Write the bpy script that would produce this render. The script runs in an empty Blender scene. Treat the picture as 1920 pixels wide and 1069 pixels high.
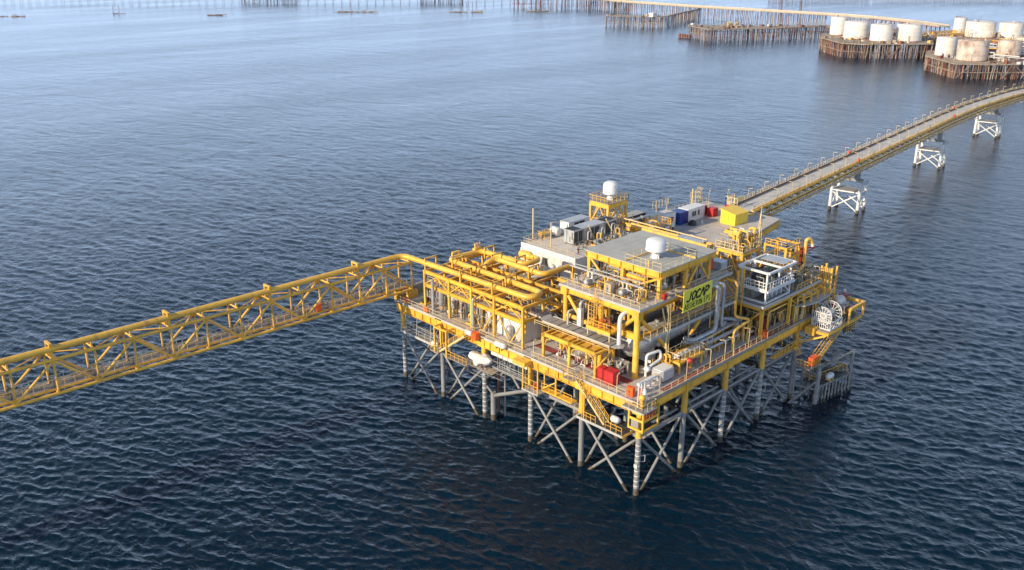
import bpy, math, random
import numpy as np
from mathutils import Vector, Matrix

S = bpy.context.scene
COL = S.collection
R = math.radians

# ---------------------------------------------------------------- camera
cam_data = bpy.data.cameras.new('camera')
cam = bpy.data.objects.new('camera', cam_data)
COL.objects.link(cam)
CAM = Vector((-86.82, -65.02, 70.18))
cam.location = CAM
_th, _p = R(44.295482566691675), R(20.470714277728387)
_right = Vector((math.cos(_th), -math.sin(_th), 0))
_fh = Vector((math.sin(_th), math.cos(_th), 0))
_fw = _fh * math.cos(_p) - Vector((0, 0, 1)) * math.sin(_p)
_up = _fh * math.sin(_p) + Vector((0, 0, 1)) * math.cos(_p)
cam.rotation_euler = Matrix((_right, _up, -_fw)).transposed().to_euler()
cam_data.sensor_fit = 'HORIZONTAL'
cam_data.angle = 2 * math.atan(960 / 1731.218)
cam_data.clip_start = 0.5
cam_data.clip_end = 20000
S.camera = cam

# ---------------------------------------------------------------- sky and sun
SUN_EL, SUN_AZ = R(23.0), R(-79.0)          # azimuth clockwise from +Y
VEIL_TAU, VEIL = 0.44, (15.0, 19.6, 27.0, 1)
world = bpy.data.worlds.new('World')
S.world = world
world.use_nodes = True
wn = world.node_tree
bg = wn.nodes['Background']
sky = wn.nodes.new('ShaderNodeTexSky')
sky.sky_type = 'NISHITA'
sky.sun_disc = False
sky.sun_elevation = SUN_EL
sky.sun_rotation = SUN_AZ
sky.altitude = 0
sky.air_density = 1.0
sky.dust_density = 1.2
sky.ozone_density = 3.0

bg.inputs[1].default_value = 0.09
# thin even veil of high haze over the whole sky, thicker towards the horizon all round
_g = wn.nodes.new('ShaderNodeNewGeometry')
_sx = wn.nodes.new('ShaderNodeSeparateXYZ')
wn.links.new(_g.outputs['Incoming'], _sx.inputs[0])


def _m(op, a, b=None):
    n = wn.nodes.new('ShaderNodeMath')
    n.operation = op
    for i, v in enumerate((a, b)):
        if v is None:
            continue
        if isinstance(v, (int, float)):
            n.inputs[i].default_value = v
        else:
            wn.links.new(v, n.inputs[i])
    return n.outputs[0]


_el = _m('ADD', _m('ABSOLUTE', _sx.outputs['Z']), 0.03)
_tr = _m('SUBTRACT', 1.0, _m('POWER', _m('SUBTRACT', 1.0, _m('POWER', 2.718, _m('DIVIDE', -VEIL_TAU, _el))), 4.0))
_mix = wn.nodes.new('ShaderNodeMix')
_mix.data_type = 'RGBA'
_mix.inputs[6].default_value = VEIL
wn.links.new(_tr, _mix.inputs[0])
wn.links.new(sky.outputs[0], _mix.inputs[7])
wn.links.new(_mix.outputs[2], bg.inputs[0])

sd = bpy.data.lights.new('sun', 'SUN')
sd.energy = 4.9
sd.angle = R(0.53)
sd.color = (1.0, 0.84, 0.60)
sun = bpy.data.objects.new('sun', sd)
COL.objects.link(sun)
_sdir = Vector((math.sin(SUN_AZ) * math.cos(SUN_EL), math.cos(SUN_AZ) * math.cos(SUN_EL), math.sin(SUN_EL)))
sun.rotation_euler = (-_sdir).to_track_quat('-Z', 'Y').to_euler()
sun.location = (-60, 40, 90)

S.view_settings.view_transform = 'Standard'
S.view_settings.look = 'None'
S.view_settings.exposure = 0.26
S.view_settings.gamma = 1.0
S.view_settings.use_curve_mapping = False
S.render.engine = 'CYCLES'
S.cycles.use_denoising = True
S.cycles.max_bounces = 6
S.cycles.diffuse_bounces = 3
S.cycles.glossy_bounces = 3
S.cycles.transmission_bounces = 2
S.cycles.volume_bounces = 0
S.cycles.caustics_reflective = False
S.cycles.caustics_refractive = False

rng = random.Random(7)

# ---------------------------------------------------------------- materials
MATS = {}


def mat(name, col, rough=0.5, metal=0.0, var=0.12, scale=0.6, dirt=None, dirt_amt=0.35, bump=0.0, fine=0.0):
    """painted or weathered surface: base colour, slow tone variation, patchy dirt or rust"""
    m = bpy.data.materials.new(name)
    m.use_nodes = True
    nt = m.node_tree
    b = nt.nodes['Principled BSDF']
    b.inputs['Roughness'].default_value = rough
    b.inputs['Metallic'].default_value = metal
    geo = nt.nodes.new('ShaderNodeNewGeometry')
    n1 = nt.nodes.new('ShaderNodeTexNoise')
    n1.inputs['Scale'].default_value = scale
    n1.inputs['Detail'].default_value = 5
    n1.inputs['Roughness'].default_value = 0.6
    nt.links.new(geo.outputs['Position'], n1.inputs['Vector'])
    mr = nt.nodes.new('ShaderNodeMapRange')
    mr.inputs[1].default_value = 0.3
    mr.inputs[2].default_value = 0.7
    mr.inputs[3].default_value = 1 - var
    mr.inputs[4].default_value = 1 + var
    nt.links.new(n1.outputs[0], mr.inputs[0])
    mx = nt.nodes.new('ShaderNodeMix')
    mx.data_type = 'RGBA'
    mx.blend_type = 'MULTIPLY'
    mx.inputs[0].default_value = 1.0
    mx.inputs[6].default_value = (*col, 1)
    nt.links.new(mr.outputs[0], mx.inputs[7])
    out = mx.outputs[2]
    # each piece was painted or has faded a little differently
    oi = nt.nodes.new('ShaderNodeObjectInfo')
    mo = nt.nodes.new('ShaderNodeMapRange')
    mo.inputs[3].default_value = 1 - var * 0.9
    mo.inputs[4].default_value = 1 + var * 0.5
    nt.links.new(oi.outputs['Random'], mo.inputs[0])
    mx3 = nt.nodes.new('ShaderNodeMix')
    mx3.data_type = 'RGBA'
    mx3.blend_type = 'MULTIPLY'
    mx3.inputs[0].default_value = 1.0
    nt.links.new(out, mx3.inputs[6])
    nt.links.new(mo.outputs[0], mx3.inputs[7])
    out = mx3.outputs[2]
    if dirt is not None:
        n2 = nt.nodes.new('ShaderNodeTexNoise')
        n2.inputs['Scale'].default_value = scale * 2.3
        n2.inputs['Detail'].default_value = 8
        n2.inputs['Roughness'].default_value = 0.7
        mp = nt.nodes.new('ShaderNodeMapping')
        mp.inputs['Scale'].default_value = (1, 1, 0.45)
        nt.links.new(geo.outputs['Position'], mp.inputs[0])
        nt.links.new(mp.outputs[0], n2.inputs['Vector'])
        m2 = nt.nodes.new('ShaderNodeMapRange')
        m2.inputs[1].default_value = 0.62 - dirt_amt * 0.4
        m2.inputs[2].default_value = 0.80 - dirt_amt * 0.4
        m2.inputs[3].default_value = 0
        m2.inputs[4].default_value = 0.85
        nt.links.new(n2.outputs[0], m2.inputs[0])
        mx2 = nt.nodes.new('ShaderNodeMix')
        mx2.data_type = 'RGBA'
        nt.links.new(m2.outputs[0], mx2.inputs[0])
        nt.links.new(out, mx2.inputs[6])
        mx2.inputs[7].default_value = (*dirt, 1)
        out = mx2.outputs[2]
    nt.links.new(out, b.inputs['Base Color'])
    if bump > 0:
        n3 = nt.nodes.new('ShaderNodeTexNoise')
        n3.inputs['Scale'].default_value = fine or 6.0
        n3.inputs['Detail'].default_value = 4
        nt.links.new(geo.outputs['Position'], n3.inputs['Vector'])
        bp = nt.nodes.new('ShaderNodeBump')
        bp.inputs['Strength'].default_value = 0.6
        bp.inputs['Distance'].default_value = bump
        nt.links.new(n3.outputs[0], bp.inputs['Height'])
        nt.links.new(bp.outputs[0], b.inputs['Normal'])
    MATS[name] = m
    return m


RUST = (0.16, 0.07, 0.035)
YEL = mat('yellow_paint', (0.82, 0.452, 0.055), 0.46, var=0.14, scale=0.5, dirt=(0.36, 0.18, 0.06), dirt_amt=0.24)
YEL2 = mat('yellow_pipe_paint', (0.84, 0.472, 0.066), 0.4, var=0.12, scale=0.4, dirt=(0.42, 0.21, 0.06), dirt_amt=0.24)
CREAM = mat('cream_rail_paint', (0.66, 0.50, 0.24), 0.5, var=0.1, scale=0.5)
GREYR = mat('grey_rail_paint', (0.46, 0.45, 0.42), 0.5, var=0.1, scale=0.5)
STEEL = mat('grey_steel_paint', (0.25, 0.245, 0.235), 0.55, var=0.16, scale=0.6, dirt=(0.19, 0.14, 0.10), dirt_amt=0.2)
GALV = mat('galvanised_steel', (0.45, 0.455, 0.46), 0.42, metal=0.25, var=0.1, scale=0.7, dirt=(0.25, 0.22, 0.19), dirt_amt=0.18)
VESS = mat('grey_vessel_cladding', (0.40, 0.41, 0.40), 0.38, metal=0.2, var=0.06, scale=0.4, dirt=(0.3, 0.29, 0.27), dirt_amt=0.15)
WHITE = mat('white_paint', (0.70, 0.69, 0.67), 0.45, var=0.04, scale=0.4, dirt=(0.5, 0.46, 0.4), dirt_amt=0.1)
WHITEW = mat('white_wall_panel', (0.66, 0.63, 0.59), 0.6, var=0.06, scale=0.5, dirt=(0.45, 0.38, 0.3), dirt_amt=0.2)
TANKW = mat('white_tank_paint', (0.70, 0.65, 0.58), 0.55, var=0.08, scale=0.12, dirt=(0.45, 0.33, 0.24), dirt_amt=0.2)
TANKR = mat('rusting_tank_paint', (0.62, 0.52, 0.43), 0.7, var=0.15, scale=0.12, dirt=(0.20, 0.10, 0.06), dirt_amt=0.42)
DECK = mat('beige_deck_coating', (0.50, 0.455, 0.42), 0.8, var=0.12, scale=0.35, dirt=(0.33, 0.28, 0.245), dirt_amt=0.25, bump=0.01)
ROOF = mat('grey_green_roof_coating', (0.385, 0.38, 0.35), 0.8, var=0.10, scale=0.22, dirt=(0.31, 0.315, 0.30), dirt_amt=0.3, bump=0.01)
PALE = mat('pale_roof_coating', (0.64, 0.59, 0.53), 0.85, var=0.1, scale=0.3, dirt=(0.45, 0.39, 0.33), dirt_amt=0.25, bump=0.01)
REDDK = mat('red_walkway_paint', (0.30, 0.055, 0.05), 0.75, var=0.18, scale=0.8, dirt=(0.25, 0.17, 0.14), dirt_amt=0.2)
RED = mat('red_paint', (0.52, 0.03, 0.03), 0.45, var=0.1, scale=0.6)
REDD = mat('dark_red_paint', (0.28, 0.02, 0.025), 0.5, var=0.15, scale=0.8)
ORANGE = mat('orange_paint', (0.85, 0.13, 0.02), 0.5, var=0.08, scale=0.8)
BLUE = mat('blue_container_paint', (0.015, 0.05, 0.27), 0.45, var=0.12, scale=0.7, dirt=(0.03, 0.05, 0.12), dirt_amt=0.2)
YBOX = mat('yellow_shelter_sheet', (0.88, 0.58, 0.04), 0.5, var=0.06, scale=0.5)
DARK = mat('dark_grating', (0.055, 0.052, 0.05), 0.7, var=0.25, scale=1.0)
GRAT = mat('grey_grating', (0.27, 0.25, 0.23), 0.7, var=0.15, scale=1.0)
FEND = mat('weathered_fender_steel', (0.26, 0.26, 0.25), 0.7, var=0.25, scale=0.8, dirt=(0.10, 0.07, 0.05), dirt_amt=0.3)
BLACK = mat('black_rubber', (0.02, 0.02, 0.02), 0.6, var=0.2)
BROWN = mat('brown_metal', (0.13, 0.065, 0.035), 0.6, var=0.2, dirt=(0.06, 0.04, 0.03), dirt_amt=0.3)
SPLASH = mat('splash_zone_growth', (0.13, 0.10, 0.065), 0.85, var=0.4, scale=2.0, dirt=(0.05, 0.045, 0.035), dirt_amt=0.45)
RUSTP = mat('rusty_pile', (0.22, 0.125, 0.085), 0.85, var=0.4, scale=0.35, dirt=(0.10, 0.055, 0.04), dirt_amt=0.4)
RUSTP2 = mat('pale_rusty_pile', (0.36, 0.28, 0.21), 0.85, var=0.3, scale=0.35, dirt=(0.2, 0.11, 0.07), dirt_amt=0.35)
RUSTR = mat('red_oxide_steel', (0.27, 0.09, 0.06), 0.8, var=0.3, scale=0.4, dirt=(0.12, 0.06, 0.04), dirt_amt=0.35)
WOOD = mat('weathered_plank_deck', (0.36, 0.29, 0.22), 0.9, var=0.25, scale=0.25, dirt=(0.22, 0.15, 0.11), dirt_amt=0.35)
ROAD = mat('pale_road_concrete', (0.50, 0.43, 0.34), 0.9, var=0.1, scale=0.15, dirt=(0.38, 0.3, 0.23), dirt_amt=0.25)
BRDECK = mat('grey_bridge_deck', (0.52, 0.50, 0.47), 0.85, var=0.08, scale=0.2, dirt=(0.27, 0.25, 0.235), dirt_amt=0.25)
SIGNY = mat('yellow_green_sign', (0.84, 0.74, 0.07), 0.5, var=0.02)
TARP = mat('white_tarpaulin', (0.68, 0.63, 0.57), 0.8, var=0.08, scale=1.2, bump=0.05, fine=2.5)
OLIVE = mat('olive_green_paint', (0.10, 0.12, 0.06), 0.6, var=0.15)
GREEN = mat('dark_green_paint', (0.02, 0.07, 0.05), 0.5, var=0.2)

# ---------------------------------------------------------------- mesh builder
ZUP = Vector((0, 0, 1))


class MB:
    def __init__(s):
        s.v = []
        s.f = []
        s.sm = []

    def add(s, vs, fs, smooth=False):
        o = len(s.v)
        s.v.extend([tuple(p) for p in vs])
        for f in fs:
            s.f.append(tuple(i + o for i in f))
            s.sm.append(smooth)
        return s

    def box(s, x0, x1, y0, y1, z0, z1):
        vs = [(x, y, z) for z in (z0, z1) for (x, y) in ((x0, y0), (x1, y0), (x1, y1), (x0, y1))]
        return s.add(vs, [(3, 2, 1, 0), (4, 5, 6, 7), (0, 1, 5, 4), (1, 2, 6, 5), (2, 3, 7, 6), (3, 0, 4, 7)])

    def frame(s, p, q):
        d = (Vector(q) - Vector(p)).normalized()
        if abs(d.z) > 0.99:
            u = Vector((1, 0, 0))
        else:
            u = d.cross(ZUP).normalized()
        w = u.cross(d).normalized()
        return d, u, w

    def beam(s, p, q, w, h=None):
        h = h or w
        p, q = Vector(p), Vector(q)
        d, u, n = s.frame(p, q)
        vs = []
        for c in (p, q):
            for a, b in ((-1, -1), (1, -1), (1, 1), (-1, 1)):
                vs.append(c + u * (a * w / 2) + n * (b * h / 2))
        return s.add(vs, [(3, 2, 1, 0), (4, 5, 6, 7), (0, 1, 5, 4), (1, 2, 6, 5), (2, 3, 7, 6), (3, 0, 4, 7)])

    def ibeam(s, p, q, w, h, t=0.05):
        p, q = Vector(p), Vector(q)
        d, u, n = s.frame(p, q)
        s.beam(p + n * (h / 2 - t / 2), q + n * (h / 2 - t / 2), w, t)
        s.beam(p - n * (h / 2 - t / 2), q - n * (h / 2 - t / 2), w, t)
        return s.beam(p, q, t, h - 2 * t)

    def tube(s, p, q, r, n=10, r2=None, caps=True):
        r2 = r if r2 is None else r2
        p, q = Vector(p), Vector(q)
        d, u, w = s.frame(p, q)
        vs = []
        for c, rr in ((p, r), (q, r2)):
            for i in range(n):
                a = 2 * math.pi * i / n
                vs.append(c + u * (math.cos(a) * rr) + w * (math.sin(a) * rr))
        s.add(vs, [(i, (i + 1) % n, n + (i + 1) % n, n + i) for i in range(n)], True)
        if caps:
            s.add(vs[:n], [tuple(range(n - 1, -1, -1))])
            s.add(vs[n:], [tuple(range(n))])
        return s

    def pipe(s, pts, r, n=10, bend=None, caps=True):
        """round pipe through points with rounded elbows"""
        pts = [Vector(p) for p in pts]
        bend = bend or r * 2.2
        path = [pts[0]]
        for a, b, c in zip(pts, pts[1:], pts[2:]):
            d1, d2 = (a - b), (c - b)
            k = min(bend, d1.length * 0.49, d2.length * 0.49)
            p1, p2 = b + d1.normalized() * k, b + d2.normalized() * k
            for i in range(6):
                t = i / 5
                path.append(p1 * (1 - t) ** 2 + b * (2 * t * (1 - t)) + p2 * t ** 2)
        path.append(pts[-1])
        d = (path[1] - path[0]).normalized()
        u = d.cross(ZUP) if abs(d.z) < 0.95 else d.cross(Vector((1, 0, 0)))
        u.normalize()
        rings = []
        for i, c in enumerate(path):
            t = (path[min(i + 1, len(path) - 1)] - path[max(i - 1, 0)]).normalized()
            u = (u - t * u.dot(t)).normalized()
            w = t.cross(u)
            rings.append([c + u * (math.cos(2 * math.pi * k / n) * r) + w * (math.sin(2 * math.pi * k / n) * r) for k in range(n)])
        vs = [p for rg in rings for p in rg]
        fs = []
        for j in range(len(rings) - 1):
            for i in range(n):
                fs.append((j * n + i, j * n + (i + 1) % n, (j + 1) * n + (i + 1) % n, (j + 1) * n + i))
        s.add(vs, fs, True)
        if caps:
            s.add(rings[0], [tuple(range(n - 1, -1, -1))])
            s.add(rings[-1], [tuple(range(n))])
        return s

    def lathe(s, c, prof, n=20, axis='z'):
        c = Vector(c)
        vs = []
        for r, h in prof:
            for i in range(n):
                a = 2 * math.pi * i / n
                x, y = r * math.cos(a), r * math.sin(a)
                if axis == 'z':
                    vs.append(c + Vector((x, y, h)))
                elif axis == 'x':
                    vs.append(c + Vector((h, x, y)))
                else:
                    vs.append(c + Vector((y, h, x)))
        m = len(prof)
        fs = [(j * n + i, j * n + (i + 1) % n, (j + 1) * n + (i + 1) % n, (j + 1) * n + i) for j in range(m - 1) for i in range(n)]
        s.add(vs, fs, True)
        s.add(vs[:n], [tuple(range(n - 1, -1, -1))])
        s.add(vs[-n:], [tuple(range(n))])
        return s

    def rail(s, pts, h=1.1, sp=1.5, w=0.055, toe=False, closed=False):
        pts = [Vector(p) for p in pts]
        if closed:
            pts = pts + [pts[0]]
        for a, b in zip(pts, pts[1:]):
            L = (b - a).length
            n = max(1, round(L / sp))
            for i in range(n + 1):
                p = a.lerp(b, i / n)
                s.beam(p, p + ZUP * h, w, w)
            s.beam(a + ZUP * h, b + ZUP * h, w * 1.1, w * 1.1)
            s.beam(a + ZUP * h * 0.55, b + ZUP * h * 0.55, w * 0.8, w * 0.8)
            if toe:
                s.beam(a + ZUP * 0.09, b + ZUP * 0.09, 0.02, 0.15)
        return s

    def poly(s, pts, z0, z1):
        n = len(pts)
        vs = [(x, y, z0) for x, y in pts] + [(x, y, z1) for x, y in pts]
        return s.add(vs, [tuple(range(n - 1, -1, -1)), tuple(range(n, 2 * n))] + [(i, (i + 1) % n, n + (i + 1) % n, n + i) for i in range(n)])

    def ladder(s, p, q, w=0.5, cage=False, along='x'):
        p, q = Vector(p), Vector(q)
        o = Vector((w / 2, 0, 0)) if along == 'x' else Vector((0, w / 2, 0))
        s.beam(p - o, q - o, 0.06)
        s.beam(p + o, q + o, 0.06)
        n = max(2, int((q - p).length / 0.35))
        for i in range(1, n):
            c = p.lerp(q, i / n)
            s.beam(c - o, c + o, 0.035)
        return s

    def mesh(s, name):
        me = bpy.data.meshes.new(name)
        me.from_pydata(s.v, [], s.f)
        me.polygons.foreach_set('use_smooth', s.sm)
        me.update()
        return me


WL = {}                                     # world location of every empty and part (none is turned)


def thing(name, label, cat, loc, group=None):
    o = bpy.data.objects.new(name, None)
    o.empty_display_size = 0.5
    COL.objects.link(o)
    o.location = loc
    WL[o.name] = Vector(loc)
    o['label'] = label
    o['category'] = cat
    if group:
        o['group'] = group
    return o


def put(name, me, m, parent=None, at=(0, 0, 0), label=None, rot=None, scale=None):
    """link one mesh object so that its mesh origin stands at world point `at`"""
    o = bpy.data.objects.new(name, me)
    COL.objects.link(o)
    if m is not None and not me.materials:
        me.materials.append(m)
    at = Vector(at)
    if parent is not None:
        o.parent = parent
        o.location = at - WL[parent.name]
    else:
        o.location = at
    if rot is not None:
        o.rotation_euler = rot
    if scale is not None:
        o.scale = scale
    WL[o.name] = at
    if label:
        o['label'] = label
    return o


def part(name, mb, m, parent, label=None):
    return put(name, mb.mesh(name), m, parent, label=label)


def solo(name, mb, m, label, cat, base, group=None):
    """a thing that is one mesh, its origin at its base"""
    b = Vector(base)
    mb.v = [(x - b.x, y - b.y, z - b.z) for x, y, z in mb.v]
    o = put(name, mb.mesh(name), m, at=base, label=label)
    o['category'] = cat
    if group:
        o['group'] = group
    return o


ORD = ['first', 'second', 'third', 'fourth', 'fifth', 'sixth', 'seventh', 'eighth', 'ninth', 'tenth', 'eleventh', 'twelfth',
       'thirteenth', 'fourteenth', 'fifteenth', 'sixteenth', 'seventeenth', 'eighteenth', 'nineteenth', 'twentieth',
       'twenty-first', 'twenty-second', 'twenty-third', 'twenty-fourth', 'twenty-fifth', 'twenty-sixth', 'twenty-seventh',
       'twenty-eighth', 'twenty-ninth', 'thirtieth']

# ---------------------------------------------------------------- water
def build_water():
    view_az = math.atan2(_fh.y, _fh.x)
    fine = np.linspace(-R(37), R(37), 1100)
    coarse = np.linspace(R(37), 2 * math.pi - R(37), 72)[1:-1]
    az = np.concatenate([fine, coarse]) + view_az
    h = CAM.z
    r = [6.0]
    while r[-1] < 60:
        r.append(r[-1] * 1.15)
    while r[-1] < 14000:
        x = r[-1]
        dr = (x * x + h * h) / (h * 923) * (1.0 if x < 420 else 1.5)
        r.append(x + max(0.28, min(dr, x * 0.2)))
    r = np.array(r)
    A, RR = np.meshgrid(az, r)
    X = CAM.x + RR * np.cos(A)
    Y = CAM.y + RR * np.sin(A)
    sp_r = np.gradient(r)
    sp = np.maximum(sp_r, r * (fine[1] - fine[0]))[:, None]
    # wind sea: many directional components, each faded where the mesh is too coarse for it
    g = np.random.default_rng(5)
    N = 130
    lam = np.exp(g.uniform(math.log(1.2), math.log(12), N))
    wind = view_az + R(168)
    th = wind + np.where(g.uniform(0, 1, N) < 0.7, g.normal(0, R(24), N), g.uniform(-R(90), R(90), N))
    amp = 0.0082 * lam ** 0.35 * np.exp(-(lam / 4.6) ** 2) + 0.0032 * np.exp(-((lam - 7.5) / 2.5) ** 2) * g.uniform(0.5, 1.3, N)
    Zz = np.zeros_like(X)
    DX = np.zeros_like(X)
    DY = np.zeros_like(X)
    lost = np.zeros((len(r), 1))
    for l, t, a in zip(lam, th, amp):
        k = 2 * math.pi / l
        att = np.clip((l / sp - 1.5) / 1.2, 0, 1)
        ph = k * (X * math.cos(t) + Y * math.sin(t)) + g.uniform(0, 6.28)
        sa = att * a
        Zz += sa * np.sin(ph)
        c = sa * np.cos(ph) * 1.6
        DX += c * math.cos(t)
        DY += c * math.sin(t)
        lost += (1 - att) * (a * k) ** 2 / 2
    # gusts: broad patches of rougher and smoother water
    V = np.stack([X + DX, Y + DY, Zz], -1).reshape(-1, 3)
    nr, na = len(r), len(az)
    i = np.arange(nr - 1)[:, None] * na + np.arange(na)[None, :]
    j = np.arange(nr - 1)[:, None] * na + (np.arange(na)[None, :] + 1) % na
    Q = np.stack([i, j, j + na, i + na], -1).reshape(-1, 4)
    # close the middle with one fan centre
    me = bpy.data.meshes.new('water')
    nv = len(V)
    Vc = np.concatenate([V, [[CAM.x, CAM.y, 0]]])
    a0 = np.arange(na)
    T = np.stack([np.full(na, nv), a0, (a0 + 1) % na], -1)
    loops = np.concatenate([Q.ravel(), T.ravel()])
    starts = np.concatenate([np.arange(len(Q)) * 4, len(Q) * 4 + np.arange(na) * 3])
    me.vertices.add(len(Vc))
    me.vertices.foreach_set('co', Vc.ravel())
    me.loops.add(len(loops))
    me.loops.foreach_set('vertex_index', loops.astype(np.int32))
    me.polygons.add(len(starts))
    me.polygons.foreach_set('loop_start', starts.astype(np.int32))
    me.polygons.foreach_set('use_smooth', np.ones(len(starts), bool))
    # finest slopes the mesh cannot carry are kept as gloss
    at = me.attributes.new('fine_slope', 'FLOAT', 'POINT')
    rough = np.clip(np.sqrt(np.sqrt(lost * 0.5 + 0.00003)), 0.06, 0.21) * np.ones_like(X)
    at.data.foreach_set('value', np.concatenate([rough.ravel(), [0.2]]).astype(np.float32))
    me.update(calc_edges=True)
    m = bpy.data.materials.new('sea_water')
    m.use_nodes = True
    nt = m.node_tree
    b = nt.nodes['Principled BSDF']
    b.inputs['Base Color'].default_value = (0.0001, 0.0105, 0.0240, 1)
    b.inputs['IOR'].default_value = 1.333
    ar = nt.nodes.new('ShaderNodeAttribute')
    ar.attribute_name = 'fine_slope'
    geo = nt.nodes.new('ShaderNodeNewGeometry')
    # slicks: broad streaks of calmer water
    mp = nt.nodes.new('ShaderNodeMapping')
    mp.inputs['Rotation'].default_value = (0, 0, R(62))
    mp.inputs['Scale'].default_value = (0.0035, 0.018, 1)
    nt.links.new(geo.outputs['Position'], mp.inputs[0])
    ns = nt.nodes.new('ShaderNodeTexNoise')
    ns.inputs['Scale'].default_value = 1.0
    ns.inputs['Detail'].default_value = 4
    ns.inputs['Distortion'].default_value = 0.6
    nt.links.new(mp.outputs[0], ns.inputs['Vector'])
    sl = nt.nodes.new('ShaderNodeMapRange')
    sl.inputs[1].default_value = 0.35
    sl.inputs[2].default_value = 0.65
    sl.inputs[3].default_value = 0.88
    sl.inputs[4].default_value = 1.08
    nt.links.new(ns.outputs[0], sl.inputs[0])
    mm = nt.nodes.new('ShaderNodeMath')
    mm.operation = 'MULTIPLY'
    nt.links.new(ar.outputs['Fac'], mm.inputs[0])
    nt.links.new(sl.outputs[0], mm.inputs[1])
    nt.links.new(mm.outputs[0], b.inputs['Roughness'])
    # ripples
    hs = None
    for sc, amp_, rot in ((0.05, 0.28, 12), (0.16, 0.19, -14), (0.75, 0.10, 20), (1.9, 0.048, -35), (5.0, 0.012, 70)):
        mp2 = nt.nodes.new('ShaderNodeMapping')
        mp2.inputs['Rotation'].default_value = (0, 0, R(rot))
        mp2.inputs['Scale'].default_value = (sc, sc * 0.55, sc)
        nt.links.new(geo.outputs['Position'], mp2.inputs[0])
        n = nt.nodes.new('ShaderNodeTexNoise')
        n.noise_dimensions = '2D'
        n.noise_type = 'FBM'
        n.inputs['Scale'].default_value = 1.0
        n.inputs['Detail'].default_value = 2
        n.inputs['Distortion'].default_value = 0.4
        nt.links.new(mp2.outputs[0], n.inputs['Vector'])
        # crests sharper than troughs
        rd = nt.nodes.new('ShaderNodeMath')
        rd.operation = 'SUBTRACT'
        nt.links.new(n.outputs[0], rd.inputs[0])
        rd.inputs[1].default_value = 0.5
        ab = nt.nodes.new('ShaderNodeMath')
        ab.operation = 'ABSOLUTE'
        nt.links.new(rd.outputs[0], ab.inputs[0])
        ml = nt.nodes.new('ShaderNodeMath')
        ml.operation = 'MULTIPLY'
        nt.links.new(ab.outputs[0], ml.inputs[0])
        ml.inputs[1].default_value = -amp_ * 2
        if hs is None:
            hs = ml
        else:
            ad = nt.nodes.new('ShaderNodeMath')
            ad.operation = 'ADD'
            nt.links.new(hs.outputs[0], ad.inputs[0])
            nt.links.new(ml.outputs[0], ad.inputs[1])
            hs = ad
    hm = nt.nodes.new('ShaderNodeMath')
    hm.operation = 'MULTIPLY'
    nt.links.new(hs.outputs[0], hm.inputs[0])
    nt.links.new(sl.outputs[0], hm.inputs[1])
    bp = nt.nodes.new('ShaderNodeBump')
    bp.inputs['Strength'].default_value = 1.0
    bp.inputs['Distance'].default_value = 1.0
    nt.links.new(hm.outputs[0], bp.inputs['Height'])
    nt.links.new(bp.outputs[0], b.inputs['Normal'])
    o = put('water', me, m)
    o['kind'] = 'structure'
    return o


build_water()

# ================================================================ the platform: legs, braces, decks
ZJ, ZD = 8.84, 14.0
plat = thing('offshore_platform', 'large yellow production platform deck on grey braced legs in the sea', 'offshore platform', (20, 20, 0))

leg_up = MB().tube((0, 0, 0), (0, 0, 3.75), 0.44, 16).mesh('leg_sleeve')
leg_collar = MB().tube((0, 0, 0), (0, 0, 0.12), 0.50, 16).mesh('leg_collar')
leg_lo = MB().tube((0, 0, 0.9), (0, 0, ZJ), 0.37, 14).mesh('leg')
leg_sp = MB().tube((0, 0, -1.6), (0, 0, 0.95), 0.385, 14).mesh('splash_zone')
band_me = MB().tube((0, 0, -0.06), (0, 0, 0.06), 0.385, 14).mesh('marking_band')
cap_me = MB().box(-0.75, 0.75, -0.75, 0.75, 0, 1.62).mesh('leg_capital')
BANDED = {(0, 0), (0, 2), (0, 3), (0, 5), (2, 0), (3, 0)}
LEGS = {}
for i in range(5):
    for j in range(6):
        x, y = i * 10.0, j * 10.0
        L = put('leg', leg_lo, STEEL, plat, (x, y, 0))
        LEGS[i, j] = L
        put('splash_zone', leg_sp, SPLASH, L, (x, y, 0))
        put('leg_sleeve', leg_up, YEL, L, (x, y, ZJ - 0.1))
        put('collar', leg_collar, YEL if i == 0 or j == 0 else STEEL, L, (x, y, ZJ - 0.12))
        if (i, j) in BANDED:
            for k in range(9):
                put('marking_band', band_me, WHITE, L, (x, y, 1.35 + k * 0.78))
        if i == 0 or j == 0:
            put('leg_capital', cap_me, YEL, plat, (x, y, 12.33))
for (x, y) in ((50, 30), (60, 30), (70, 30), (80, 34), (50, 50), (60, 50), (70, 50), (80, 50)):
    L = put('leg', leg_lo, STEEL, plat, (x, y, 0))
    put('splash_zone', leg_sp, SPLASH, L, (x, y, 0))
    put('leg_sleeve', leg_up, YEL, L, (x, y, ZJ - 0.1))
# level gauge brackets on three legs
for x, y in ((0, 0), (20, 0), (30, 0)):
    part('gauge_bracket', MB().beam((x + .3, y - .3, 5.9), (x + .8, y - .6, 5.9), .07).beam((x + .8, y - .6, 5.9), (x + .8, y - .6, 5.0), .07).beam((x + .3, y - .3, 5.0), (x + .8, y - .6, 5.0), .07), GREYR, plat)
    part('marking_plate', MB().box(x - .42, x - .36, y - .25, y + .25, 4.2, 4.7), WHITE, plat)


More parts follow.
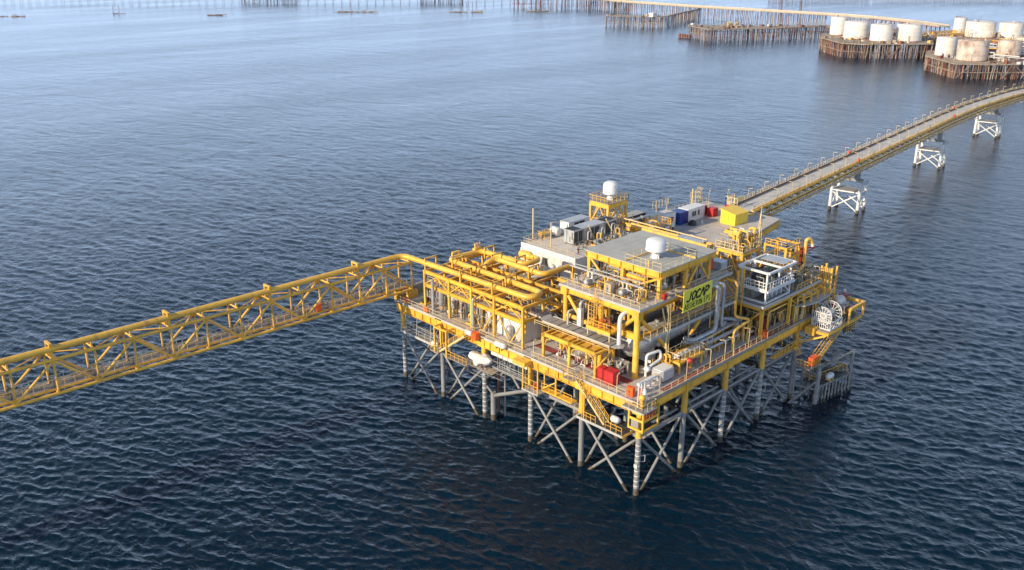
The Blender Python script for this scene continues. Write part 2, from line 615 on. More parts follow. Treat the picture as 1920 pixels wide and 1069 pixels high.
def xbrace(p, q, ztop=ZJ - 0.5, zbot=-1.2):
    p, q = Vector((p[0], p[1], 0)), Vector((q[0], q[1], 0))
    d = (q - p).normalized()
    k = 0.2
    for a, b, s in ((p, q, 1), (q, p, -1)):
        o = d.cross(ZUP) * 0.22 * s
        t = a + d * s * 0.3 + ZUP * ztop + o
        e = b - d * s * 1.5 + o
        f = (ztop - 0.75) / ztop
        mid = t.lerp(e, f)
        br = part('brace', MB().tube(t, mid, k, 9), STEEL, plat)
        part('splash_zone', MB().tube(mid, t.lerp(e, 1.14), k * 1.04, 9), SPLASH, br)


for j in range(5):
    if j != 2:
        xbrace((0, j * 10), (0, j * 10 + 10))
for i in range(4):
    xbrace((i * 10, 0), (i * 10 + 10, 0))
for i in (1, 2, 3, 4):
    for j in range(5):
        if (i + j) % 2 == 0 or j == 0:
            xbrace((i * 10, j * 10), (i * 10, j * 10 + 10))
for j in (1, 2, 4, 5):
    for i in range(4):
        if (i + j) % 2 == 1 or i == 0:
            xbrace((i * 10, j * 10), (i * 10 + 10, j * 10))
# horizontal members at the leg joints: broad service beams one way, paired tubes the other
stud = MB().lathe((0, 0, 0), [(.05, 0), (.05, .12), (.09, .13), (.09, .22)], 7).mesh('stud')
for i, jr in ((0, range(0, 2)), (1, range(0, 2)), (2, range(0, 2)), (3, range(0, 2)), (4, range(0, 2))):
    for j in jr:
        x, y0, y1 = i * 10, j * 10 + .4, j * 10 + 9.6
        b = part('service_beam', MB().box(x - .05, x + 1.0, y0, y1, ZJ - .12, ZJ + .12).box(x - .1, x - .05, y0, y1, ZJ - .3, ZJ + .16).box(x + 1.0, x + 1.05, y0, y1, ZJ - .3, ZJ + .16), GRAT if i == 0 else DARK, plat)
        for k in range(4):
            put('stud', stud, WHITE, b, (x + .05 + .9 * (k % 2), y0 + 1 + k * 2.4, ZJ + .12))
for i in range(4):
    for dy, dz, r in ((0, -.05, .24), (.9, .15, .2)):
        part('horizontal_brace', MB().tube((i * 10 + .4, dy, ZJ + dz), (i * 10 + 9.6, dy, ZJ + dz), r, 9), STEEL, plat)
for i in (1, 2, 3, 4):
    for j in (2, 3, 4):
        part('horizontal_brace', MB().tube((i * 10, j * 10 + .4, ZJ), (i * 10, j * 10 + 9.6, ZJ), .24, 9), STEEL, plat)
for j in (1, 2, 3, 4, 5):
    for i in range(4):
        part('horizontal_brace', MB().tube((i * 10 + .4, j * 10, ZJ - .02), (i * 10 + 9.6, j * 10, ZJ - .02), .24, 9), STEEL, plat)
# stub from leg C to the free pile
part('horizontal_brace', MB().tube((0.1, 20.3, 8.2), (.6, 28.4, 4.2), .3, 9), STEEL, plat)
part('horizontal_brace', MB().tube((0.1, 29.7, 5.6), (.5, 28.8, 4.5), .2, 9), STEEL, plat)

# decks
part('main_deck', MB().poly([(-.75, -.75), (46.5, -.75), (46.5, 25), (88, 31.5), (89, 51), (-.75, 51.3)], 13.72, 14.0), DECK, plat)
# girders bay by bay
for j in range(5):
    part('edge_girder', MB().ibeam((-.55, j * 10 + .75, 13.08), (-.55, j * 10 + 9.25, 13.08), .55, 1.24, .06), YEL, plat)
    for k in range(1, 5):
        part('stiffener', MB().box(-.8, -.33, j * 10 + k * 2 - .03, j * 10 + k * 2 + .03, 12.52, 13.64), YEL, plat)
for i in range(5):
    x1 = i * 10 + 9.25 if i < 4 else 46.4
    part('edge_girder', MB().ibeam((i * 10 + .75, -.55, 13.1), (x1, -.55, 13.1), .5, 1.1, .06), YEL, plat)
part('edge_girder', MB().ibeam((46.3, -.3, 13.1), (46.3, 24.8, 13.1), .5, 1.1, .06), YEL, plat)
part('edge_girder', MB().ibeam((46.6, 25.0, 13.1), (87.8, 31.4, 13.1), .5, 1.1, .06), YEL, plat)
part('edge_girder', MB().ibeam((88.2, 31.6, 13.1), (88.9, 50.9, 13.1), .5, 1.1, .06), YEL, plat)
part('edge_girder', MB().ibeam((.75, 51.1, 13.1), (88.6, 50.8, 13.1), .5, 1.1, .06), YEL, plat)
for i in range(1, 5):
    part('deck_girder', MB().ibeam((i * 10, .2, 13.15), (i * 10, 50.6, 13.15), .5, 1.1, .06), YEL, plat)
for j in range(1, 6):
    part('deck_girder', MB().beam((.3, j * 10, 13.1), (9.7, j * 10, 13.1), .3, .8), YEL, plat)
part('kerb_plate', MB().box(-.83, -.77, -.4, 50.9, 13.98, 14.16), GREYR, plat)
part('kerb_plate', MB().box(.2, 46.4, -.83, -.77, 13.85, 14.14), GRAT, plat)
# deck railings
part('railing', MB().rail([(-.7, 51.1, 14), (-.7, 39.2, 14)], toe=True), CREAM, plat)
part('railing', MB().rail([(-.7, 36.4, 14), (-.7, 31.4, 14)]), YEL, plat)
part('railing', MB().rail([(-.7, 30.3, 14), (-.7, 21.2, 14)]), CREAM, plat)
part('railing', MB().rail([(-.7, 19.2, 14), (-.7, 10.9, 14)]), CREAM, plat)
part('railing', MB().rail([(-.7, 9.1, 14), (-.7, 2.0, 14)]), CREAM, plat)
part('railing', MB().rail([(1.2, -.7, 14), (28.0, -.7, 14)], toe=True), CREAM, plat)
part('railing', MB().rail([(29.6, -.7, 14), (39.0, -.7, 14)], toe=True), CREAM, plat)
part('railing', MB().rail([(46.3, .4, 14), (46.3, 24.5, 14), (70, 28.7, 14)]), CREAM, plat)
part('railing', MB().rail([(2, 51.1, 14), (60, 50.9, 14), (88.5, 50.8, 14)]), CREAM, plat)
# red escape route lines, each strip 4 mm proud of the deck
part('red_walkway', MB().box(2.7, 4.1, 4.4, 22, 14.0, 14.006), REDDK, plat)
part('red_walkway', MB().box(4.5, 38.5, -.35, .35, 14.0, 14.006), REDDK, plat)
part('red_walkway', MB().box(4.4, 9.0, 18.2, 19.4, 14.0, 14.006), REDDK, plat)
part('red_walkway', MB().box(28.8, 30.2, 1.4, 9, 14.0, 14.006), REDDK, plat)
# landing platform at the near corner of the deck
part('corner_balcony', MB().box(-1.9, .9, -1.9, 1.6, 13.45, 13.6), GRAT, plat)
part('railing', MB().rail([(-1.85, 1.6, 13.6), (-1.85, -1.85, 13.6), (.9, -1.85, 13.6), (.9, -.8, 13.6)], sp=1.0), CREAM, plat)
part('balcony_rim', MB().beam((-1.9, 1.6, 13.5), (-1.9, -1.9, 13.5), .08, .22).beam((-1.9, -1.94, 13.5), (.9, -1.94, 13.5), .08, .22), GREYR, plat)

# lower access walkway along the far end of the near face
wk = thing('lower_walkway', 'narrow grey walkway with pipe railings slung below the deck between the far left legs', 'walkway', (-.4, 45, 9.2))
part('grating', MB().box(-1.0, .5, 38.6, 49.6, 9.1, 9.25), GRAT, wk)
part('edge_beam', MB().box(-1.1, -1.0, 38.6, 49.6, 8.95, 9.35), GREYR, wk)
part('railing', MB().rail([(-.95, 49.5, 9.25), (-.95, 40.2, 9.25)]), GREYR, wk)
part('railing', MB().rail([(.45, 49.5, 9.25), (.45, 40.2, 9.25)]), CREAM, wk)
part('handrail', MB().pipe([(-.2, 47.5, 9.3), (-.2, 47, 10.6), (-.2, 41, 10.6), (-.2, 40.5, 9.3)], .05, 6), GREYR, wk)
for y in (42, 45.5, 48.5):
    part('hanger', MB().beam((-.9, y, 9.3), (-.6, y, 12.5), .07), GREYR, wk)


def life_raft(p, ax, label, ln=1.7, r=.42):
    """white capsule lying in a cradle"""
    t = thing('life_raft_canister', label, 'life raft', p, 'white life raft canisters along the deck edge')
    x, y, z = p
    prof = [(.02, -ln / 2), (r * .55, -ln / 2 + .06), (r * .92, -ln / 2 + .2), (r, -ln / 2 + .32), (r, -.05), (r * 1.05, -.04), (r * 1.05, .04), (r, .05), (r, ln / 2 - .32), (r * .92, ln / 2 - .2), (r * .55, ln / 2 - .06), (.02, ln / 2)]
    part('canister', MB().lathe((x, y, z + r + .22), prof, 16, ax), WHITE, t)
    m = MB()
    for s in (-1, 1):
        o = s * ln * .25
        if ax == 'y':
            m.box(x - r, x + r, y + o - .05, y + o + .05, z + .0, z + .32)
        else:
            m.box(x + o - .05, x + o + .05, y - r, y + r, z + .0, z + .32)
    part('cradle', m, YEL, t)


life_raft((-1.3, 32.0, 13.55), 'y', 'white life raft capsule on the deck edge left of the orange box')
life_raft((-1.2, 25.2, 13.65), 'y', 'white life raft capsule on the deck edge in front of the white metering cabin', 2.3, .45)
life_raft((-1.2, 40.4, 8.95), 'y', 'white life raft capsule low down on the slung walkway', 1.6, .42)
life_raft((.2, 4.2, 8.95), 'y', 'white life raft drum on the low stair landing below the near corner', 1.5, .48)
life_raft((44.2, -4.4, 3.45), 'x', 'white life raft drum on the boat landing by the sea', 1.7, .48)

# stair gantry in the near face, far end: yellow stair box from deck to low walkway
sg = thing('stair_tower', 'yellow caged stairway from the deck edge down to the slung walkway', 'stair tower', (-1.4, 37.8, 9.2))
for (x, y) in ((-2.2, 39.2), (-2.2, 36.4), (-.9, 39.2)):
    part('post', MB().beam((x, y, 8.8), (x, y, 13.4), .22), YEL, sg)
part('top_frame', MB().beam((-2.2, 39.2, 13.3), (-2.2, 36.2, 13.3), .25).beam((-2.2, 36.4, 13.35), (-.6, 36.4, 13.35), .25).beam((-2.2, 39.2, 13.35), (-.6, 39.2, 13.35), .25), YEL, sg)
part('landing', MB().box(-2.4, -.4, 38.2, 40.2, 8.95, 9.1), GRAT, sg)
st = part('stair_flight', MB().beam((-2.0, 38.4, 9.2), (-2.0, 32.4, 13.7), .06, .28).beam((-1.1, 38.4, 9.2), (-1.1, 32.4, 13.7), .06, .28), CREAM, sg)
tread = MB().box(-.42, .42, -.13, .13, -.02, .02).mesh('tread')
for k in range(16):
    put('tread', tread, GRAT, st, (-1.55, 38.2 - k * .37, 9.4 + k * .278))
m = MB()
for x in (-2.0, -1.1):
    m.beam((x, 38.4, 10.2), (x, 32.4, 14.7), .055).beam((x, 38.4, 9.75), (x, 32.4, 14.25), .04)
    for k in range(6):
        m.beam((x, 38.4 - k * 1.2, 9.2 + k * .9), (x, 38.4 - k * 1.2, 10.2 + k * .9), .05)
part('stair_railing', m, YEL, sg)
part('railing', MB().rail([(-2.35, 40.2, 9.1), (-2.35, 38.4, 9.1)], sp=.8).rail([(-2.3, 36.2, 9.1), (-2.3, 31.6, 9.1)], sp=.9), YEL, sg)
part('lower_landing', MB().box(-2.3, -.5, 31.6, 36.6, 8.95, 9.1), GRAT, sg)

# main stair down to the low landing at the near corner
s2 = thing('boarding_stair', 'long yellow open stair running down from the deck edge to the low landing', 'stair', (-.9, 9, 9.0))
A0, A1 = Vector((-1.35, 10.2, 14.0)), Vector((-1.35, 4.9, 9.1))
st = part('stair_flight', MB().beam(A0, A1, .07, .32).beam(A0 + Vector((1.0, 0, 0)), A1 + Vector((1.0, 0, 0)), .07, .32), CREAM, s2)
for k in range(17):
    put('tread', tread, GALV, st, A0.lerp(A1, (k + .5) / 17) + Vector((.5, 0, 0)))
m = MB()
for dx in (0, 1.0):
    o = Vector((dx, 0, 0))
    for hh, w in ((1.0, .06), (.55, .045)):
        m.beam(A0 + o + ZUP * hh, A1 + o + ZUP * hh, w)
    for k in range(8):
        p = A0.lerp(A1, k / 7) + o
        m.beam(p, p + ZUP, .05)
part('stair_railing', m, YEL, s2)
part('top_landing', MB().box(-1.9, -.85, 10.2, 12.0, 13.85, 13.98), GRAT, s2)
part('railing', MB().rail([(-1.85, 10.2, 13.98), (-1.85, 12.0, 13.98), (-.9, 12.0, 13.98)], sp=.9), YEL, s2)
part('post', MB().beam((-1.8, 8.1, 8.9), (-1.8, 8.1, 12.6), .16), YEL, s2)

ld = thing('low_landing', 'low grey grated landing below the near corner with a yellow gate frame', 'landing', (.5, 3.5, 9.0))
part('grating', MB().box(-2.0, 1.5, 1.2, 9.2, 8.98, 9.1), DARK, ld)
part('edge_beam', MB().box(-2.1, -2.0, 1.2, 9.2, 8.85, 9.2), GREYR, ld)
part('kerb', MB().box(-2.0, 1.5, 1.1, 1.2, 8.85, 9.2), YEL, ld)
part('railing', MB().rail([(-1.95, 9.2, 9.1), (-1.95, 5.9, 9.1)], sp=.9).rail([(-1.9, 4.2, 9.1), (-1.9, 1.4, 9.1)], sp=.9), YEL, ld)

gt = thing('gate_cabin', 'yellow framed hose cabin with red panels hung under the near corner balcony', 'cabin', (1.2, -.2, 9.3))
for (x, y) in ((-1.0, -1.3), (2.2, -1.3), (-1.0, 1.0), (2.2, 1.0)):
    part('post', MB().beam((x, y, 10.2), (x, y, 13.4), .22), YEL, gt)
for z in (10.35, 11.8):
    part('frame', MB().beam((-1.0, -1.3, z), (2.2, -1.3, z), .14, .3).beam((-1.0, 1.0, z), (-1.0, -1.3, z), .14, .3), YEL, gt)
part('side_panel', MB().box(-1.06, -1.02, -.6, .6, 10.6, 11.7), GRAT, gt)
for x0 in (-.5, .9):
    part('red_panel', MB().box(x0, x0 + .8, -1.2, -1.12, 11.9, 13.0), RED, gt)
part('railing', MB().rail([(-1.05, -1.35, 11.9), (2.25, -1.35, 11.9)], h=1.0, sp=.6), YEL, gt)
part('floor', MB().box(-1.0, 2.2, -1.3, 1.0, 10.1, 10.2), DARK, gt)

# yellow access basket under the deck near leg C
bk = thing('access_basket', 'yellow railed access basket hanging below the deck edge beside a banded leg', 'basket', (-1.2, 18.2, 9.5))
part('floor', MB().box(-2.1, -.4, 16.6, 19.8, 9.4, 9.52), GREYR, bk)
for y in (16.7, 19.7):
    part('hanger', MB().beam((-2.0, y, 9.5), (-2.0, y, 13.6), .16), YEL, bk)
    part('hanger', MB().beam((-.6, y, 9.5), (-.6, y, 12.6), .14), YEL, bk)
part('railing', MB().rail([(-.5, 19.75, 9.52), (-2.05, 19.75, 9.52), (-2.05, 16.65, 9.52), (-.5, 16.65, 9.52)], h=1.9, sp=.7).rail([(-2.05, 19.75, 9.52), (-2.05, 16.65, 9.52)], h=1.1, sp=1.5), YEL, bk)
part('rim', MB().beam((-2.12, 19.8, 9.5), (-2.12, 16.6, 9.5), .1, .2), GREYR, bk)
part('top_box', MB().box(-2.2, -.8, 19.2, 21.6, 13.0, 13.65), YEL, bk)
solo('fire_bottle', MB().lathe((-.9, 18.1, 9.52), [(.02, 0), (.28, .02), (.28, .7), (.2, .95), (.06, 1.0), (.06, 1.15)], 12), RED, 'red bottle standing inside the yellow access basket', 'fire bottle', (-.9, 18.1, 9.52))
# low yellow railed run between basket and stair
lw = thing('under_deck_walkway', 'yellow railed walkway under the deck edge between the basket and the stair', 'walkway', (-1, 13, 10.4))
part('floor', MB().box(-1.6, -.4, 10.6, 16.3, 10.2, 10.35), YEL, lw)
part('railing', MB().rail([(-1.55, 16.3, 10.35), (-1.55, 10.6, 10.35)]), YEL, lw)
part('hanger', MB().beam((-1.55, 13.6, 10.3), (-1.55, 13.6, 13), .2).beam((-1.55, 13.6, 12.4), (-1.55, 16.2, 10.6), .15), YEL, lw)

# free-standing piles and riser between legs C and D
fp = thing('dolphin_pile', 'stout grey free-standing pile rising from the sea between two banded legs', 'pile', (.54, 28.65, 0))
part('shaft', MB().tube((.54, 28.65, .9), (.54, 28.65, 4.75), .42, 14), STEEL, fp)
part('splash_zone', MB().tube((.54, 28.65, -1.5), (.54, 28.65, .95), .435, 14), SPLASH, fp)
ri = thing('riser_pipe', 'dark red riser pipe dropping into the sea behind the free pile', 'pipe', (2.7, 29.7, 0))
part('pipe', MB().tube((2.7, 29.7, -1.5), (2.7, 29.7, 13.0), .24, 12), RUSTR, ri)
ri = thing('riser_pipe', 'slim grey riser pipe dropping into the sea right of the dark red riser', 'pipe', (2.44, 28.0, 0))
part('pipe', MB().tube((2.44, 28.0, -1.5), (2.44, 28.0, 9.0), .15, 10), STEEL, ri)

# tarpaulin bundle over scaffolding round leg D
sc = thing('scaffold', 'tangle of thin scaffold tubes clamped round the banded leg under the white tarpaulin', 'scaffold', (0, 30, 8))
m = MB()
r2 = random.Random(3)
for k in range(46):
    y = r2.uniform(26.2, 33)
    x = r2.uniform(-1.9, 1.6)
    z = r2.uniform(6.6, 9.3)
    d = r2.choice([Vector((r2.uniform(1, 2.4), 0, 0)), Vector((0, r2.uniform(1.5, 3.4), 0)), Vector((0, 0, r2.uniform(1, 2.4))), Vector((r2.uniform(-1, 1), r2.uniform(-1.5, 1.5), r2.uniform(.5, 1.5)))])
    m.tube((x, y, z), Vector((x, y, z)) + d, .04, 5, caps=False)
part('tube_set', m, GALV, sc)
part('plank', MB().box(-1.6, -.9, 26.6, 33, 9.0, 9.06), WOOD, sc)
part('plank', MB().box(-.8, -.1, 26.9, 32.6, 9.02, 9.08), WOOD, sc)
part('suspended_scaffold', (lambda mm: [mm.tube((-.7 + .9 * (k % 2), 20.8 + k * .55, 9.6), (-.7 + .9 * (k % 2), 20.8 + k * .55, 12.6), .04, 5, caps=False) for k in range(12)] and mm.tube((-.7, 20.6, 9.9), (-.7, 27.5, 9.9), .045, 5).tube((-.7, 20.6, 10.9), (-.7, 27.5, 10.9), .045, 5).tube((.2, 20.6, 9.9), (.2, 27.5, 9.9), .045, 5).box(-.75, .25, 20.6, 27.5, 9.62, 9.68))(MB()), GALV, sc)
part('tarpaulin_screen', MB().box(.1, .16, 20.9, 28.6, 11.3, 12.45), TARP, sc)


def tarp_bundle():
    m = MB()
    nu, nv = 26, 14
    r3 = random.Random(11)
    ph = [r3.uniform(0, 6.28) for _ in range(6)]
    vs = []
    for i in range(nu + 1):
        u = i / nu
        y = 31.9 - u * 4.6
        fat = .35 + .75 * math.sin(math.pi * min(1, max(0, u))) ** .6
        zc = 10.0 + (.45 if u > .55 else .1 * u) + 0.25 * math.sin(3 * u + 1)
        for j in range(nv):
            a = 2 * math.pi * j / nv
            w = 1 + .22 * math.sin(5 * a + ph[0] + 9 * u) + .15 * math.sin(13 * u + 3 * a + ph[1])
            vs.append((-1.15 + math.cos(a) * fat * .95 * w, y, zc + math.sin(a) * fat * .75 * w + 1.1 * abs(u - .5)))
    fs = [(i * nv + j, i * nv + (j + 1) % nv, (i + 1) * nv + (j + 1) % nv, (i + 1) * nv + j) for i in range(nu) for j in range(nv)]
    m.add(vs, fs, True)
    m.add(vs[:nv], [tuple(range(nv))])
    m.add(vs[-nv:], [tuple(range(nv - 1, -1, -1))])
    return m


solo('tarpaulin', tarp_bundle(), TARP, 'crumpled off-white tarpaulin bundle sagging in a V round the leg below the deck', 'tarpaulin', (-1.1, 30, 9.2))

# ================================================================ generic plant
def hand_wheel(m, c, r, ax='z'):
    """ring, hub and four spokes"""
    c = Vector(c)
    e = {'z': (Vector((1, 0, 0)), Vector((0, 1, 0))), 'x': (Vector((0, 1, 0)), Vector((0, 0, 1))), 'y': (Vector((1, 0, 0)), Vector((0, 0, 1)))}[ax]
    pts = [c + e[0] * (math.cos(k * math.pi / 5) * r) + e[1] * (math.sin(k * math.pi / 5) * r) for k in range(10)]
    for a, b in zip(pts, pts[1:] + pts[:1]):
        m.tube(a, b, r * .09, 4, caps=False)
    for k in (0, 2, 5, 7):
        m.tube(c, pts[k], r * .07, 4, caps=False)


def valve(parent, c, r, m_body, m_wheel, tall=.9):
    c = Vector(c)
    b = part('valve', MB().lathe(c, [(r * .5, -r * 1.1), (r * 1.1, -r), (r * 1.1, -r * .8), (r * .75, -r * .6), (r * .95, 0), (r * .75, r * .6), (r * 1.1, r * .8), (r * 1.1, r), (r * .5, r * 1.1)], 10, 'y').tube(c, c + ZUP * tall, r * .35, 7), m_body, parent)
    m = MB()
    hand_wheel(m, c + ZUP * tall, max(.22, r * 1.1))
    part('hand_wheel', m, m_wheel, b)
    return b


def pipework(parent, bx, n, seed, mats, rr=(.06, .14)):
    """right-angled pipe runs inside a box bx = (x0,x1,y0,y1,z0,z1), each a part"""
    g = random.Random(seed)
    x0, x1, y0, y1, z0, z1 = bx
    for _ in range(n):
        p = Vector((g.uniform(x0, x1), g.uniform(y0, y1), z0))
        pts = [p.copy()]
        p.z = g.uniform(z0 + .4 * (z1 - z0), z1)
        pts.append(p.copy())
        for ax in g.sample([0, 1], 2):
            lo, hi = (x0, x1) if ax == 0 else (y0, y1)
            q = p.copy()
            q[ax] = g.uniform(lo, hi)
            if abs(q[ax] - p[ax]) > .5:
                pts.append(q.copy())
                p = q
        if g.random() < .6:
            q = p.copy()
            q.z = g.uniform(z0, p.z - .2)
            pts.append(q)
        r = g.uniform(*rr)
        part('pipe', MB().pipe(pts, r, 8), g.choice(mats), parent)
        if g.random() < .45:
            a, b = pts[1], pts[2] if len(pts) > 2 else pts[0]
            c = a.lerp(b, .5)
            part('flange', MB().tube(c - (b - a).normalized() * .09, c + (b - a).normalized() * .09, r * 1.7, 9), GALV, parent)


def pump_skid(name, label, cat, x, y, z, seed, L=2.6, W=1.4, m1=None, m2=None, grp=None):
    g = random.Random(seed)
    t = thing(name, label, cat, (x, y, z), grp)
    part('base_frame', MB().box(x - L / 2, x + L / 2, y - W / 2, y - W / 2 + .15, z, z + .22).box(x - L / 2, x + L / 2, y + W / 2 - .15, y + W / 2, z, z + .22).box(x - L / 2, x - L / 2 + .15, y - W / 2 + .15, y + W / 2 - .15, z, z + .2).box(x + L / 2 - .15, x + L / 2, y - W / 2 + .15, y + W / 2 - .15, z, z + .2), YEL, t)
    part('motor', MB().lathe((x - L * .22, y, z + .68), [(.1, -.62), (.36, -.6), (.40, -.5), (.40, .35), (.30, .42), (.12, .45)], 14, 'x').box(x - L * .22 - .45, x - L * .22 + .3, y - .3, y + .3, z + .2, z + .4), m1 or STEEL, t)
    part('pump_casing', MB().lathe((x + L * .2, y, z + .65), [(.1, -.5), (.22, -.45), (.42, -.2), (.45, .1), (.3, .3), (.15, .5)], 14, 'x').box(x + L * .2 - .3, x + L * .2 + .3, y - .25, y + .25, z + .2, z + .35), m2 or GALV, t)
    part('discharge_pipe', MB().pipe([(x + L * .2, y, z + .9), (x + L * .2, y, z + 1.9), (x + L * .2, y + W * .6, z + 1.9), (x + L * .2, y + W * .6, z + .2)], .13, 9), m2 or YEL2, t)
    valve(t, (x + L * .2, y + W * .3, z + 1.9), .2, m1 or STEEL, RED if g.random() < .3 else GALV, .5)
    return t


def vertical_vessel(name, label, cat, x, y, z, r, h, m, grp=None, legs=True):
    t = thing(name, label, cat, (x, y, z), grp)
    z0 = z + (.7 if legs else .05)
    part('shell', MB().lathe((x, y, z0), [(.03, 0), (r * .6, .08), (r * .95, r * .35), (r, r * .5), (r, h - r * .5), (r * .95, h - r * .35), (r * .6, h - .08), (.03, h)], 18), m, t)
    if legs:
        for a in range(4):
            ca, sa = math.cos(a * math.pi / 2 + .7) * r * .85, math.sin(a * math.pi / 2 + .7) * r * .85
            part('leg', MB().beam((x + ca, y + sa, z), (x + ca, y + sa, z0 + r * .6), .1), YEL, t)
    part('nozzle', MB().pipe([(x, y, z0 + h - .1), (x, y, z0 + h + .45), (x + r * 1.7, y, z0 + h + .45), (x + r * 1.7, y, z + .3)], .1, 8), YEL2, t)
    return t


def horizontal_vessel(name, label, cat, x, y, z, r, L, ax, m, grp=None, sad=YEL):
    """z is the floor; vessel lies on two saddles"""
    t = thing(name, label, cat, (x, y, z), grp)
    zc = z + r + .45
    prof = [(.02, -L / 2 - r * .5), (r * .5, -L / 2 - r * .43), (r * .85, -L / 2 - r * .22), (r, -L / 2), (r, L / 2), (r * .85, L / 2 + r * .22), (r * .5, L / 2 + r * .43), (.02, L / 2 + r * .5)]
    sh = part('shell', MB().lathe((x, y, zc), prof, 22, ax), m, t)
    m2 = MB()
    for s in (-1, 1):
        o = s * L * .32
        if ax == 'x':
            part('saddle', MB().box(x + o - .12, x + o + .12, y - r * .8, y + r * .8, z, zc - r * .55), sad, t)
        else:
            part('saddle', MB().box(x - r * .8, x + r * .8, y + o - .12, y + o + .12, z, zc - r * .55), sad, t)
    o = Vector((L * .2, 0, 0)) if ax == 'x' else Vector((0, L * .2, 0))
    c = Vector((x, y, zc))
    part('nozzle', MB().tube(c + o + ZUP * r * .9, c + o + ZUP * (r + .4), .16, 9).tube(c + o + ZUP * (r + .38), c + o + ZUP * (r + .46), .26, 9), m, sh)
    part('manway', MB().tube(c - o + ZUP * r * .9, c - o + ZUP * (r + .25), .3, 12).tube(c - o + ZUP * (r + .22), c - o + ZUP * (r + .32), .4, 12), m, sh)
    return t


def cabinet(name, label, cat, x, y, z, w, d, h, m, grp=None):
    t = thing(name, label, cat, (x, y, z), grp)
    part('body', MB().box(x - w / 2, x + w / 2, y - d / 2, y + d / 2, z + .08, z + h), m, t)
    part('plinth', MB().box(x - w / 2 + .05, x + w / 2 - .05, y - d / 2 + .05, y + d / 2 - .05, z, z + .08), DARK, t)
    for k in (-1, 1):
        dr = part('door', MB().box(x - w / 2 - .03, x - w / 2, y + (k - 1) * d / 4 + .0 + (.03 if k < 0 else .02), y + (k + 1) * d / 4 - .03, z + .18, z + h - .1), m, t)
        part('handle', MB().box(x - w / 2 - .07, x - w / 2 - .03, y + k * .06 - .02, y + k * .06 + .02, z + h * .45, z + h * .6), DARK, dr)
    part('lid', MB().box(x - w / 2 - .05, x + w / 2 + .05, y - d / 2 - .05, y + d / 2 + .05, z + h, z + h + .05), m, t)
    return t


def lamp(p, d, label, grp, h=2.6, m=None):
    t = thing('lamp_post', label, 'lamp post', p, grp)
    p = Vector(p)
    d = Vector(d)
    part('pole', MB().pipe([p, p + ZUP * h, p + ZUP * h + d * .55 + ZUP * .02], .05, 6, bend=.35), m or CREAM, t)
    q = p + ZUP * h + d * .55
    part('lamp_head', MB().beam(q - d * .05, q + d * .35, .16, .1), CREAM, t)
    return t


# ================================================================ process module (two-storey yellow frame under the grey roof)
mod = thing('process_module', 'two-storey yellow steel process module with a flat grey-green roof', 'process module', (15, 11.5, 14))
MX = (5.0, 14.8, 24.6)
for x in MX:
    for y in (5.0, 11.3, 18.0):
        if x == 14.8 and y == 5.0:
            continue
        part('column', MB().tube((x, y, 14), (x, y, 23.1), .42 if y == 5 else .36, 16).tube((x, y, 14), (x, y, 14.12), .6, 16), YEL, mod)
for x in MX:
    part('floor_beam', MB().ibeam((x, 4.5, 23.5), (x, 18.8, 23.5), .5, .9, .07), YEL, mod)
for y in (5.0, 11.3, 18.0):
    for a, b in ((5.28, 14.52), (15.08, 24.6)):
        part('floor_beam', MB().ibeam((a, y, 23.48), (b, y, 23.48), .5, .86, .07), YEL, mod)
for x, y in ((5, 5), (5, 18.0)):
    part('node_box', MB().box(x - .55, x + .55, y - .55, y + .55, 22.75, 23.99), YEL, mod)
part('floor', MB().box(4.6, 26.5, 4.4, 18.9, 23.98, 24.1), DECK, mod)
part('floor_edge', MB().box(4.52, 4.6, 4.32, 18.98, 23.86, 24.22), GREYR, mod)
part('floor_edge', MB().box(4.6, 26.5, 4.32, 4.4, 23.86, 24.22), GREYR, mod)
part('railing', MB().rail([(4.65, 18.8, 24.1), (4.65, 13.2, 24.1)]), CREAM, mod)
part('railing', MB().rail([(4.65, 12.2, 24.1), (4.65, 4.45, 24.1)]), CREAM, mod)
part('railing', MB().rail([(4.7, 4.45, 24.1), (6.2, 4.45, 24.1)]), CREAM, mod)
part('railing', MB().rail([(8.0, 4.45, 24.1), (26.4, 4.45, 24.1)]), CREAM, mod)
# slanting braces on the three visible sides
for p, q, r in (((5.35, 5, 22.7), (14.3, 5, 14.1), .30), ((24.3, 5, 22.7), (15.3, 5, 14.1), .30),
                ((5, 5.3, 22.8), (5, 8.2, 20.2), .28), ((5, 17.7, 22.8), (5, 15.0, 19.8), .28)):
    part('brace', MB().tube(p, q, r, 12), YEL, mod)
# mid level: beams, balcony, side walkway
part('mid_beam', MB().tube((5, 17.6, 19.6), (5, 14.6, 19.6), .33, 12).box(4.7, 5.3, 11.6, 14.6, 19.35, 19.85), YEL, mod)
part('mid_beam', MB().ibeam((5, 5.4, 20.0), (5, 9.2, 20.0), .5, .9, .06), YEL, mod)
part('mid_beam', MB().ibeam((5.4, 5.0, 19.6), (24.2, 5.0, 19.6), .4, .6, .06), YEL, mod)
part('mid_beam', MB().ibeam((5.4, 11.3, 19.6), (24.2, 11.3, 19.6), .4, .6, .06), YEL, mod)
part('balcony', MB().box(3.4, 5.0, 8.3, 12.6, 19.8, 20.0).box(3.3, 3.42, 8.3, 12.6, 19.6, 20.1), YEL, mod)
part('railing', MB().rail([(4.9, 12.55, 20.0), (3.45, 12.55, 20.0), (3.45, 8.35, 20.0), (4.9, 8.35, 20.0)], sp=1.0), YEL, mod)
part('hanger', MB().beam((3.5, 12.4, 14), (3.5, 12.4, 23.0), .12).beam((3.5, 8.5, 14.0), (3.5, 8.5, 19.8), .12), CREAM, mod)
part('side_walkway', MB().box(5.6, 26.5, 3.2, 4.4, 19.92, 20.04), GRAT, mod)
part('side_walkway_edge', MB().box(5.6, 26.5, 3.12, 3.2, 19.75, 20.15), GREYR, mod)
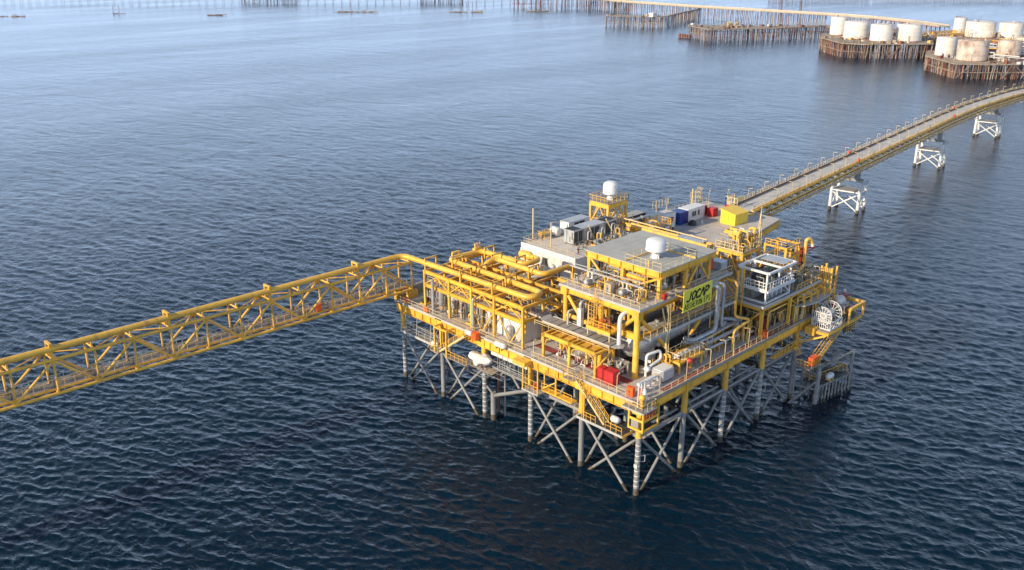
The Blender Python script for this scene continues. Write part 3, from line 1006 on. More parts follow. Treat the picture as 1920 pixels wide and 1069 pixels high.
part('railing', MB().rail([(5.7, 3.25, 20.04), (26.4, 3.25, 20.04)]), CREAM, mod)
part('railing', MB().rail([(5.7, 4.35, 20.04), (24.0, 4.35, 20.04)]), YEL, mod)
for x in (9.5, 14.8, 20):
    part('hanger', MB().beam((x, 3.4, 20), (x, 4.3, 23.2), .16).beam((x, 3.4, 17.4), (x, 3.4, 19.8), .14), CREAM, mod)
part('hanging_ladder', MB().ladder((9.4, 3.0, 16.6), (9.4, 3.0, 24.0), .45), CREAM, mod)
# roof storey
RX, RY = (10.0, 16.0, 21.6), (5.4, 11.8, 18.0)
for x in RX:
    for y in RY:
        part('roof_column', MB().beam((x, y, 24.1), (x, y, 27.3), .5, .5), YEL, mod)
for y in (4.95, 11.8, 18.3):
    for a, b in ((9.5, 15.9), (16.0, 22.6)):
        part('roof_beam', MB().ibeam((a, y, 27.75), (b, y, 27.75), .45, .95, .06), YEL, mod)
for x in (9.55, 22.4):
    part('roof_beam', MB().ibeam((x, 5.2, 27.74), (x, 18.1, 27.74), .45, .93, .06), YEL, mod)
for k in range(1, 6):
    part('roof_stiffener', MB().box(9.28, 9.83, 5.2 + k * 2.2 - .04, 5.2 + k * 2.2 + .04, 27.3, 28.15), YEL, mod)
rf = part('roof', MB().box(9.3, 22.7, 4.7, 18.6, 28.22, 28.32), ROOF, mod)
for k in range(4):
    part('roof_seam', MB().box(9.32, 22.68, 7.4 + k * 2.8, 7.45 + k * 2.8, 28.32, 28.335), ROOF, rf)
for p, q in (((10, 5.0, 27.2), (10, 11.2, 24.2)), ((18.8, 5.2, 27.4), (16.2, 5.2, 24.2)), ((18.8, 5.2, 27.4), (21.4, 5.2, 24.2)), ((10, 18, 27.2), (10, 14.8, 24.3))):
    part('roof_brace', MB().tube(p, q, .18, 9), YEL, mod)
part('railing', MB().rail([(9.4, 11.0, 28.32), (9.4, 6.9, 28.32)]), CREAM, mod)
part('railing', MB().rail([(9.4, 6.3, 28.32), (9.4, 4.85, 28.32)]), CREAM, mod)
part('railing', MB().rail([(9.5, 4.8, 28.32), (17.5, 4.8, 28.32), (17.5, 10.9, 28.32)]), CREAM, mod)
part('railing', MB().rail([(9.5, 11.0, 28.32), (13.0, 11.0, 28.32)]), CREAM, mod)
part('roof_kerb', MB().box(9.6, 17.4, 11.0, 11.12, 28.32, 28.5).box(17.38, 17.5, 4.9, 10.9, 28.32, 28.5), YEL, mod)
for k in range(16):
    y = 5.4 + k * .8
    part('safety_post', MB().beam((22.6, y, 28.32), (22.6, y, 28.75), .05), CREAM, mod)
part('ladder', MB().ladder((9.6, 7.4, 24.1), (9.6, 7.4, 29.4), .5, along='y'), YEL, mod)
part('cable_line', MB().tube((6.0, 18.6, 27.2), (7.0, 5.5, 27.0), .06, 6), GREYR, mod)
part('tray_line', MB().box(6.1, 6.5, 5.2, 18.4, 26.6, 26.72), GREYR, mod)
for y in (6, 12, 18):
    part('tray_post', MB().beam((6.3, y, 24.1), (6.3, y, 26.6), .1), YEL, mod)


def radome(label, x, y, z, r, h, ped, name='satellite_radome'):
    t = thing(name, label, 'radome', (x, y, z))
    z1 = z + ped
    part('dome', MB().lathe((x, y, z1), [(r * .3, -.12), (r * .75, -.05), (r * 1.02, .12), (r * 1.05, .22), (r * 1.0, .5), (r * .99, h * .72), (r * .9, h * .86), (r * .6, h * .965), (r * .25, h), (.02, h)], 36), WHITE, t)
    part('pedestal', MB().lathe((x, y, z), [(r * .42, 0), (r * .40, .12), (r * .30, ped * .55), (r * .22, ped - .1)], 14), WHITE, t)
    for a in (.4, 2.5, 4.6):
        c, s = math.cos(a), math.sin(a)
        part('strut', MB().beam((x + c * r * .5, y + s * r * .5, z), (x + c * r * .25, y + s * r * .25, z1 - .1), .12), WHITE, t)
    part('collar', MB().tube((x, y, z1 - .3), (x, y, z1 - .1), r * .27, 14), DARK, t)
    for k in range(2):
        part('vent', MB().box(x - .12 + r * .25, x + .12 + r * .25, y - r * .985, y - r * .93, z1 + .5 + k * .45, z1 + .68 + k * .45), STEEL, t)


radome('large white satellite radome on its pedestal on the grey-green module roof', 13.6, 9.0, 28.32, 1.42, 1.85, 1.05)

# big vessel under the module
bv = horizontal_vessel('separator_vessel', 'huge grey horizontal pressure vessel lying under the process module', 'pressure vessel', 17.2, 7.6, 15.2, 1.75, 20.4, 'x', VESS, sad=WHITE)
for x in (10.6, 23.8):
    part('saddle_block', MB().box(x - .5, x + .5, 6.2, 9.0, 14, 15.2), WHITE, bv)
for x in (8.5, 12.2, 16.4, 20.4, 24.4):
    part('band', MB().lathe((x, 7.6, 17.4), [(1.76, -.06), (1.79, -.05), (1.79, .05), (1.76, .06)], 22, 'x'), GALV, bv)
for x, z in ((11.2, 16.9), (19.6, 18.2)):
    part('manway', MB().tube((x, 6.0, z), (x, 5.7, z), .34, 14).tube((x, 5.72, z), (x, 5.64, z), .42, 14), WHITE, bv)
bv2 = horizontal_vessel('separator_vessel', 'second grey horizontal vessel further back under the process module', 'pressure vessel', 16, 14.6, 14, 1.5, 14, 'x', VESS)

# white and grey process ducts rising in front of the module
t = thing('white_riser', 'thick white pipe rising beside the near yellow column and bending into the module', 'pipe', (4.0, 7.2, 18.5))
part('pipe', MB().pipe([(4, 7.2, 18.0), (4, 7.2, 23.0), (7.5, 6.6, 23.0)], .3, 14, bend=1.1), WHITE, t)
t = thing('white_riser', 'short white boxed duct standing behind the cable tray left of the balcony', 'duct', (4.4, 14.6, 19))
part('duct', MB().box(4.1, 4.75, 14.3, 15.0, 19.0, 21.6), WHITE, t)
part('elbow', MB().pipe([(4.42, 14.65, 21.6), (4.42, 14.65, 22.5), (6.2, 14.65, 22.5)], .26, 10), GALV, t)
t = thing('grey_riser', 'thin grey pipe loop beside the far left module column', 'pipe', (4.4, 16.6, 14))
part('pipe', MB().pipe([(4.2, 16.8, 18.0), (4.2, 16.8, 20.6), (6, 16.6, 20.6)], .16, 9), GREYR, t)
t = thing('caged_ladder', 'tall yellow caged ladder tower in front of the module, between deck and upper floor', 'ladder', (4.0, 11.6, 20))
part('ladder', MB().ladder((4.2, 11.8, 20), (4.2, 11.8, 24.9), .5, along='y'), YEL, t)
m = MB()
for k in range(7):
    z = 20.6 + k * .6
    m.beam((4.2, 11.3, z), (3.5, 11.3, z), .05).beam((3.5, 11.3, z), (3.5, 12.3, z), .05).beam((3.5, 12.3, z), (4.2, 12.3, z), .05)
for y in (11.3, 11.8, 12.3):
    m.beam((3.5, y, 20.6), (3.5, y, 24.3), .05)
part('cage', m, YEL, t)
solo('ladder_pole', MB().ladder((9.9, 9.0, 24.1), (9.9, 9.0, 27.2), .6, along='y'), YEL, 'yellow ladder inside the upper storey near the corner column', 'ladder', (9.9, 9.0, 24.1))


# ---------------------------------------------------------------- the sign
def sign_board():
    t = thing('sign_board', 'yellow-green sign board lettered JOCAP ABSHERON EPS on the module side', 'sign', (15.3, 3.0, 21.6))
    x0, x1, y, z0, z1 = 12.1, 18.9, 2.75, 22.15, 25.25
    bd = part('board', MB().box(x0, x1, y, y + .06, z0, z1), SIGNY, t)
    part('frame', MB().beam((x0, y + .12, z0), (x1, y + .12, z0), .1, .1).beam((x0, y + .12, z1 - .1), (x1, y + .12, z1 - .1), .1, .1), YEL, t)
    for x in (x0 + .4, x1 - .4):
        part('bracket', MB().beam((x, y + .1, z0 + .3), (x, 4.4, z0 + .6), .1).beam((x, y + .1, z1 - 1), (x, 4.4, 24.3), .1), YEL, t)
    ink = mat('black_sign_ink', (0.012, 0.012, 0.012), .5, var=0.02)
    G = {
        'J': [[(.75, 1), (.75, .28), (.62, .06), (.35, 0), (.08, .06), (-.05, .12)]],
        'O': [[(.5, 1), (.15, .82), (.0, .5), (.15, .15), (.5, 0), (.85, .15), (1, .5), (.85, .85), (.5, 1)]],
        'C': [[(.95, .86), (.6, 1), (.18, .84), (0, .5), (.15, .14), (.55, 0), (.95, .16)]],
        'A': [[(0, 0), (.52, 1), (1.0, 0)]],
        'P': [[(.1, 0), (.1, 1), (.6, 1), (.88, .9), (.92, .72), (.85, .54), (.6, .46), (.1, .46)]],
        'a': [[(0, 0), (.5, 1), (1, 0)], [(.2, .35), (.8, .35)]],
        'B': [[(.1, 0), (.1, 1), (.65, 1), (.85, .85), (.8, .62), (.6, .53), (.1, .53)], [(.6, .53), (.9, .4), (.9, .15), (.65, 0), (.1, 0)]],
        'S': [[(.9, .85), (.6, 1), (.25, .95), (.1, .75), (.3, .56), (.7, .45), (.9, .25), (.7, .04), (.35, 0), (.05, .15)]],
        'H': [[(.1, 0), (.1, 1)], [(.9, 0), (.9, 1)], [(.1, .52), (.9, .52)]],
        'E': [[(.9, 1), (.1, 1), (.1, 0), (.9, 0)], [(.1, .52), (.75, .52)]],
        'R': [[(.1, 0), (.1, 1), (.65, 1), (.88, .85), (.88, .65), (.65, .5), (.1, .5)], [(.5, .5), (.92, 0)]],
        'N': [[(.1, 0), (.1, 1), (.9, 0), (.9, 1)]],
    }

    def word(txt, cx, zb, h, w, gap, th, shear):
        n = len(txt)
        total = sum((.55 if c == ' ' else 1) * w for c in txt) + gap * (n - 1)
        x = cx - total / 2
        for c in txt:
            if c != ' ':
                m = MB()
                for st in G[c]:
                    pts = [Vector((x + u * w + shear * v * h, y - .015, zb + v * h)) for u, v in st]
                    for i, (a, b) in enumerate(zip(pts, pts[1:])):
                        e = (b - a).normalized() * th * .3
                        m.beam(a - e, b + e, .03 + .0015 * i, th)
                part('letter', m, ink, bd)
            x += (.55 if c == ' ' else 1) * w + gap
    word('JOCAP', 15.35, 23.55, 1.2, .86, .16, .27, .28)
    word('aBSHERON EPS', 15.45, 22.45, .80, .38, .15, .085, 0.03)


sign_board()

# ================================================================ pipe rack on the far left half
rack = thing('pipe_rack', 'long yellow steel pipe rack over the left deck carrying looping pipes', 'pipe rack', (2, 34, 14))
RKY = (22.4, 28.5, 33.6, 38.8, 44.8)
RKX = (0.7, 4.9, 9.2, 13.4)
for y in RKY:
    for x in RKX:
        part('column', MB().beam((x, y, 14), (x, y, 20.6), .34, .34), YEL, rack)
for x in RKX:
    for a, b in zip(RKY, RKY[1:]):
        part('long_beam', MB().ibeam((x, a + .17, 20.4), (x, b - .17, 20.4), .36, .52, .06), YEL, rack)
        if x < 10:
            part('long_beam', MB().ibeam((x, a + .17, 18.15), (x, b - .17, 18.15), .36, .55, .06), YEL, rack)
for y in RKY:
    for a, b in zip(RKX, RKX[1:]):
        part('cross_beam', MB().ibeam((a + .17, y, 20.4), (b - .17, y, 20.4), .3, .45, .06), YEL, rack)
        part('cross_beam', MB().ibeam((a + .17, y, 18.15), (b - .17, y, 18.15), .3, .45, .06), YEL, rack)
for a, b in zip(RKY, RKY[1:]):
    part('infill_beam', MB().beam((.87, (a + b) / 2, 20.45), (4.73, (a + b) / 2, 20.45), .2, .3), YEL, rack)
    part('infill_beam', MB().beam((5.07, (a + b) / 2, 20.45), (9.03, (a + b) / 2, 20.45), .2, .3), YEL, rack)
    for x in (.7, 9.2):
        part('brace', MB().beam((x, (a + b) / 2, 20.1), (x, a + .2, 18.4), .16), YEL, rack)
        part('brace', MB().beam((x, (a + b) / 2, 20.1), (x, b - .2, 18.4), .16), YEL, rack)
for y in (22.4, 28.5):
    part('brace', MB().beam((.7, y + .2, 17.9), (.7, y + 2.6, 14.2), .16), YEL, rack)
    part('brace', MB().beam((.7, y + 5.0, 17.9), (.7, y + 2.8, 14.2), .16), YEL, rack)
part('plan_brace', MB().beam((.9, 22.6, 20.45), (4.7, 28.3, 20.45), .14).beam((.9, 33.4, 20.45), (4.7, 28.7, 20.45), .14).beam((.9, 33.8, 20.45), (4.7, 38.6, 20.45), .14), YEL, rack)
part('inner_floor', MB().box(1.0, 9.0, 29, 44.4, 18.42, 18.5), GRAT, rack)
part('inner_railing', MB().rail([(1.0, 44.4, 18.5), (1.0, 34, 18.5)]).rail([(9.0, 44.4, 18.5), (9.0, 29, 18.5)]), CREAM, rack)
# goal-post pipe supports on top
for (x0, x1) in ((.9, 3.2), (3.9, 6.1)):
    for y in ((44.8, 36.3, 29.1) if x0 < 2 else (41.6, 36.0, 29.3)):
        g_ = part('pipe_support', MB().beam((x0, y, 20.66), (x0, y, 22.55), .22).beam((x1, y, 20.66), (x1, y, 22.55), .22).beam((x0 - .12, y, 22.45), (x1 + .12, y, 22.45), .22, .2).beam((x0, y, 21.08), (x1, y, 21.08), .2, .2), YEL, rack)
for (x0, x1, y) in ((9.7, 11.9, 38.6), (9.7, 11.9, 30.2), (11.5, 13.6, 42.2), (11.5, 13.6, 34.9)):
    part('pipe_support', MB().beam((x0, y, 20.66), (x0, y, 22.55), .2).beam((x1, y, 20.66), (x1, y, 22.55), .2).beam((x0 - .12, y, 22.45), (x1 + .12, y, 22.45), .2).beam((x0, y, 21.08), (x1, y, 21.08), .2), YEL, rack)
part('pipe_stool', MB().beam((6.2, 44.3, 20.6), (6.2, 44.3, 22.2), .25).beam((7.7, 44.3, 20.6), (7.7, 44.3, 22.2), .25).beam((6.2, 44.3, 22.3), (7.7, 44.3, 22.3), .3), YEL, rack)
m = MB()
for k in range(3):
    m.tube((10.6 + k * .5, 43.6, 22.0), (10.6 + k * .5, 43.6, 23.1), .12, 7)
part('saddle_set', m.box(10.3, 11.9, 43.3, 43.9, 21.9, 22.3), YEL, rack)

PZ = 21.6
t = thing('looping_pipe', 'thick yellow pipe from the left footbridge doubling back over the front of the rack', 'pipe', (2, 34, PZ), 'thick yellow looping pipes')
ends = [(-104, 54.0, 21.55), (-60, 52.75, 21.55), (1.0, 50.75, PZ), (2.0, 49.6, PZ), (2.0, 22.4, PZ), (4.95, 22.4, PZ), (4.95, 43.9, PZ), (11.9, 43.4, PZ), (12.1, 33.4, PZ), (15.6, 33.4, PZ), (15.6, 35.4, PZ)]
part('pipe', MB().pipe([ends[0], ends[2], ends[4], ends[5], ends[6], ends[7], ends[8], ends[9], ends[10]], .43, 18, bend=1.5), YEL2, t)
part('end_vessel', MB().lathe((15.6, 35.4, PZ), [(.45, -.1), (.7, .3), (.7, 2.2), (.45, 2.6), (.02, 2.7)], 18, 'y'), YEL2, t)
t = thing('looping_pipe', 'thick yellow pipe rising, crossing the back of the rack and turning into the module', 'pipe', (10.7, 34, PZ), 'thick yellow looping pipes')
part('pipe', MB().pipe([(7.9, 38.4, 15), (7.9, 38.4, PZ), (10.75, 38.4, PZ), (10.75, 28.0, PZ), (17.5, 27.8, PZ), (17.5, 27.8, 16)], .43, 18, bend=1.3), YEL2, t)
for lab, pts, r in (('thin yellow pipe lying lengthwise inside the pipe rack, nearest the front', [(1.8, 44, 18.8), (1.8, 23, 18.8), (1.8, 23, 16)], .16),
                    ('middle yellow pipe lying lengthwise inside the pipe rack', [(3.0, 44, 18.8), (3.0, 24, 18.8), (3.0, 24, 15)], .2),
                    ('yellow pipe crossing the pipe rack under its top beams at the far end', [(1.2, 40, 19.6), (12.5, 40, 19.6), (12.5, 40, 15)], .2),
                    ('yellow pipe crossing the pipe rack under its top beams near the middle', [(1.2, 31.2, 19.6), (12.5, 31.2, 19.6)], .18),
                    ('yellow pipe dropping vertically at the back of the pipe rack', [(7.0, 42, 19.4), (7.0, 26, 19.4), (7, 26, 15)], .22)):
    t = thing('rack_pipe', lab, 'pipe', pts[0])
    part('pipe', MB().pipe(pts, r, 10), YEL2, t)

# ================================================================ cable tray and portal frames on the near left side
ct = thing('cable_tray', 'wide grey covered cable tray stepping along above the near left deck', 'cable tray', (4, 18, 18.6))
segs = [((4.4, 33.0), (4.4, 21.4), 2.1), ((3.7, 20.2), (3.7, 7.6), 2.3)]
cover = MB().box(-.98, .98, -.62, .62, -.04, .05).mesh('tray_cover')
for (a, b, w) in segs:
    x = a[0]
    n = int(abs(a[1] - b[1]) / 1.3)
    for side in (-w / 2 - .04, w / 2 + .04):
        part('side_rail', MB().beam((x + side, a[1], 18.55), (x + side, b[1], 18.55), .08, .28), GREYR, ct)
    for k in range(n):
        put('tray_cover', cover, GALV if k % 3 else GRAT, ct, (x, a[1] - (k + .5) * (a[1] - b[1]) / n, 18.58 + (.03 if k % 2 else 0)))
m = MB()
for dx in (-1, 1):
    m.pipe([(4.4 + dx * 1.05, 21.4, 18.55), (4.2 + dx * 1.05, 20.9, 18.3), (3.8 + dx * 1.05, 20.6, 18.3), (3.7 + dx * 1.05, 20.1, 18.55)], .06, 6)
m.add([(3.4, 21.4, 18.55), (5.4, 21.4, 18.55), (4.7, 20.1, 18.4), (2.7, 20.1, 18.4)], [(0, 1, 2, 3)])
part('step_cover', m, GALV, ct)
part('end_cover', MB().poly([(2.6, 7.5), (4.8, 7.5), (4.4, 6.4), (3.4, 6.0), (2.7, 6.6)], 18.5, 18.6), GALV, ct)
for y in (30.5, 26.5, 23.0, 20.6, 17.0, 13.0, 9.0):
    part('tray_bracket', MB().beam((2.6, y, 18.3), (5.4, y, 18.3), .12), YEL, ct)
part('outer_pipe_rail', MB().rail([(2.2, 21.5, 17.75), (2.2, 7.4, 17.75)], h=.75, sp=3.0, w=.07), CREAM, ct)
part('cable_bundle', MB().box(2.75, 4.6, 7.6, 20.0, 18.2, 18.4), BROWN, ct)

pf = thing('portal_frame', 'row of yellow portal frames with arched knees over the red deck walkway', 'frame', (2.6, 13.5, 14))
for y in (18.4, 13.4, 8.6):
    for x in (.9, 4.6):
        part('column', MB().beam((x, y, 14), (x, y, 17.6), .34, .34), YEL, pf)
    part('cross_beam', MB().ibeam((.5, y, 17.55), (5.0, y, 17.55), .3, .4, .05), YEL, pf)
for x in (.9, 4.6):
    for a, b in ((18.2, 13.6), (13.2, 8.8)):
        part('long_beam', MB().ibeam((x, a, 17.58), (x, b, 17.58), .34, .46, .06), YEL, pf)
        part('knee', MB().pipe([(x, a - .05, 16.0), (x, a - .35, 16.9), (x, a - 1.3, 17.3)], .07, 6), YEL, pf)
        part('knee', MB().pipe([(x, b + .05, 16.0), (x, b + .35, 16.9), (x, b + 1.3, 17.3)], .07, 6), YEL, pf)
for k in range(6):
    part('purlin', MB().beam((1.1, 17.4 - k * 1.6, 17.6), (4.4, 17.4 - k * 1.6, 17.6), .12, .2), YEL, pf)
part('ceiling_plate', MB().box(1.1, 4.4, 8.9, 18.1, 17.38, 17.44), YEL, pf)
part('end_knee', MB().pipe([(.9, 8.4, 15.6), (2.2, 8.2, 16.6), (3.8, 8.4, 17.3)], .2, 8), YEL, pf)

# ================================================================ left footbridge (box truss carrying the thick pipe)
br = thing('truss_footbridge', 'yellow tubular truss footbridge running off to the left over the sea', 'footbridge', (-20, 52.5, 15.5))
NX = [2.2 - 5.12 * k for k in range(21)]


def by(x):
    return 50.15 - 0.0335 * (x - 2.2)


ZB, ZT, BW = 15.5, 20.2, 3.5
for a, b in zip(NX, NX[1:]):
    for dy in (0, BW):
        part('bottom_chord', MB().tube((a, by(a) + dy, ZB), (b, by(b) + dy, ZB), .23, 12, caps=False), YEL, br)
        part('top_chord', MB().tube((a, by(a) + dy, ZT), (b, by(b) + dy, ZT), .23, 12, caps=False), YEL, br)
for k, x in enumerate(NX):
    y = by(x)
    for dy in (0, BW):
        part('post', MB().tube((x, y + dy, ZB + .2), (x, y + dy, ZT - .2), .15, 8, caps=False), YEL, br)
    part('top_strut', MB().tube((x, y + .2, ZT), (x, y + BW - .2, ZT), .12, 8, caps=False), YEL, br)
    part('bottom_strut', MB().tube((x, y + .2, ZB), (x, y + BW - .2, ZB), .12, 8, caps=False), YEL, br)
    if k % 3 == 2:
        part('pipe_support', MB().beam((x, y + .2, ZT), (x, y + .2, 22.35), .3, .24).beam((x, y + 1.55, ZT), (x, y + 1.55, 22.35), .3, .24).beam((x, y + .02, 22.3), (x, y + 1.72, 22.3), .34, .22).beam((x, y + .3, 21.0), (x, y + 1.45, 21.0), .25, .2), YEL, br)
    else:
        part('pipe_stool', MB().beam((x, y + .87, ZT), (x, y + .87, 21.1), .2), YEL, br)
for k, (a, b) in enumerate(zip(NX, NX[1:])):
    lo_first = (k % 2 == 0)
    for dy in (0, BW):
        p = (a, by(a) + dy, ZB + .15 if lo_first else ZT - .15)
        q = (b, by(b) + dy, ZT - .15 if lo_first else ZB + .15)
        part('diagonal', MB().tube(p, q, .17, 8, caps=False), YEL, br)
    part('plan_brace', MB().tube((a, by(a) + (0.2 if lo_first else BW - .2), ZT), (b, by(b) + (BW - .2 if lo_first else .2), ZT), .09, 6, caps=False), YEL, br)
X0, X1 = NX[-1], 4.0
for a, b in zip(NX, NX[1:]):
    part('walkway_plate', MB().beam((a - .02, by(a) + 2.1, ZB + .28), (b + .02, by(b) + 2.1, ZB + .28), 1.5, .06), GRAT, br)
    part('side_plate', MB().beam((a, by(a) + 1.05, ZB + .2), (b, by(b) + 1.05, ZB + .2), .35, .25), YEL, br)
    part('railing', MB().rail([(a, by(a) + 1.35, ZB + .3), (b, by(b) + 1.35, ZB + .3)], sp=1.28, w=.06), CREAM, br)
    part('railing', MB().rail([(a, by(a) + 2.85, ZB + .3), (b, by(b) + 2.85, ZB + .3)], sp=.85, w=.06, toe=True), GREYR, br)
    part('conduit', MB().tube((a, by(a) + 3.1, ZB + .75), (b, by(b) + 3.1, ZB + .75), .07, 6, caps=False), GREYR, br)
part('landing_step', MB().box(2.0, 5.5, 50.9, 53.0, 14.0, 15.7), GRAT, br)
part('bearing', MB().box(1.2, 3.2, 49.9, 50.5, 14.0, 15.25), YEL, br)
part('bearing', MB().box(1.2, 3.2, 53.3, 53.9, 12.8, 15.25), YEL, br)
cabinet('notice_cabinet', 'pale grey cabinet standing on the footbridge walkway near the platform end', 'cabinet', -1.6, 52.6, ZB + .32, .9, .5, 2.0, GALV)
cabinet('lifebuoy_box', 'orange lifebuoy box fixed to the footbridge railing halfway to the platform', 'lifebuoy box', -14.9, 52.0, ZB + .32, .7, .5, 1.2, ORANGE)
solo('hose_drum', MB().tube((-45.8, 54.0, 16.7), (-45.8, 54.25, 16.7), .28, 12).box(-45.95, -45.65, 54.05, 54.2, 15.8, 16.5), WHITE, 'small white drum on the footbridge railing towards the left end', 'drum', (-45.8, 54.1, 15.8))

# ================================================================ causeway bridge to the right
cw = thing('causeway_bridge', 'long road bridge with yellow truss sides running from the platform to the right', 'bridge', (150, 47, 12))
NL = [(86, 37.0), (147, 43.2), (232, 51.9), (262, 54.2), (303, 54.6), (345, 50.5), (420, 40)]
BWD = 5.6
dense = []
for (a, b) in zip(NL, NL[1:]):
    a, b = Vector((*a, 0)), Vector((*b, 0))
    n = max(1, round((b - a).length / 4.05))
    for i in range(n):
        dense.append(a.lerp(b, i / n))
dense.append(Vector((*NL[-1], 0)))
nrm = []
for i, p in enumerate(dense):
    d = (dense[min(i + 1, len(dense) - 1)] - dense[max(i - 1, 0)]).normalized()
    nrm.append(Vector((-d.y, d.x, 0)))
ZR = 15.0


def cpt(i, off, z):
    return dense[i] + nrm[i] * off + ZUP * z


NB = len(dense) - 1
slab = 3
for i in range(0, NB, slab):
    j = min(i + slab, NB)
    m = MB()
    vs = [cpt(i, 0.1, ZR), cpt(j, 0.1, ZR), cpt(j, BWD - .1, ZR), cpt(i, BWD - .1, ZR)]
    vs = [v - ZUP * .3 for v in vs] + vs
    m.add(vs, [(3, 2, 1, 0), (4, 5, 6, 7), (0, 1, 5, 4), (1, 2, 6, 5), (2, 3, 7, 6), (3, 0, 4, 7)])
    part('deck_slab', m, BRDECK, cw)
for i in range(NB):
    j = i + 1
    part('near_chord', MB().beam(cpt(i, 0, ZR - .15), cpt(j, 0, ZR - .15), .22, .42), YEL, cw)
    part('near_chord', MB().beam(cpt(i, -.1, 12.1), cpt(j, -.1, 12.1), .25, .28), YEL, cw)
    m = MB().beam(cpt(i, -.05, 12.2), cpt(i, -.05, ZR - .3), .18)
    m.beam(cpt(i, -.05, 12.2), cpt(j, -.05, ZR - .35), .15) if i % 2 else m.beam(cpt(i, -.05, ZR - .35), cpt(j, -.05, 12.2), .15)
    part('web_frame', m, YEL, cw)
    if i < 62:
        part('far_chord', MB().beam(cpt(i, BWD, ZR - .1), cpt(j, BWD, ZR - .1), .25, .5).beam(cpt(i, BWD, 12.1), cpt(j, BWD, 12.1), .25, .28), YEL, cw)
    part('cross_beam', MB().beam(cpt(i, 0.2, 13.9), cpt(i, BWD - .2, 13.9), .2, .5), YEL, cw)
    # pipes slung along the near side
for off, z, r, mm in ((-.55, 13.9, .2, YEL2), (-.6, 13.2, .15, YEL2), (-.5, 12.6, .18, YEL2), (.6, 12.9, .25, YEL2), (-.95, 12.95, .12, GALV)):
    pts = [cpt(i, off, z) for i in range(2, NB + 1, 3)]
    part('service_pipe', MB().pipe(pts, r, 7), mm, cw)
for i in range(2, NB, 1):
    if i < 62:
        part('pipe_bracket', MB().beam(cpt(i, -1.15, 12.45), cpt(i, .1, 12.45), .1, .12).beam(cpt(i, -1.1, 12.4), cpt(i, -1.1, 13.7), .1).box(*[v for ab in zip((cpt(i, -.75, 13.55)[:]), (cpt(i, -.4, 13.62) + Vector((.5, .3, 0)))[:]) for v in sorted(ab)]), YEL, cw)
for i in range(4, NB, 12):
    m = MB().pipe([cpt(i, -.6, 12.6), cpt(i, -2.2, 12.5), cpt(min(i + 1, NB), -2.2, 12.5), cpt(min(i + 1, NB), -.6, 12.6)], .12, 7)
    part('expansion_loop', m, GALV, cw)
for i in range(0, NB, 3):
    j = min(i + 3, NB)
    part('kerb', MB().beam(cpt(i, .35, ZR + .12), cpt(j, .35, ZR + .12), .16, .24), YEL, cw)
    part('railing', MB().rail([cpt(i, .18, ZR), cpt(j, .18, ZR)], sp=2, w=.06), CREAM, cw)
    part('barrier', MB().beam(cpt(i, BWD - .75, ZR + .35), cpt(j, BWD - .75, ZR + .35), .1, .4), BROWN, cw)
    part('footway', MB().beam(cpt(i, BWD - .35, ZR + .1), cpt(j, BWD - .35, ZR + .1), .55, .14), GRAT, cw)
    m = MB().rail([cpt(i, BWD - .05, ZR), cpt(j, BWD - .05, ZR)], sp=1.35, h=1.15, w=.07)
    part('railing', m, CREAM, cw)
    if i < 60:
        for k in range(2):
            q = cpt(i + k, BWD + .12, ZR + .5)
            part('outlet_box', MB().box(q.x - .16, q.x + .16, q.y - .09, q.y + .09, q.z, q.z + .5), GREYR, cw)
nf = nn = 0
for i in range(2, NB - 2):
    d = -nrm[i]
    if i % 2 == 0 and nf < 30 and i < 62:
        lamp(cpt(i, BWD - .3, ZR), d, '%s lamp post from the platform on the far side of the causeway bridge' % ORD[nf], 'lamp posts along the far side of the causeway', 2.7)
        nf += 1
    if i % 2 == 1 and nn < 28 and i < 50:
        lamp(cpt(i, .3, ZR), -d, '%s lamp post from the platform on the near side of the causeway bridge' % ORD[nn], 'lamp posts along the near side of the causeway', 2.5)
        nn += 1
for k, (i, off, lab) in enumerate(((17, BWD - .2, 'far railing nearest the platform'), (40, BWD - .2, 'far railing beyond the middle pier'), (15, -.1, 'near railing just before the first pier'), (36, -.1, 'near railing at the second pier'))):
    q = cpt(i, off, ZR + .2)
    cabinet('lifebuoy_box', 'orange lifebuoy box on the causeway %s' % lab, 'lifebuoy box', q.x, q.y, q.z, .7, .5, .8, ORANGE, 'orange lifebuoy boxes on the causeway')

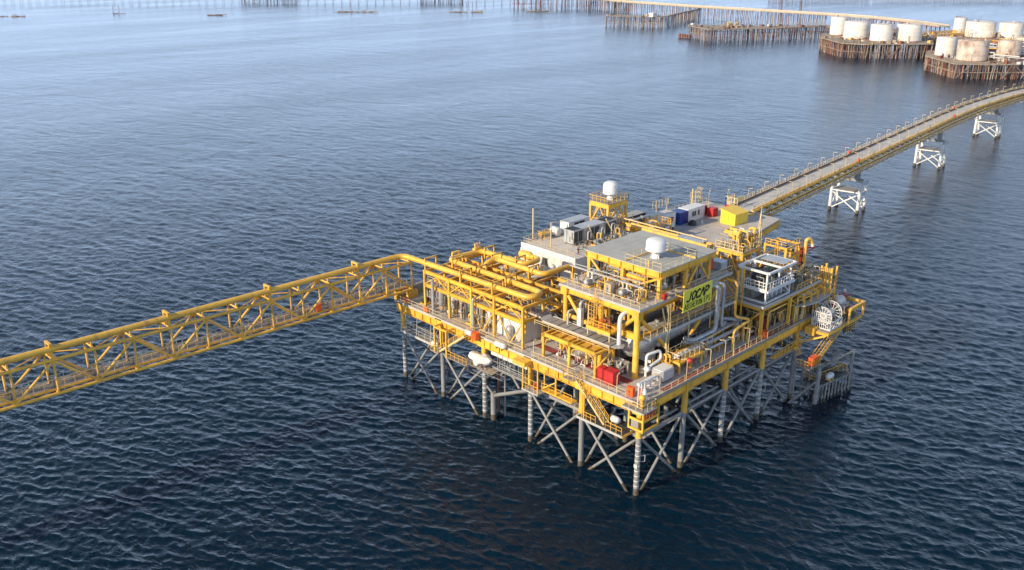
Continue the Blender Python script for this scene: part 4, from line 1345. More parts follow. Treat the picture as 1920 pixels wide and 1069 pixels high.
# white piers
for k, ((ax, ay), lab) in enumerate((((150.3, 51.2), 'nearest the platform'), ((219.3, 57.2), 'second from the platform'), ((285.2, 62.9), 'third from the platform'), ((346, 57), 'farthest from the platform at the picture edge'))):
    t = thing('bridge_pier', 'white four-legged braced pier under the causeway, %s' % lab, 'pier', (ax + 3, ay - 4, 0), 'white causeway piers')
    P4 = [(ax, ay), (ax + 1.0, ay - 7.6), (ax + 5.8, ay - 7.1), (ax + 5.2, ay + .6)]
    for x, y in P4:
        L = part('leg', MB().tube((x, y, .9), (x, y, 8.0), .46, 14), WHITE, t)
        part('splash_zone', MB().tube((x, y, -1.5), (x, y, .95), .475, 14), SPLASH, L)
        for b in range(6):
            part('marking_band', MB().tube((x, y, 1.5 + b), (x, y, 1.6 + b), .475, 14), GREYR, L)
    for a, b in ((0, 1), (1, 2), (2, 3), (3, 0)):
        (xa, ya), (xb, yb) = P4[a], P4[b]
        part('horizontal_brace', MB().tube((xa, ya, 5.6), (xb, yb, 5.6), .2, 9), WHITE, t)
        part('brace', MB().tube((xa, ya, 5.3), (xb + .15 * (xa - xb) * .3, yb + .04 * (ya - yb), .4), .17, 8), WHITE, t)
        part('brace', MB().tube((xb, yb, 5.3), (xa, ya, .4), .17, 8), WHITE, t)
    part('platform_grating', MB().poly([(P4[0][0] + .3, P4[0][1] - .3), (P4[1][0] + .3, P4[1][1] + .3), (P4[2][0] - .3, P4[2][1] + .3), (P4[3][0] - .3, P4[3][1] - .3)], 5.75, 5.85), GRAT, t)
    part('cap_beam', MB().beam(P4[1] + (8.0,), (P4[2][0], P4[2][1], 8.0), .8, .8).beam(P4[0] + (8.0,), (P4[3][0], P4[3][1], 8.0), .8, .8), GALV, t)
    part('cap_beam', MB().beam((ax + 1.6, ay + .6, 8.9), (ax + 2.5, ay - 7.4, 8.9), 1.2, .7), STEEL, t)
    for y in (ay - 1.8, ay - 5.8):
        part('bearing', MB().box(ax + 1.4, ax + 3.0, y - .5, y + .5, 9.2, 12.0), STEEL, t)

# ================================================================ rear deck: shelters, containers, tower
def container(name, label, x0, x1, y0, y1, h, m, ribs=8, grp=None, ribmat=None, z=14.0, cat='container', roof=None):
    t = thing(name, label, cat, ((x0 + x1) / 2, (y0 + y1) / 2, z), grp)
    b = part('body', MB().box(x0 + .06, x1 - .06, y0 + .06, y1 - .06, z + .15, z + h - .08), m, t)
    f = MB()
    for x in (x0, x1 - .12):
        for y in (y0, y1 - .12):
            f.box(x, x + .12, y, y + .12, z, z + h)
    for y in (y0, y1 - .12):
        f.box(x0 + .12, x1 - .12, y, y + .12, z + .02, z + .17).box(x0 + .12, x1 - .12, y, y + .12, z + h - .14, z + h - .01)
    for x in (x0, x1 - .12):
        f.box(x, x + .12, y0 + .12, y1 - .12, z + .02, z + .17).box(x, x + .12, y0 + .12, y1 - .12, z + h - .14, z + h - .01)
    part('corner_frame', f, ribmat or m, t)
    r = MB()
    for k in range(ribs):
        x = x0 + .3 + (x1 - x0 - .6) * (k + .5) / ribs
        r.box(x - .06, x + .06, y0 + .015, y0 + .06, z + .2, z + h - .18)
    for k in range(max(2, ribs // 2)):
        y = y0 + .3 + (y1 - y0 - .6) * (k + .5) / max(2, ribs // 2)
        r.box(x0 + .015, x0 + .06, y - .06, y + .06, z + .2, z + h - .18)
    if ribs:
        part('rib_set', r, m, b)
    part('roof_panel', MB().box(x0 + .03, x1 - .03, y0 + .03, y1 - .03, z + h - .02, z + h + .03), roof or m, t)
    return t


wc = container('white_container', 'long white site container with a rust-red hose station on its side', 60.5, 67.2, 43.9, 46.6, 3.2, WHITE, 0, roof=PALE)
part('door', MB().box(66.0, 66.9, 43.88, 43.95, 14.2, 16.3), WHITE, wc)
rs = thing('hose_station', 'red hose station with a red pipe against the white container', 'hose station', (62.2, 43.4, 14))
part('cabinet', MB().box(61.6, 62.9, 43.3, 43.8, 14.0, 16.0), REDD, rs)
part('pipe', MB().pipe([(62.9, 43.6, 15.6), (65.5, 43.6, 16.3), (66.0, 43.6, 16.3)], .14, 8), REDD, rs)
part('reel', MB().tube((65.3, 43.4, 15.9), (65.3, 43.7, 15.9), .4, 14), REDD, rs)
container('blue_container', 'deep blue shipping container on the rear deck', 68.3, 71.3, 43.6, 46.1, 2.65, BLUE, 9)
cb = container('white_cabin', 'white portable cabin with three dark windows on the rear deck', 71.4, 77.4, 43.7, 46.4, 2.75, WHITE, 0, cat='cabin')
for k, x in enumerate((72.9, 73.7, 75.0)):
    w = part('window', MB().box(x, x + .5, 43.66, 43.72, 15.1, 16.1), DARK, cb)
    part('sill', MB().box(x - .05, x + .55, 43.62, 43.72, 15.04, 15.1), GREYR, w)
part('trim_line', MB().box(71.5, 77.3, 43.68, 43.72, 15.0, 15.03), GREYR, cb)
container('red_container', 'small red deck box standing right beside the white cabin', 77.8, 79.4, 44.4, 46.2, 2.1, RED, 5, 'small red deck boxes')
container('red_container', 'small red deck box in front, nearest the yellow shelter', 78.6, 80.4, 42.3, 43.9, 1.85, RED, 5, 'small red deck boxes')
container('red_container', 'little red tool box behind the yellow shelter at the causeway gate', 84.6, 86.0, 42.3, 43.4, 1.3, RED, 4, 'small red deck boxes')
container('dark_container', 'dark open-sided container with a grey-green top beside the yellow tower', 57.5, 64.3, 49.6, 52.1, 2.5, DARK, 6, roof=ROOF)


def cover_heap():
    m = MB()
    g = random.Random(4)
    nu, nv = 16, 6
    vs = []
    for j in range(nv):
        f = j / (nv - 1)
        rr = math.cos(f * math.pi / 2) ** .7
        for i in range(nu):
            a = 2 * math.pi * i / nu
            w = 1 + g.uniform(-.16, .16)
            vs.append((70.9 + math.cos(a) * 1.0 * rr * w, 42.2 + math.sin(a) * .9 * rr * w, 14 + .95 * math.sin(f * math.pi / 2) * (1 + g.uniform(-.12, .12))))
    m.add(vs, [(j * nu + i, j * nu + (i + 1) % nu, (j + 1) * nu + (i + 1) % nu, (j + 1) * nu + i) for j in range(nv - 1) for i in range(nu)])
    m.add(vs[-nu:], [tuple(range(nu))])
    return m


solo('covered_heap', cover_heap(), BLACK, 'dark heap under a black cover between the blue container and the cabin', 'heap', (70.9, 42.2, 14))
solo('traffic_cone', MB().lathe((73.6, 41.6, 14), [(.3, 0), (.3, .05), (.2, .06), (.05, .7)], 10), WHITE, 'small white cone standing alone on the rear deck', 'cone', (73.6, 41.6, 14))

ys = thing('yellow_shelter', 'bright yellow sheet-clad shelter with a sloping roof beside the causeway', 'shelter', (79, 37, 14))
vs = [(76.3, 35.3, 14), (81.2, 35.3, 14), (81.2, 38.9, 14), (76.3, 38.9, 14), (76.3, 35.3, 16.45), (81.2, 35.3, 16.25), (81.2, 38.9, 16.9), (76.3, 38.9, 17.1)]
part('walls', MB().add(vs, [(0, 1, 5, 4), (1, 2, 6, 5), (2, 3, 7, 6), (3, 0, 4, 7)]), YBOX, ys)
part('roof', MB().add([(76.1, 35.1, 16.5), (81.4, 35.1, 16.28), (81.4, 39.1, 16.98), (76.1, 39.1, 17.2), (76.1, 35.1, 16.42), (81.4, 35.1, 16.2), (81.4, 39.1, 16.9), (76.1, 39.1, 17.12)], [(0, 1, 2, 3), (7, 6, 5, 4), (0, 4, 5, 1), (1, 5, 6, 2), (2, 6, 7, 3), (3, 7, 4, 0)]), YBOX, ys)
for x in (78.0, 79.6):
    part('seam', MB().box(x - .02, x + .02, 35.26, 35.3, 14.1, 16.2), YEL, ys)
part('corner_seam', MB().box(76.24, 76.3, 36.9, 36.95, 14.05, 16.6), YEL, ys)

# white building with flat roof
wb = thing('accommodation_block', 'white flat-roofed building at the back left of the platform', 'building', (34, 40, 14))
part('wall', MB().box(24.2, 43.5, 33.4, 46.2, 14.0, 19.3), WHITEW, wb)
part('parapet', MB().box(24.05, 24.2, 33.3, 46.3, 18.7, 19.75), WHITE, wb)
part('parapet', MB().box(24.2, 43.6, 46.2, 46.3, 19.0, 19.75), WHITE, wb)
part('roof', MB().box(24.2, 43.5, 33.4, 46.2, 19.3, 19.5), PALE, wb)
for k in range(9):
    y = 34.0 + k * 1.4
    part('wall_panel', MB().box(24.13, 24.2, y, y + 1.34, 14.1, 18.65), WHITEW, wb)
w = part('window', MB().box(24.05, 24.14, 39.8, 41.0, 16.8, 18.2), DARK, wb)
part('frame', MB().box(24.02, 24.06, 39.7, 41.1, 18.2, 18.3).box(24.02, 24.06, 39.7, 41.1, 16.7, 16.8), GREYR, w)
part('railing', MB().rail([(24.3, 33.6, 19.5), (24.3, 46.1, 19.5), (43, 46.1, 19.5)], sp=1.6), CREAM, wb)
part('ceiling_duct', MB().pipe([(24.0, 37, 15), (24.0, 37, 17.6), (24, 34, 17.6), (24, 34, 15)], .18, 8), GALV, wb)


def aircon(label, x0, x1, y0, y1, z, h, fans=True, m=GALV):
    t = thing('air_conditioning_unit', label, 'air conditioner', ((x0 + x1) / 2, (y0 + y1) / 2, z), 'grey air handling units on the flat roof')
    b = part('casing', MB().box(x0, x1, y0, y1, z + .15, z + h), m, t)
    part('base_frame', MB().box(x0 + .1, x1 - .1, y0 + .1, y1 - .1, z, z + .15), DARK, t)
    n = max(1, int((x1 - x0) / 1.2))
    for k in range(n):
        xa = x0 + (x1 - x0) * k / n
        if (k * 7 + n) % 3 != 1:
            part('grille', MB().box(xa + .12, xa + (x1 - x0) / n - .12, y0 - .03, y0, z + .4, z + h - .25), DARK, b)
        part('edge_post', MB().box(xa - .04, xa + .04, y0 - .06, y0 - .005, z + .1, z + h), GREYR, b)
    part('end_grille', MB().box(x0 - .03, x0, y0 + .25, y0 + .45, z + 1.0, z + h - .3).box(x0 - .03, x0, y0 + .8, y0 + .95, z + .5, z + h - 1.2), DARK, b)
    if fans:
        part('fan_opening', MB().box(x0 + .2, x1 - .2, y0 + .2, y1 - .2, z + h, z + h + .06), BLACK, t)
        part('fan_rim', MB().beam((x0, y0, z + h + .04), (x1, y0, z + h + .04), .1).beam((x0, y1, z + h + .04), (x1, y1, z + h + .04), .1), GALV, t)
    else:
        for k in range(n):
            part('lid', MB().box(x0 + (x1 - x0) * k / n + .02, x0 + (x1 - x0) * (k + 1) / n - .02, y0 - .05, y1 + .05, z + h, z + h + .07), GALV, t)
    return t


aircon('square grey air handling unit with a dark open fan top on the flat roof', 29.8, 32.2, 38.9, 41.2, 19.5, 2.6)
aircon('long grey air handling unit with panelled lid behind the square one', 32.4, 38.2, 38.9, 41.4, 19.5, 2.5, False)
aircon('dark-ended grey air handling unit at the right end of the flat roof', 38.4, 41.6, 38.9, 41.2, 19.5, 2.5)
aircon('white rounded air handling unit at the back of the flat roof', 33.2, 39.0, 43.2, 45.4, 19.5, 2.5, False, WHITE)
t = thing('roof_tank', 'small white rounded tank by the roof edge behind the grey units', 'tank', (31.6, 45.0, 19.5))
part('shell', MB().lathe((31.6, 45, 20.4), [(.02, -1.0), (.5, -.95), (.8, -.8), (.85, .8), (.5, .95), (.02, 1.0)], 16, 'y'), WHITE, t)
part('cradle', MB().box(31.1, 32.1, 44.4, 44.6, 19.5, 20.2).box(31.1, 32.1, 45.4, 45.6, 19.5, 20.2), GREYR, t)
solo('roof_pole', MB().beam((26.4, 41.2, 19.5), (26.4, 41.2, 24.0), .13).beam((26.4, 41.2, 23.9), (31.0, 41.2, 23.4), .1), CREAM, 'slim cream pole with a long side arm on the flat roof', 'pole', (26.4, 41.2, 19.5))
solo('roof_pole', MB().tube((27.4, 46.6, 19.5), (27.4, 46.6, 25.2), .14, 8), CREAM, 'plain cream pole standing at the flat roof back edge', 'pole', (27.4, 46.6, 19.5))
t = thing('roof_rack', 'low orange-yellow rack with railings at the left end of the flat roof', 'rack', (28.4, 45.4, 19.5))
part('frame', MB().rail([(27.8, 44.6, 19.5), (30.2, 44.6, 19.5), (30.2, 45.8, 19.5), (27.8, 45.8, 19.5)], h=1.5, sp=.6, closed=True), YEL, t)
part('top', MB().box(27.8, 30.2, 44.6, 45.8, 20.6, 20.68), YEL, t)
for k, (x, y) in enumerate(((32.6, 38.0), (35.6, 37.4), (38.4, 37.4))):
    solo('flue_pipe', MB().pipe([(x, y, 19.5), (x, y, 21.6 + .2 * k), (x + .9, y, 21.6 + .2 * k), (x + .9, y, 20.2)], .12, 8, bend=.4), GREYR, ('grey bent flue pipe standing in front of the square roof unit', 'grey bent flue pipe in front of the long roof unit', 'grey bent flue pipe by the dark-ended roof unit')[k], 'pipe', (x, y, 19.5))
pump_skid('rooftop_pump', 'small yellow-framed pump set on the flat roof in front of the units', 'pump', 33.5, 36.2, 19.5, 5)
pump_skid('rooftop_pump', 'small pump set on the flat roof right of the first, by the grey-green roof', 'pump', 38.2, 35.8, 19.5, 6, m2=YEL2)
solo('leaning_strut', MB().tube((34.6, 38.2, 19.6), (33.4, 38.6, 22.6), .13, 8), CREAM, 'cream strut leaning against the long roof unit', 'strut', (34.6, 38.2, 19.6))
solo('leaning_strut', MB().tube((39.8, 37.8, 19.6), (38.0, 38.5, 22.8), .13, 8), CREAM, 'cream strut leaning against the dark-ended roof unit', 'strut', (39.8, 37.8, 19.6))

# yellow tower with the second radome
tw = thing('radome_tower', 'yellow lattice tower carrying the smaller satellite radome at the back', 'tower', (49, 47, 14))
TX, TY = (46.2, 51.6), (44.8, 49.2)
for x in TX:
    for y in TY:
        part('column', MB().beam((x, y, 14), (x, y, 22.4), .45, .45), YEL, tw)
for (p, q) in (((46.2, 44.8), (51.6, 44.8)), ((46.2, 49.2), (51.6, 49.2)), ((46.2, 44.8), (46.2, 49.2)), ((51.6, 44.8), (51.6, 49.2))):
    part('top_beam', MB().beam((*p, 22.2), (*q, 22.2), .4, .9), YEL, tw)
    part('mid_beam', MB().beam((*p, 18.0), (*q, 18.0), .3, .45), YEL, tw)
    mx = ((p[0] + q[0]) / 2, (p[1] + q[1]) / 2, 22.0)
    part('brace', MB().beam((*p, 18.2), mx, .22), YEL, tw)
    part('brace', MB().beam((*q, 18.2), mx, .22), YEL, tw)
part('top_floor', MB().box(45.9, 51.9, 44.5, 49.5, 22.65, 22.75), GRAT, tw)
part('mid_floor', MB().box(45.9, 51.9, 44.5, 49.5, 18.22, 18.3), GRAT, tw)
part('railing', MB().rail([(45.9, 44.5, 22.75), (51.9, 44.5, 22.75), (51.9, 49.5, 22.75), (45.9, 49.5, 22.75)], sp=1.1, closed=True, w=.07), YEL, tw)
part('railing', MB().rail([(45.9, 49.5, 18.3), (45.9, 44.5, 18.3), (51.9, 44.5, 18.3)], sp=1.1, w=.07), YEL, tw)
radome('smaller white satellite radome on top of the yellow tower at the back', 48.8, 46.6, 22.75, 1.42, 2.5, 1.2)
t = thing('exhaust_duct', 'round grey exhaust duct with an open mouth inside the yellow tower', 'duct', (48, 46, 18.3))
part('duct', MB().tube((47.4, 46.2, 19.4), (45.6, 45.6, 19.6), .75, 18, caps=False), GALV, t)
part('mouth', MB().tube((45.62, 45.6, 19.6), (45.55, 45.58, 19.6), .62, 18), BLACK, t)
horizontal_vessel('silver_drum', 'shiny silver drum below the yellow tower, over the roof units', 'drum', 44.4, 42.6, 18.0, .8, 1.6, 'y', GALV)
t = thing('tower_pipework', 'bundle of yellow and silver pipes to the right of the yellow tower', 'pipework', (54, 44, 14))
pipework(t, (50, 58, 39, 45, 14.2, 19.0), 16, 31, [YEL2, YEL2, GALV], (.12, .3))
t = thing('open_tower', 'open yellow railed frame between the tower and the white container', 'frame', (57.5, 41, 14))
for x in (55.5, 59.5):
    for y in (39.5, 43):
        part('post', MB().beam((x, y, 14), (x, y, 18.2), .25), YEL, t)
part('railing', MB().rail([(55.5, 39.5, 17), (59.5, 39.5, 17), (59.5, 43, 17), (55.5, 43, 17)], sp=.7, h=1.2, closed=True, w=.08).rail([(55.5, 39.5, 14.8), (59.5, 39.5, 14.8)], sp=.7, w=.08), YEL, t)
part('floor', MB().box(55.4, 59.6, 39.4, 43.1, 16.9, 17.0), GRAT, t)
t = thing('antenna_mast', 'cream antenna mast with side frames behind the white cabin', 'mast', (84, 51, 14))
part('mast', MB().beam((81.0, 49.5, 14), (81.0, 49.5, 18.6), .26).beam((82.2, 49.5, 14), (82.2, 49.5, 18.2), .14), CREAM, t)
m = MB()
for z in (15.8, 16.8, 17.8):
    m.rail([(80.2, 48.6, z), (83.8, 48.6, z), (83.8, 50.2, z)], h=.6, sp=.9, w=.06)
part('side_frame', m, CREAM, t)
t = thing('antenna_mast', 'low cream frame aerial on the deck edge behind the white container', 'mast', (70, 50, 14))
part('mast', MB().rail([(67.0, 49.8, 16.6), (72.5, 49.8, 16.6)], h=1.6, sp=1.2, w=.07).beam((68.3, 49.8, 14), (68.3, 49.8, 18.2), .1).beam((72.0, 49.8, 14), (72.0, 49.8, 18.0), .1), CREAM, t)
for k, (x, y) in enumerate(((79.5, 49), (84.0, 47.2), (87.8, 44.8), (82.5, 40.8))):
    lamp((x, y, 14), Vector((-.5, -.8, 0)), 'tall lamp post on the rear deck, %s' % ('behind the left red box', 'behind the right red box', 'at the causeway gate', 'beside the yellow shelter')[k], 'rear deck lamp posts', 4.2)
t = thing('causeway_gate', 'cream gate frame with steps where the causeway meets the platform', 'gate', (87, 41, 14))
part('frame', MB().rail([(85.2, 40.6, 15), (85.2, 43.6, 15), (88.6, 43.6, 15)], h=2.2, sp=.8, w=.1).box(85.1, 88.7, 41.2, 41.4, 16.2, 17.2), CREAM, t)

# yellow pipe gallery along the front of the rear deck
t = thing('pipe_gallery', 'yellow pipe gallery with a cream top rail along the front of the rear deck', 'pipe gallery', (50, 30, 14))
for k in range(6):
    y = 23 + k * 3.6
    for x in (47.2, 49.6):
        part('column', MB().beam((x, y, 14), (x, y, 18.5), .3), YEL, t)
    part('cross_beam', MB().beam((47.2, y, 18.4), (49.6, y, 18.4), .3, .4), YEL, t)
for x in (47.2, 49.6):
    part('long_beam', MB().ibeam((x, 22.8, 18.45), (x, 41.2, 18.45), .3, .5, .05), YEL, t)
part('top_rail', MB().tube((47.0, 22.6, 20.4), (47.0, 41.4, 20.4), .13, 8), CREAM, t)
for k in range(4):
    part('rail_post', MB().beam((47.0, 23.4 + k * 5.6, 18.6), (47.0, 23.4 + k * 5.6, 20.4), .1), CREAM, t)
for k, (x, r, mm) in enumerate(((47.7, .3, YEL2), (48.4, .22, GALV), (49.0, .28, YEL2))):
    part('pipe', MB().tube((x, 22.8, 18.7 + r), (x, 41.2, 18.7 + r), r, 12), mm, t)
part('cover_sheet', MB().box(47.4, 49.4, 24.0, 29.6, 19.35, 19.42), GALV, t)
t = thing('fire_water_main', 'dark red fire main running behind the grey-green roof', 'pipe', (40, 24, 18))
part('pipe', MB().pipe([(33.5, 31.0, 14), (33.5, 31.0, 19.6), (33.5, 20.4, 19.6), (33.5, 20.4, 15)], .22, 10), REDD, t)
part('support', MB().beam((33.5, 24, 14), (33.5, 24, 19.4), .2).beam((33.5, 28, 14), (33.5, 28, 19.4), .2), YEL, t)

# ================================================================ right half: upper deck, white cage, tall pipe frame
ud = thing('upper_deck_frame', 'yellow upper deck on columns along the right edge of the platform', 'deck frame', (37, 4, 14))
for x in (28.9, 37.0, 45.4):
    for y in (.2, 8.4):
        part('column', MB().beam((x, y, 14), (x, y, 18.6), .45, .45), YEL, ud)
for y in (.2, 8.4):
    for a, b in ((28.9, 37.0), (37.0, 45.4)):
        part('long_beam', MB().ibeam((a + .23, y, 18.7), (b - .23, y, 18.7), .4, .7, .06), YEL, ud)
for x in (28.9, 32.9, 37.0, 41.2, 45.4):
    part('cross_beam', MB().ibeam((x, .45, 18.7), (x, 8.15, 18.7), .4, .68, .06), YEL, ud)
part('floor', MB().box(28.4, 46.0, -.2, 8.8, 19.06, 19.18), GRAT, ud)
part('edge_plate', MB().box(28.4, 46.0, -.28, -.2, 18.95, 19.35), GREYR, ud)
part('edge_plate', MB().box(28.32, 28.4, -.2, 8.8, 18.95, 19.35), GREYR, ud)
part('railing', MB().rail([(38.0, -.2, 19.18), (45.9, -.2, 19.18), (45.9, 8.6, 19.18)], sp=1.1, w=.07), YEL, ud)
part('railing', MB().rail([(28.5, 8.6, 19.18), (28.5, 5.4, 19.18)]), YEL, ud)
for p, q in (((28.9, .3, 18.3), (28.9, 3.4, 15.0)), ((37, .3, 18.3), (39.6, .3, 16.4)), ((37, 3.6, 18.3), (37, 6.6, 14.5)), ((29, 8.2, 18.3), (29, 5, 15))):
    part('brace', MB().beam(p, q, .22), YEL, ud)
for k in range(4):
    part('outer_bracket', MB().beam((38.6 + k * 2.1, -.3, 18.4), (38.6 + k * 2.1, -1.4, 18.4), .3, .25).beam((38.6 + k * 2.1, -1.35, 18.3), (38.6 + k * 2.1, -1.35, 16.6), .22), YEL, ud)
part('drip_tray', MB().poly([(37.5, -.6), (45.8, -.6), (45.8, -2.0), (42, -2.2), (38.4, -1.7)], 17.0, 17.15), GALV, ud)

# white chemical skid in its lifting frame
cg = thing('white_skid', 'white two-level framed skid full of dark equipment on the upper deck', 'skid', (33.4, 2.4, 19.2))
CX, CY = (29.8, 36.6), (.4, 4.6)
for x in CX:
    for y in CY:
        part('corner_post', MB().beam((x, y, 19.2), (x, y, 24.3), .24, .24), WHITE, cg)
part('middle_post', MB().beam((33.2, .4, 21.5), (33.2, .4, 24.2), .2).beam((33.2, 4.6, 21.5), (33.2, 4.6, 24.2), .2), WHITE, cg)
for z, h in ((19.35, .26), (21.35, .34), (24.25, .3)):
    o = .5 if z > 21 else 0
    part('ring_beam', MB().beam((CX[0] - o, CY[0] - o, z), (CX[1] + o, CY[0] - o, z), .3, h).beam((CX[0] - o, CY[1] + o, z), (CX[1] + o, CY[1] + o, z), .3, h).beam((CX[0] - o, CY[0] - o + .15, z), (CX[0] - o, CY[1] + o - .15, z), .3, h).beam((CX[1] + o, CY[0] - o + .15, z), (CX[1] + o, CY[1] + o - .15, z), .3, h), WHITE, cg)
part('top_cross', MB().beam((33.2, 0, 24.26), (33.2, 5, 24.26), .26, .3), WHITE, cg)
part('floor', MB().box(29.4, 37.0, 0, 5.0, 21.38, 21.44), GRAT, cg)
part('railing', MB().rail([(29.35, 5.0, 21.5), (29.35, -.05, 21.5), (37.05, -.05, 21.5), (37.05, 5.0, 21.5)], sp=.75, h=1.15, w=.09, toe=True), WHITE, cg)
for x, d in ((29.8, 1), (33.2, -1), (33.2, 1), (36.6, -1)):
    part('knee', MB().beam((x, .35, 23.3), (x + d * .8, .35, 24.1), .14), WHITE, cg)
part('gusset', MB().beam((36.5, .38, 19.6), (34.9, .38, 20.9), .14), WHITE, cg)
part('roof_sheet', MB().box(34.4, 36.9, .5, 4.5, 24.36, 24.42), GALV, cg)
horizontal_vessel('dark_drum', 'dark green drum on the upper floor of the white skid', 'drum', 35.2, 2.6, 21.46, .75, 1.8, 'y', GREEN)
horizontal_vessel('dark_drum', 'black coil drum on the upper floor of the white skid, left side', 'drum', 31.4, 2.8, 21.46, .8, 1.4, 'y', BLACK)
t = thing('skid_pipework', 'tangle of grey pipes and hoses on the upper floor of the white skid', 'pipework', (33, 2.5, 21.5))
pipework(t, (30.0, 36.4, .6, 4.4, 21.5, 23.4), 14, 8, [GALV, STEEL, BLACK], (.05, .12))
for k in range(8):
    x = 30.6 + k * .62
    solo('gas_bottle', MB().lathe((x, .85, 19.5), [(.02, 0), (.15, .02), (.15, .95), (.08, 1.1), (.05, 1.25)], 10), WHITE if k % 2 else GALV, '%s gas bottle from the left on the lower floor of the white skid' % ORD[k], 'gas bottle', (x, .85, 19.5), 'gas bottles in the white skid')
solo('dark_tank', MB().box(30.2, 36.2, 2.6, 4.2, 19.5, 20.9), FEND, 'dark grey rectangular tank filling the lower floor of the white skid', 'tank', (33.2, 3, 19.5))

# tall yellow pipe frame and red monitor at the right end of the upper deck
pt = thing('pipe_tower', 'tall yellow pipe frame with a swan-neck pipe at the right end of the deck', 'pipe frame', (43.6, 5.2, 19.2))
for x in (41.2, 45.2):
    for y in (4.0, 7.8):
        part('column', MB().beam((x, y, 19.2), (x, y, 24.6), .32), YEL, pt)
for z in (20.8, 22.6, 24.4):
    for p, q in (((41.2, 4.0), (45.2, 4.0)), ((41.2, 7.8), (45.2, 7.8)), ((41.2, 4.0), (41.2, 7.8)), ((45.2, 4.0), (45.2, 7.8))):
        part('ring_beam', MB().beam((*p, z), (*q, z), .2, .28), YEL, pt)
for k in range(5):
    part('vertical_pipe', MB().tube((41.6 + k * .8, 4.3 + .5 * (k % 2), 19.3), (41.6 + k * .8, 4.3 + .5 * (k % 2), 24.0), .17, 9), YEL2, pt)
part('ladder', MB().ladder((41.0, 5.6, 19.2), (41.0, 5.6, 24.6), .5, along='y'), YEL, pt)
part('top_railing', MB().rail([(41.2, 7.8, 24.5), (41.2, 4.0, 24.5), (45.2, 4.0, 24.5)], h=.9, sp=1, w=.07), YEL, pt)
part('brace', MB().beam((41.1, 3.9, 20.6), (39.4, 3.9, 19.2), .18), YEL, pt)
part('brace', MB().beam((38.9, 7.8, 19.2), (41.1, 7.8, 22.0), .2), YEL, pt)
t = thing('swan_neck_pipe', 'yellow swan-neck pipe curling over beside the tall pipe frame', 'pipe', (46.0, 3.0, 19.2))
part('pipe', MB().pipe([(45.8, 3.2, 20.9), (45.8, 3.2, 25.2), (46.6, 2.9, 25.2), (47.0, 2.7, 24.2)], .27, 12, bend=.55), YEL2, t)
part('low_pipe', MB().pipe([(41.0, 3.2, 20.6), (43.5, 2.6, 20.6), (45.8, 3.2, 20.9)], .27, 12, bend=.8), YEL2, t)
part('tip', MB().tube((46.95, 2.72, 24.3), (47.03, 2.68, 23.9), .32, 12), WHITE, t)
t = thing('red_monitor', 'dark red davit crane with a red boom at the right end of the upper deck', 'davit', (47.4, 4.2, 19.2))
part('base', MB().tube((47.6, 4.6, 18.4), (47.6, 4.6, 20.6), .35, 12), REDD, t)
part('body', MB().box(47.1, 48.1, 4.2, 5.0, 20.6, 23.0), REDD, t)
part('boom', MB().beam((46.6, 4.6, 23.2), (51.6, 4.6, 22.3), .3, .3).beam((47.6, 4.6, 22.0), (51.2, 4.6, 22.1), .14), RED, t)
part('railing', MB().rail([(46.1, 3.4, 19.2), (49.4, 3.4, 19.2), (49.4, 6.0, 19.2)], sp=.8, w=.07), CREAM, t)
part('floor', MB().box(46.0, 49.5, 3.3, 6.1, 19.05, 19.15), DARK, t)
solo('red_extinguisher', MB().lathe((41.0, 2.6, 19.2), [(.02, 0), (.25, .03), (.25, 1.3), (.15, 1.6), (.05, 1.65)], 10), RED, 'red upright extinguisher at the foot of the tall pipe frame', 'extinguisher', (41.0, 2.6, 19.2))
t = thing('yellow_frame_box', 'upright yellow slatted frame at the right corner of the upper deck', 'frame', (46.8, -.6, 17))
for x in (46.2, 47.8):
    for y in (-1.6, .2):
        part('post', MB().beam((x, y, 15.6), (x, y, 21.4), .26), YEL, t)
for k in range(6):
    part('slat', MB().box(46.1, 46.16, -1.5 + k * .3, -1.34 + k * .3, 17.2, 21.3), YEL, t)
    part('rung', MB().box(47.9, 48.3, -1.6, -1.5, 17.0 + k * .75, 17.1 + k * .75), YEL, t)
part('floor', MB().box(46.1, 48.0, -1.7, .3, 17.0, 17.2), YEL, t)

# middle yellow platform behind the skid
yp = thing('manifold_platform', 'raised yellow platform crowded with valves between the roof and the white skid', 'platform', (39, 10.8, 14))
PX, PY = (36.4, 41.4), (8.9, 13.4)
for x in PX:
    for y in PY:
        part('column', MB().beam((x, y, 14), (x, y, 23.4), .42), YEL, yp)
for z in (18.8, 23.4):
    for p, q in (((PX[0], PY[0]), (PX[1], PY[0])), ((PX[0], PY[1]), (PX[1], PY[1])), ((PX[0], PY[0]), (PX[0], PY[1])), ((PX[1], PY[0]), (PX[1], PY[1]))):
        part('beam', MB().beam((*p, z), (*q, z), .32, .6), YEL, yp)
part('floor', MB().box(36.0, 41.8, 8.5, 13.8, 23.72, 23.8), GRAT, yp)
part('railing', MB().rail([(36.05, 13.8, 23.8), (36.05, 8.55, 23.8), (41.75, 8.55, 23.8), (41.75, 13.8, 23.8)], sp=.9, w=.08, toe=True), CREAM, yp)
part('brace', MB().beam((36.4, 9.1, 19.1), (36.4, 11, 23), .2).beam((36.4, 13.2, 19.1), (36.4, 11.2, 23), .2).beam((36.6, 8.9, 19.1), (39, 8.9, 23), .2), YEL, yp)
t = thing('manifold', 'cluster of yellow valves and pipes on the raised yellow platform', 'manifold', (39, 11, 23.8))
pipework(t, (36.5, 41.3, 9.2, 13.2, 23.8, 26.6), 16, 12, [YEL2, YEL2, YEL2, GALV], (.1, .22))
for k in range(5):
    valve(t, (37 + k, 10.2 + (k % 2) * 1.6, 24.8), .28, YEL2, YEL, .9)
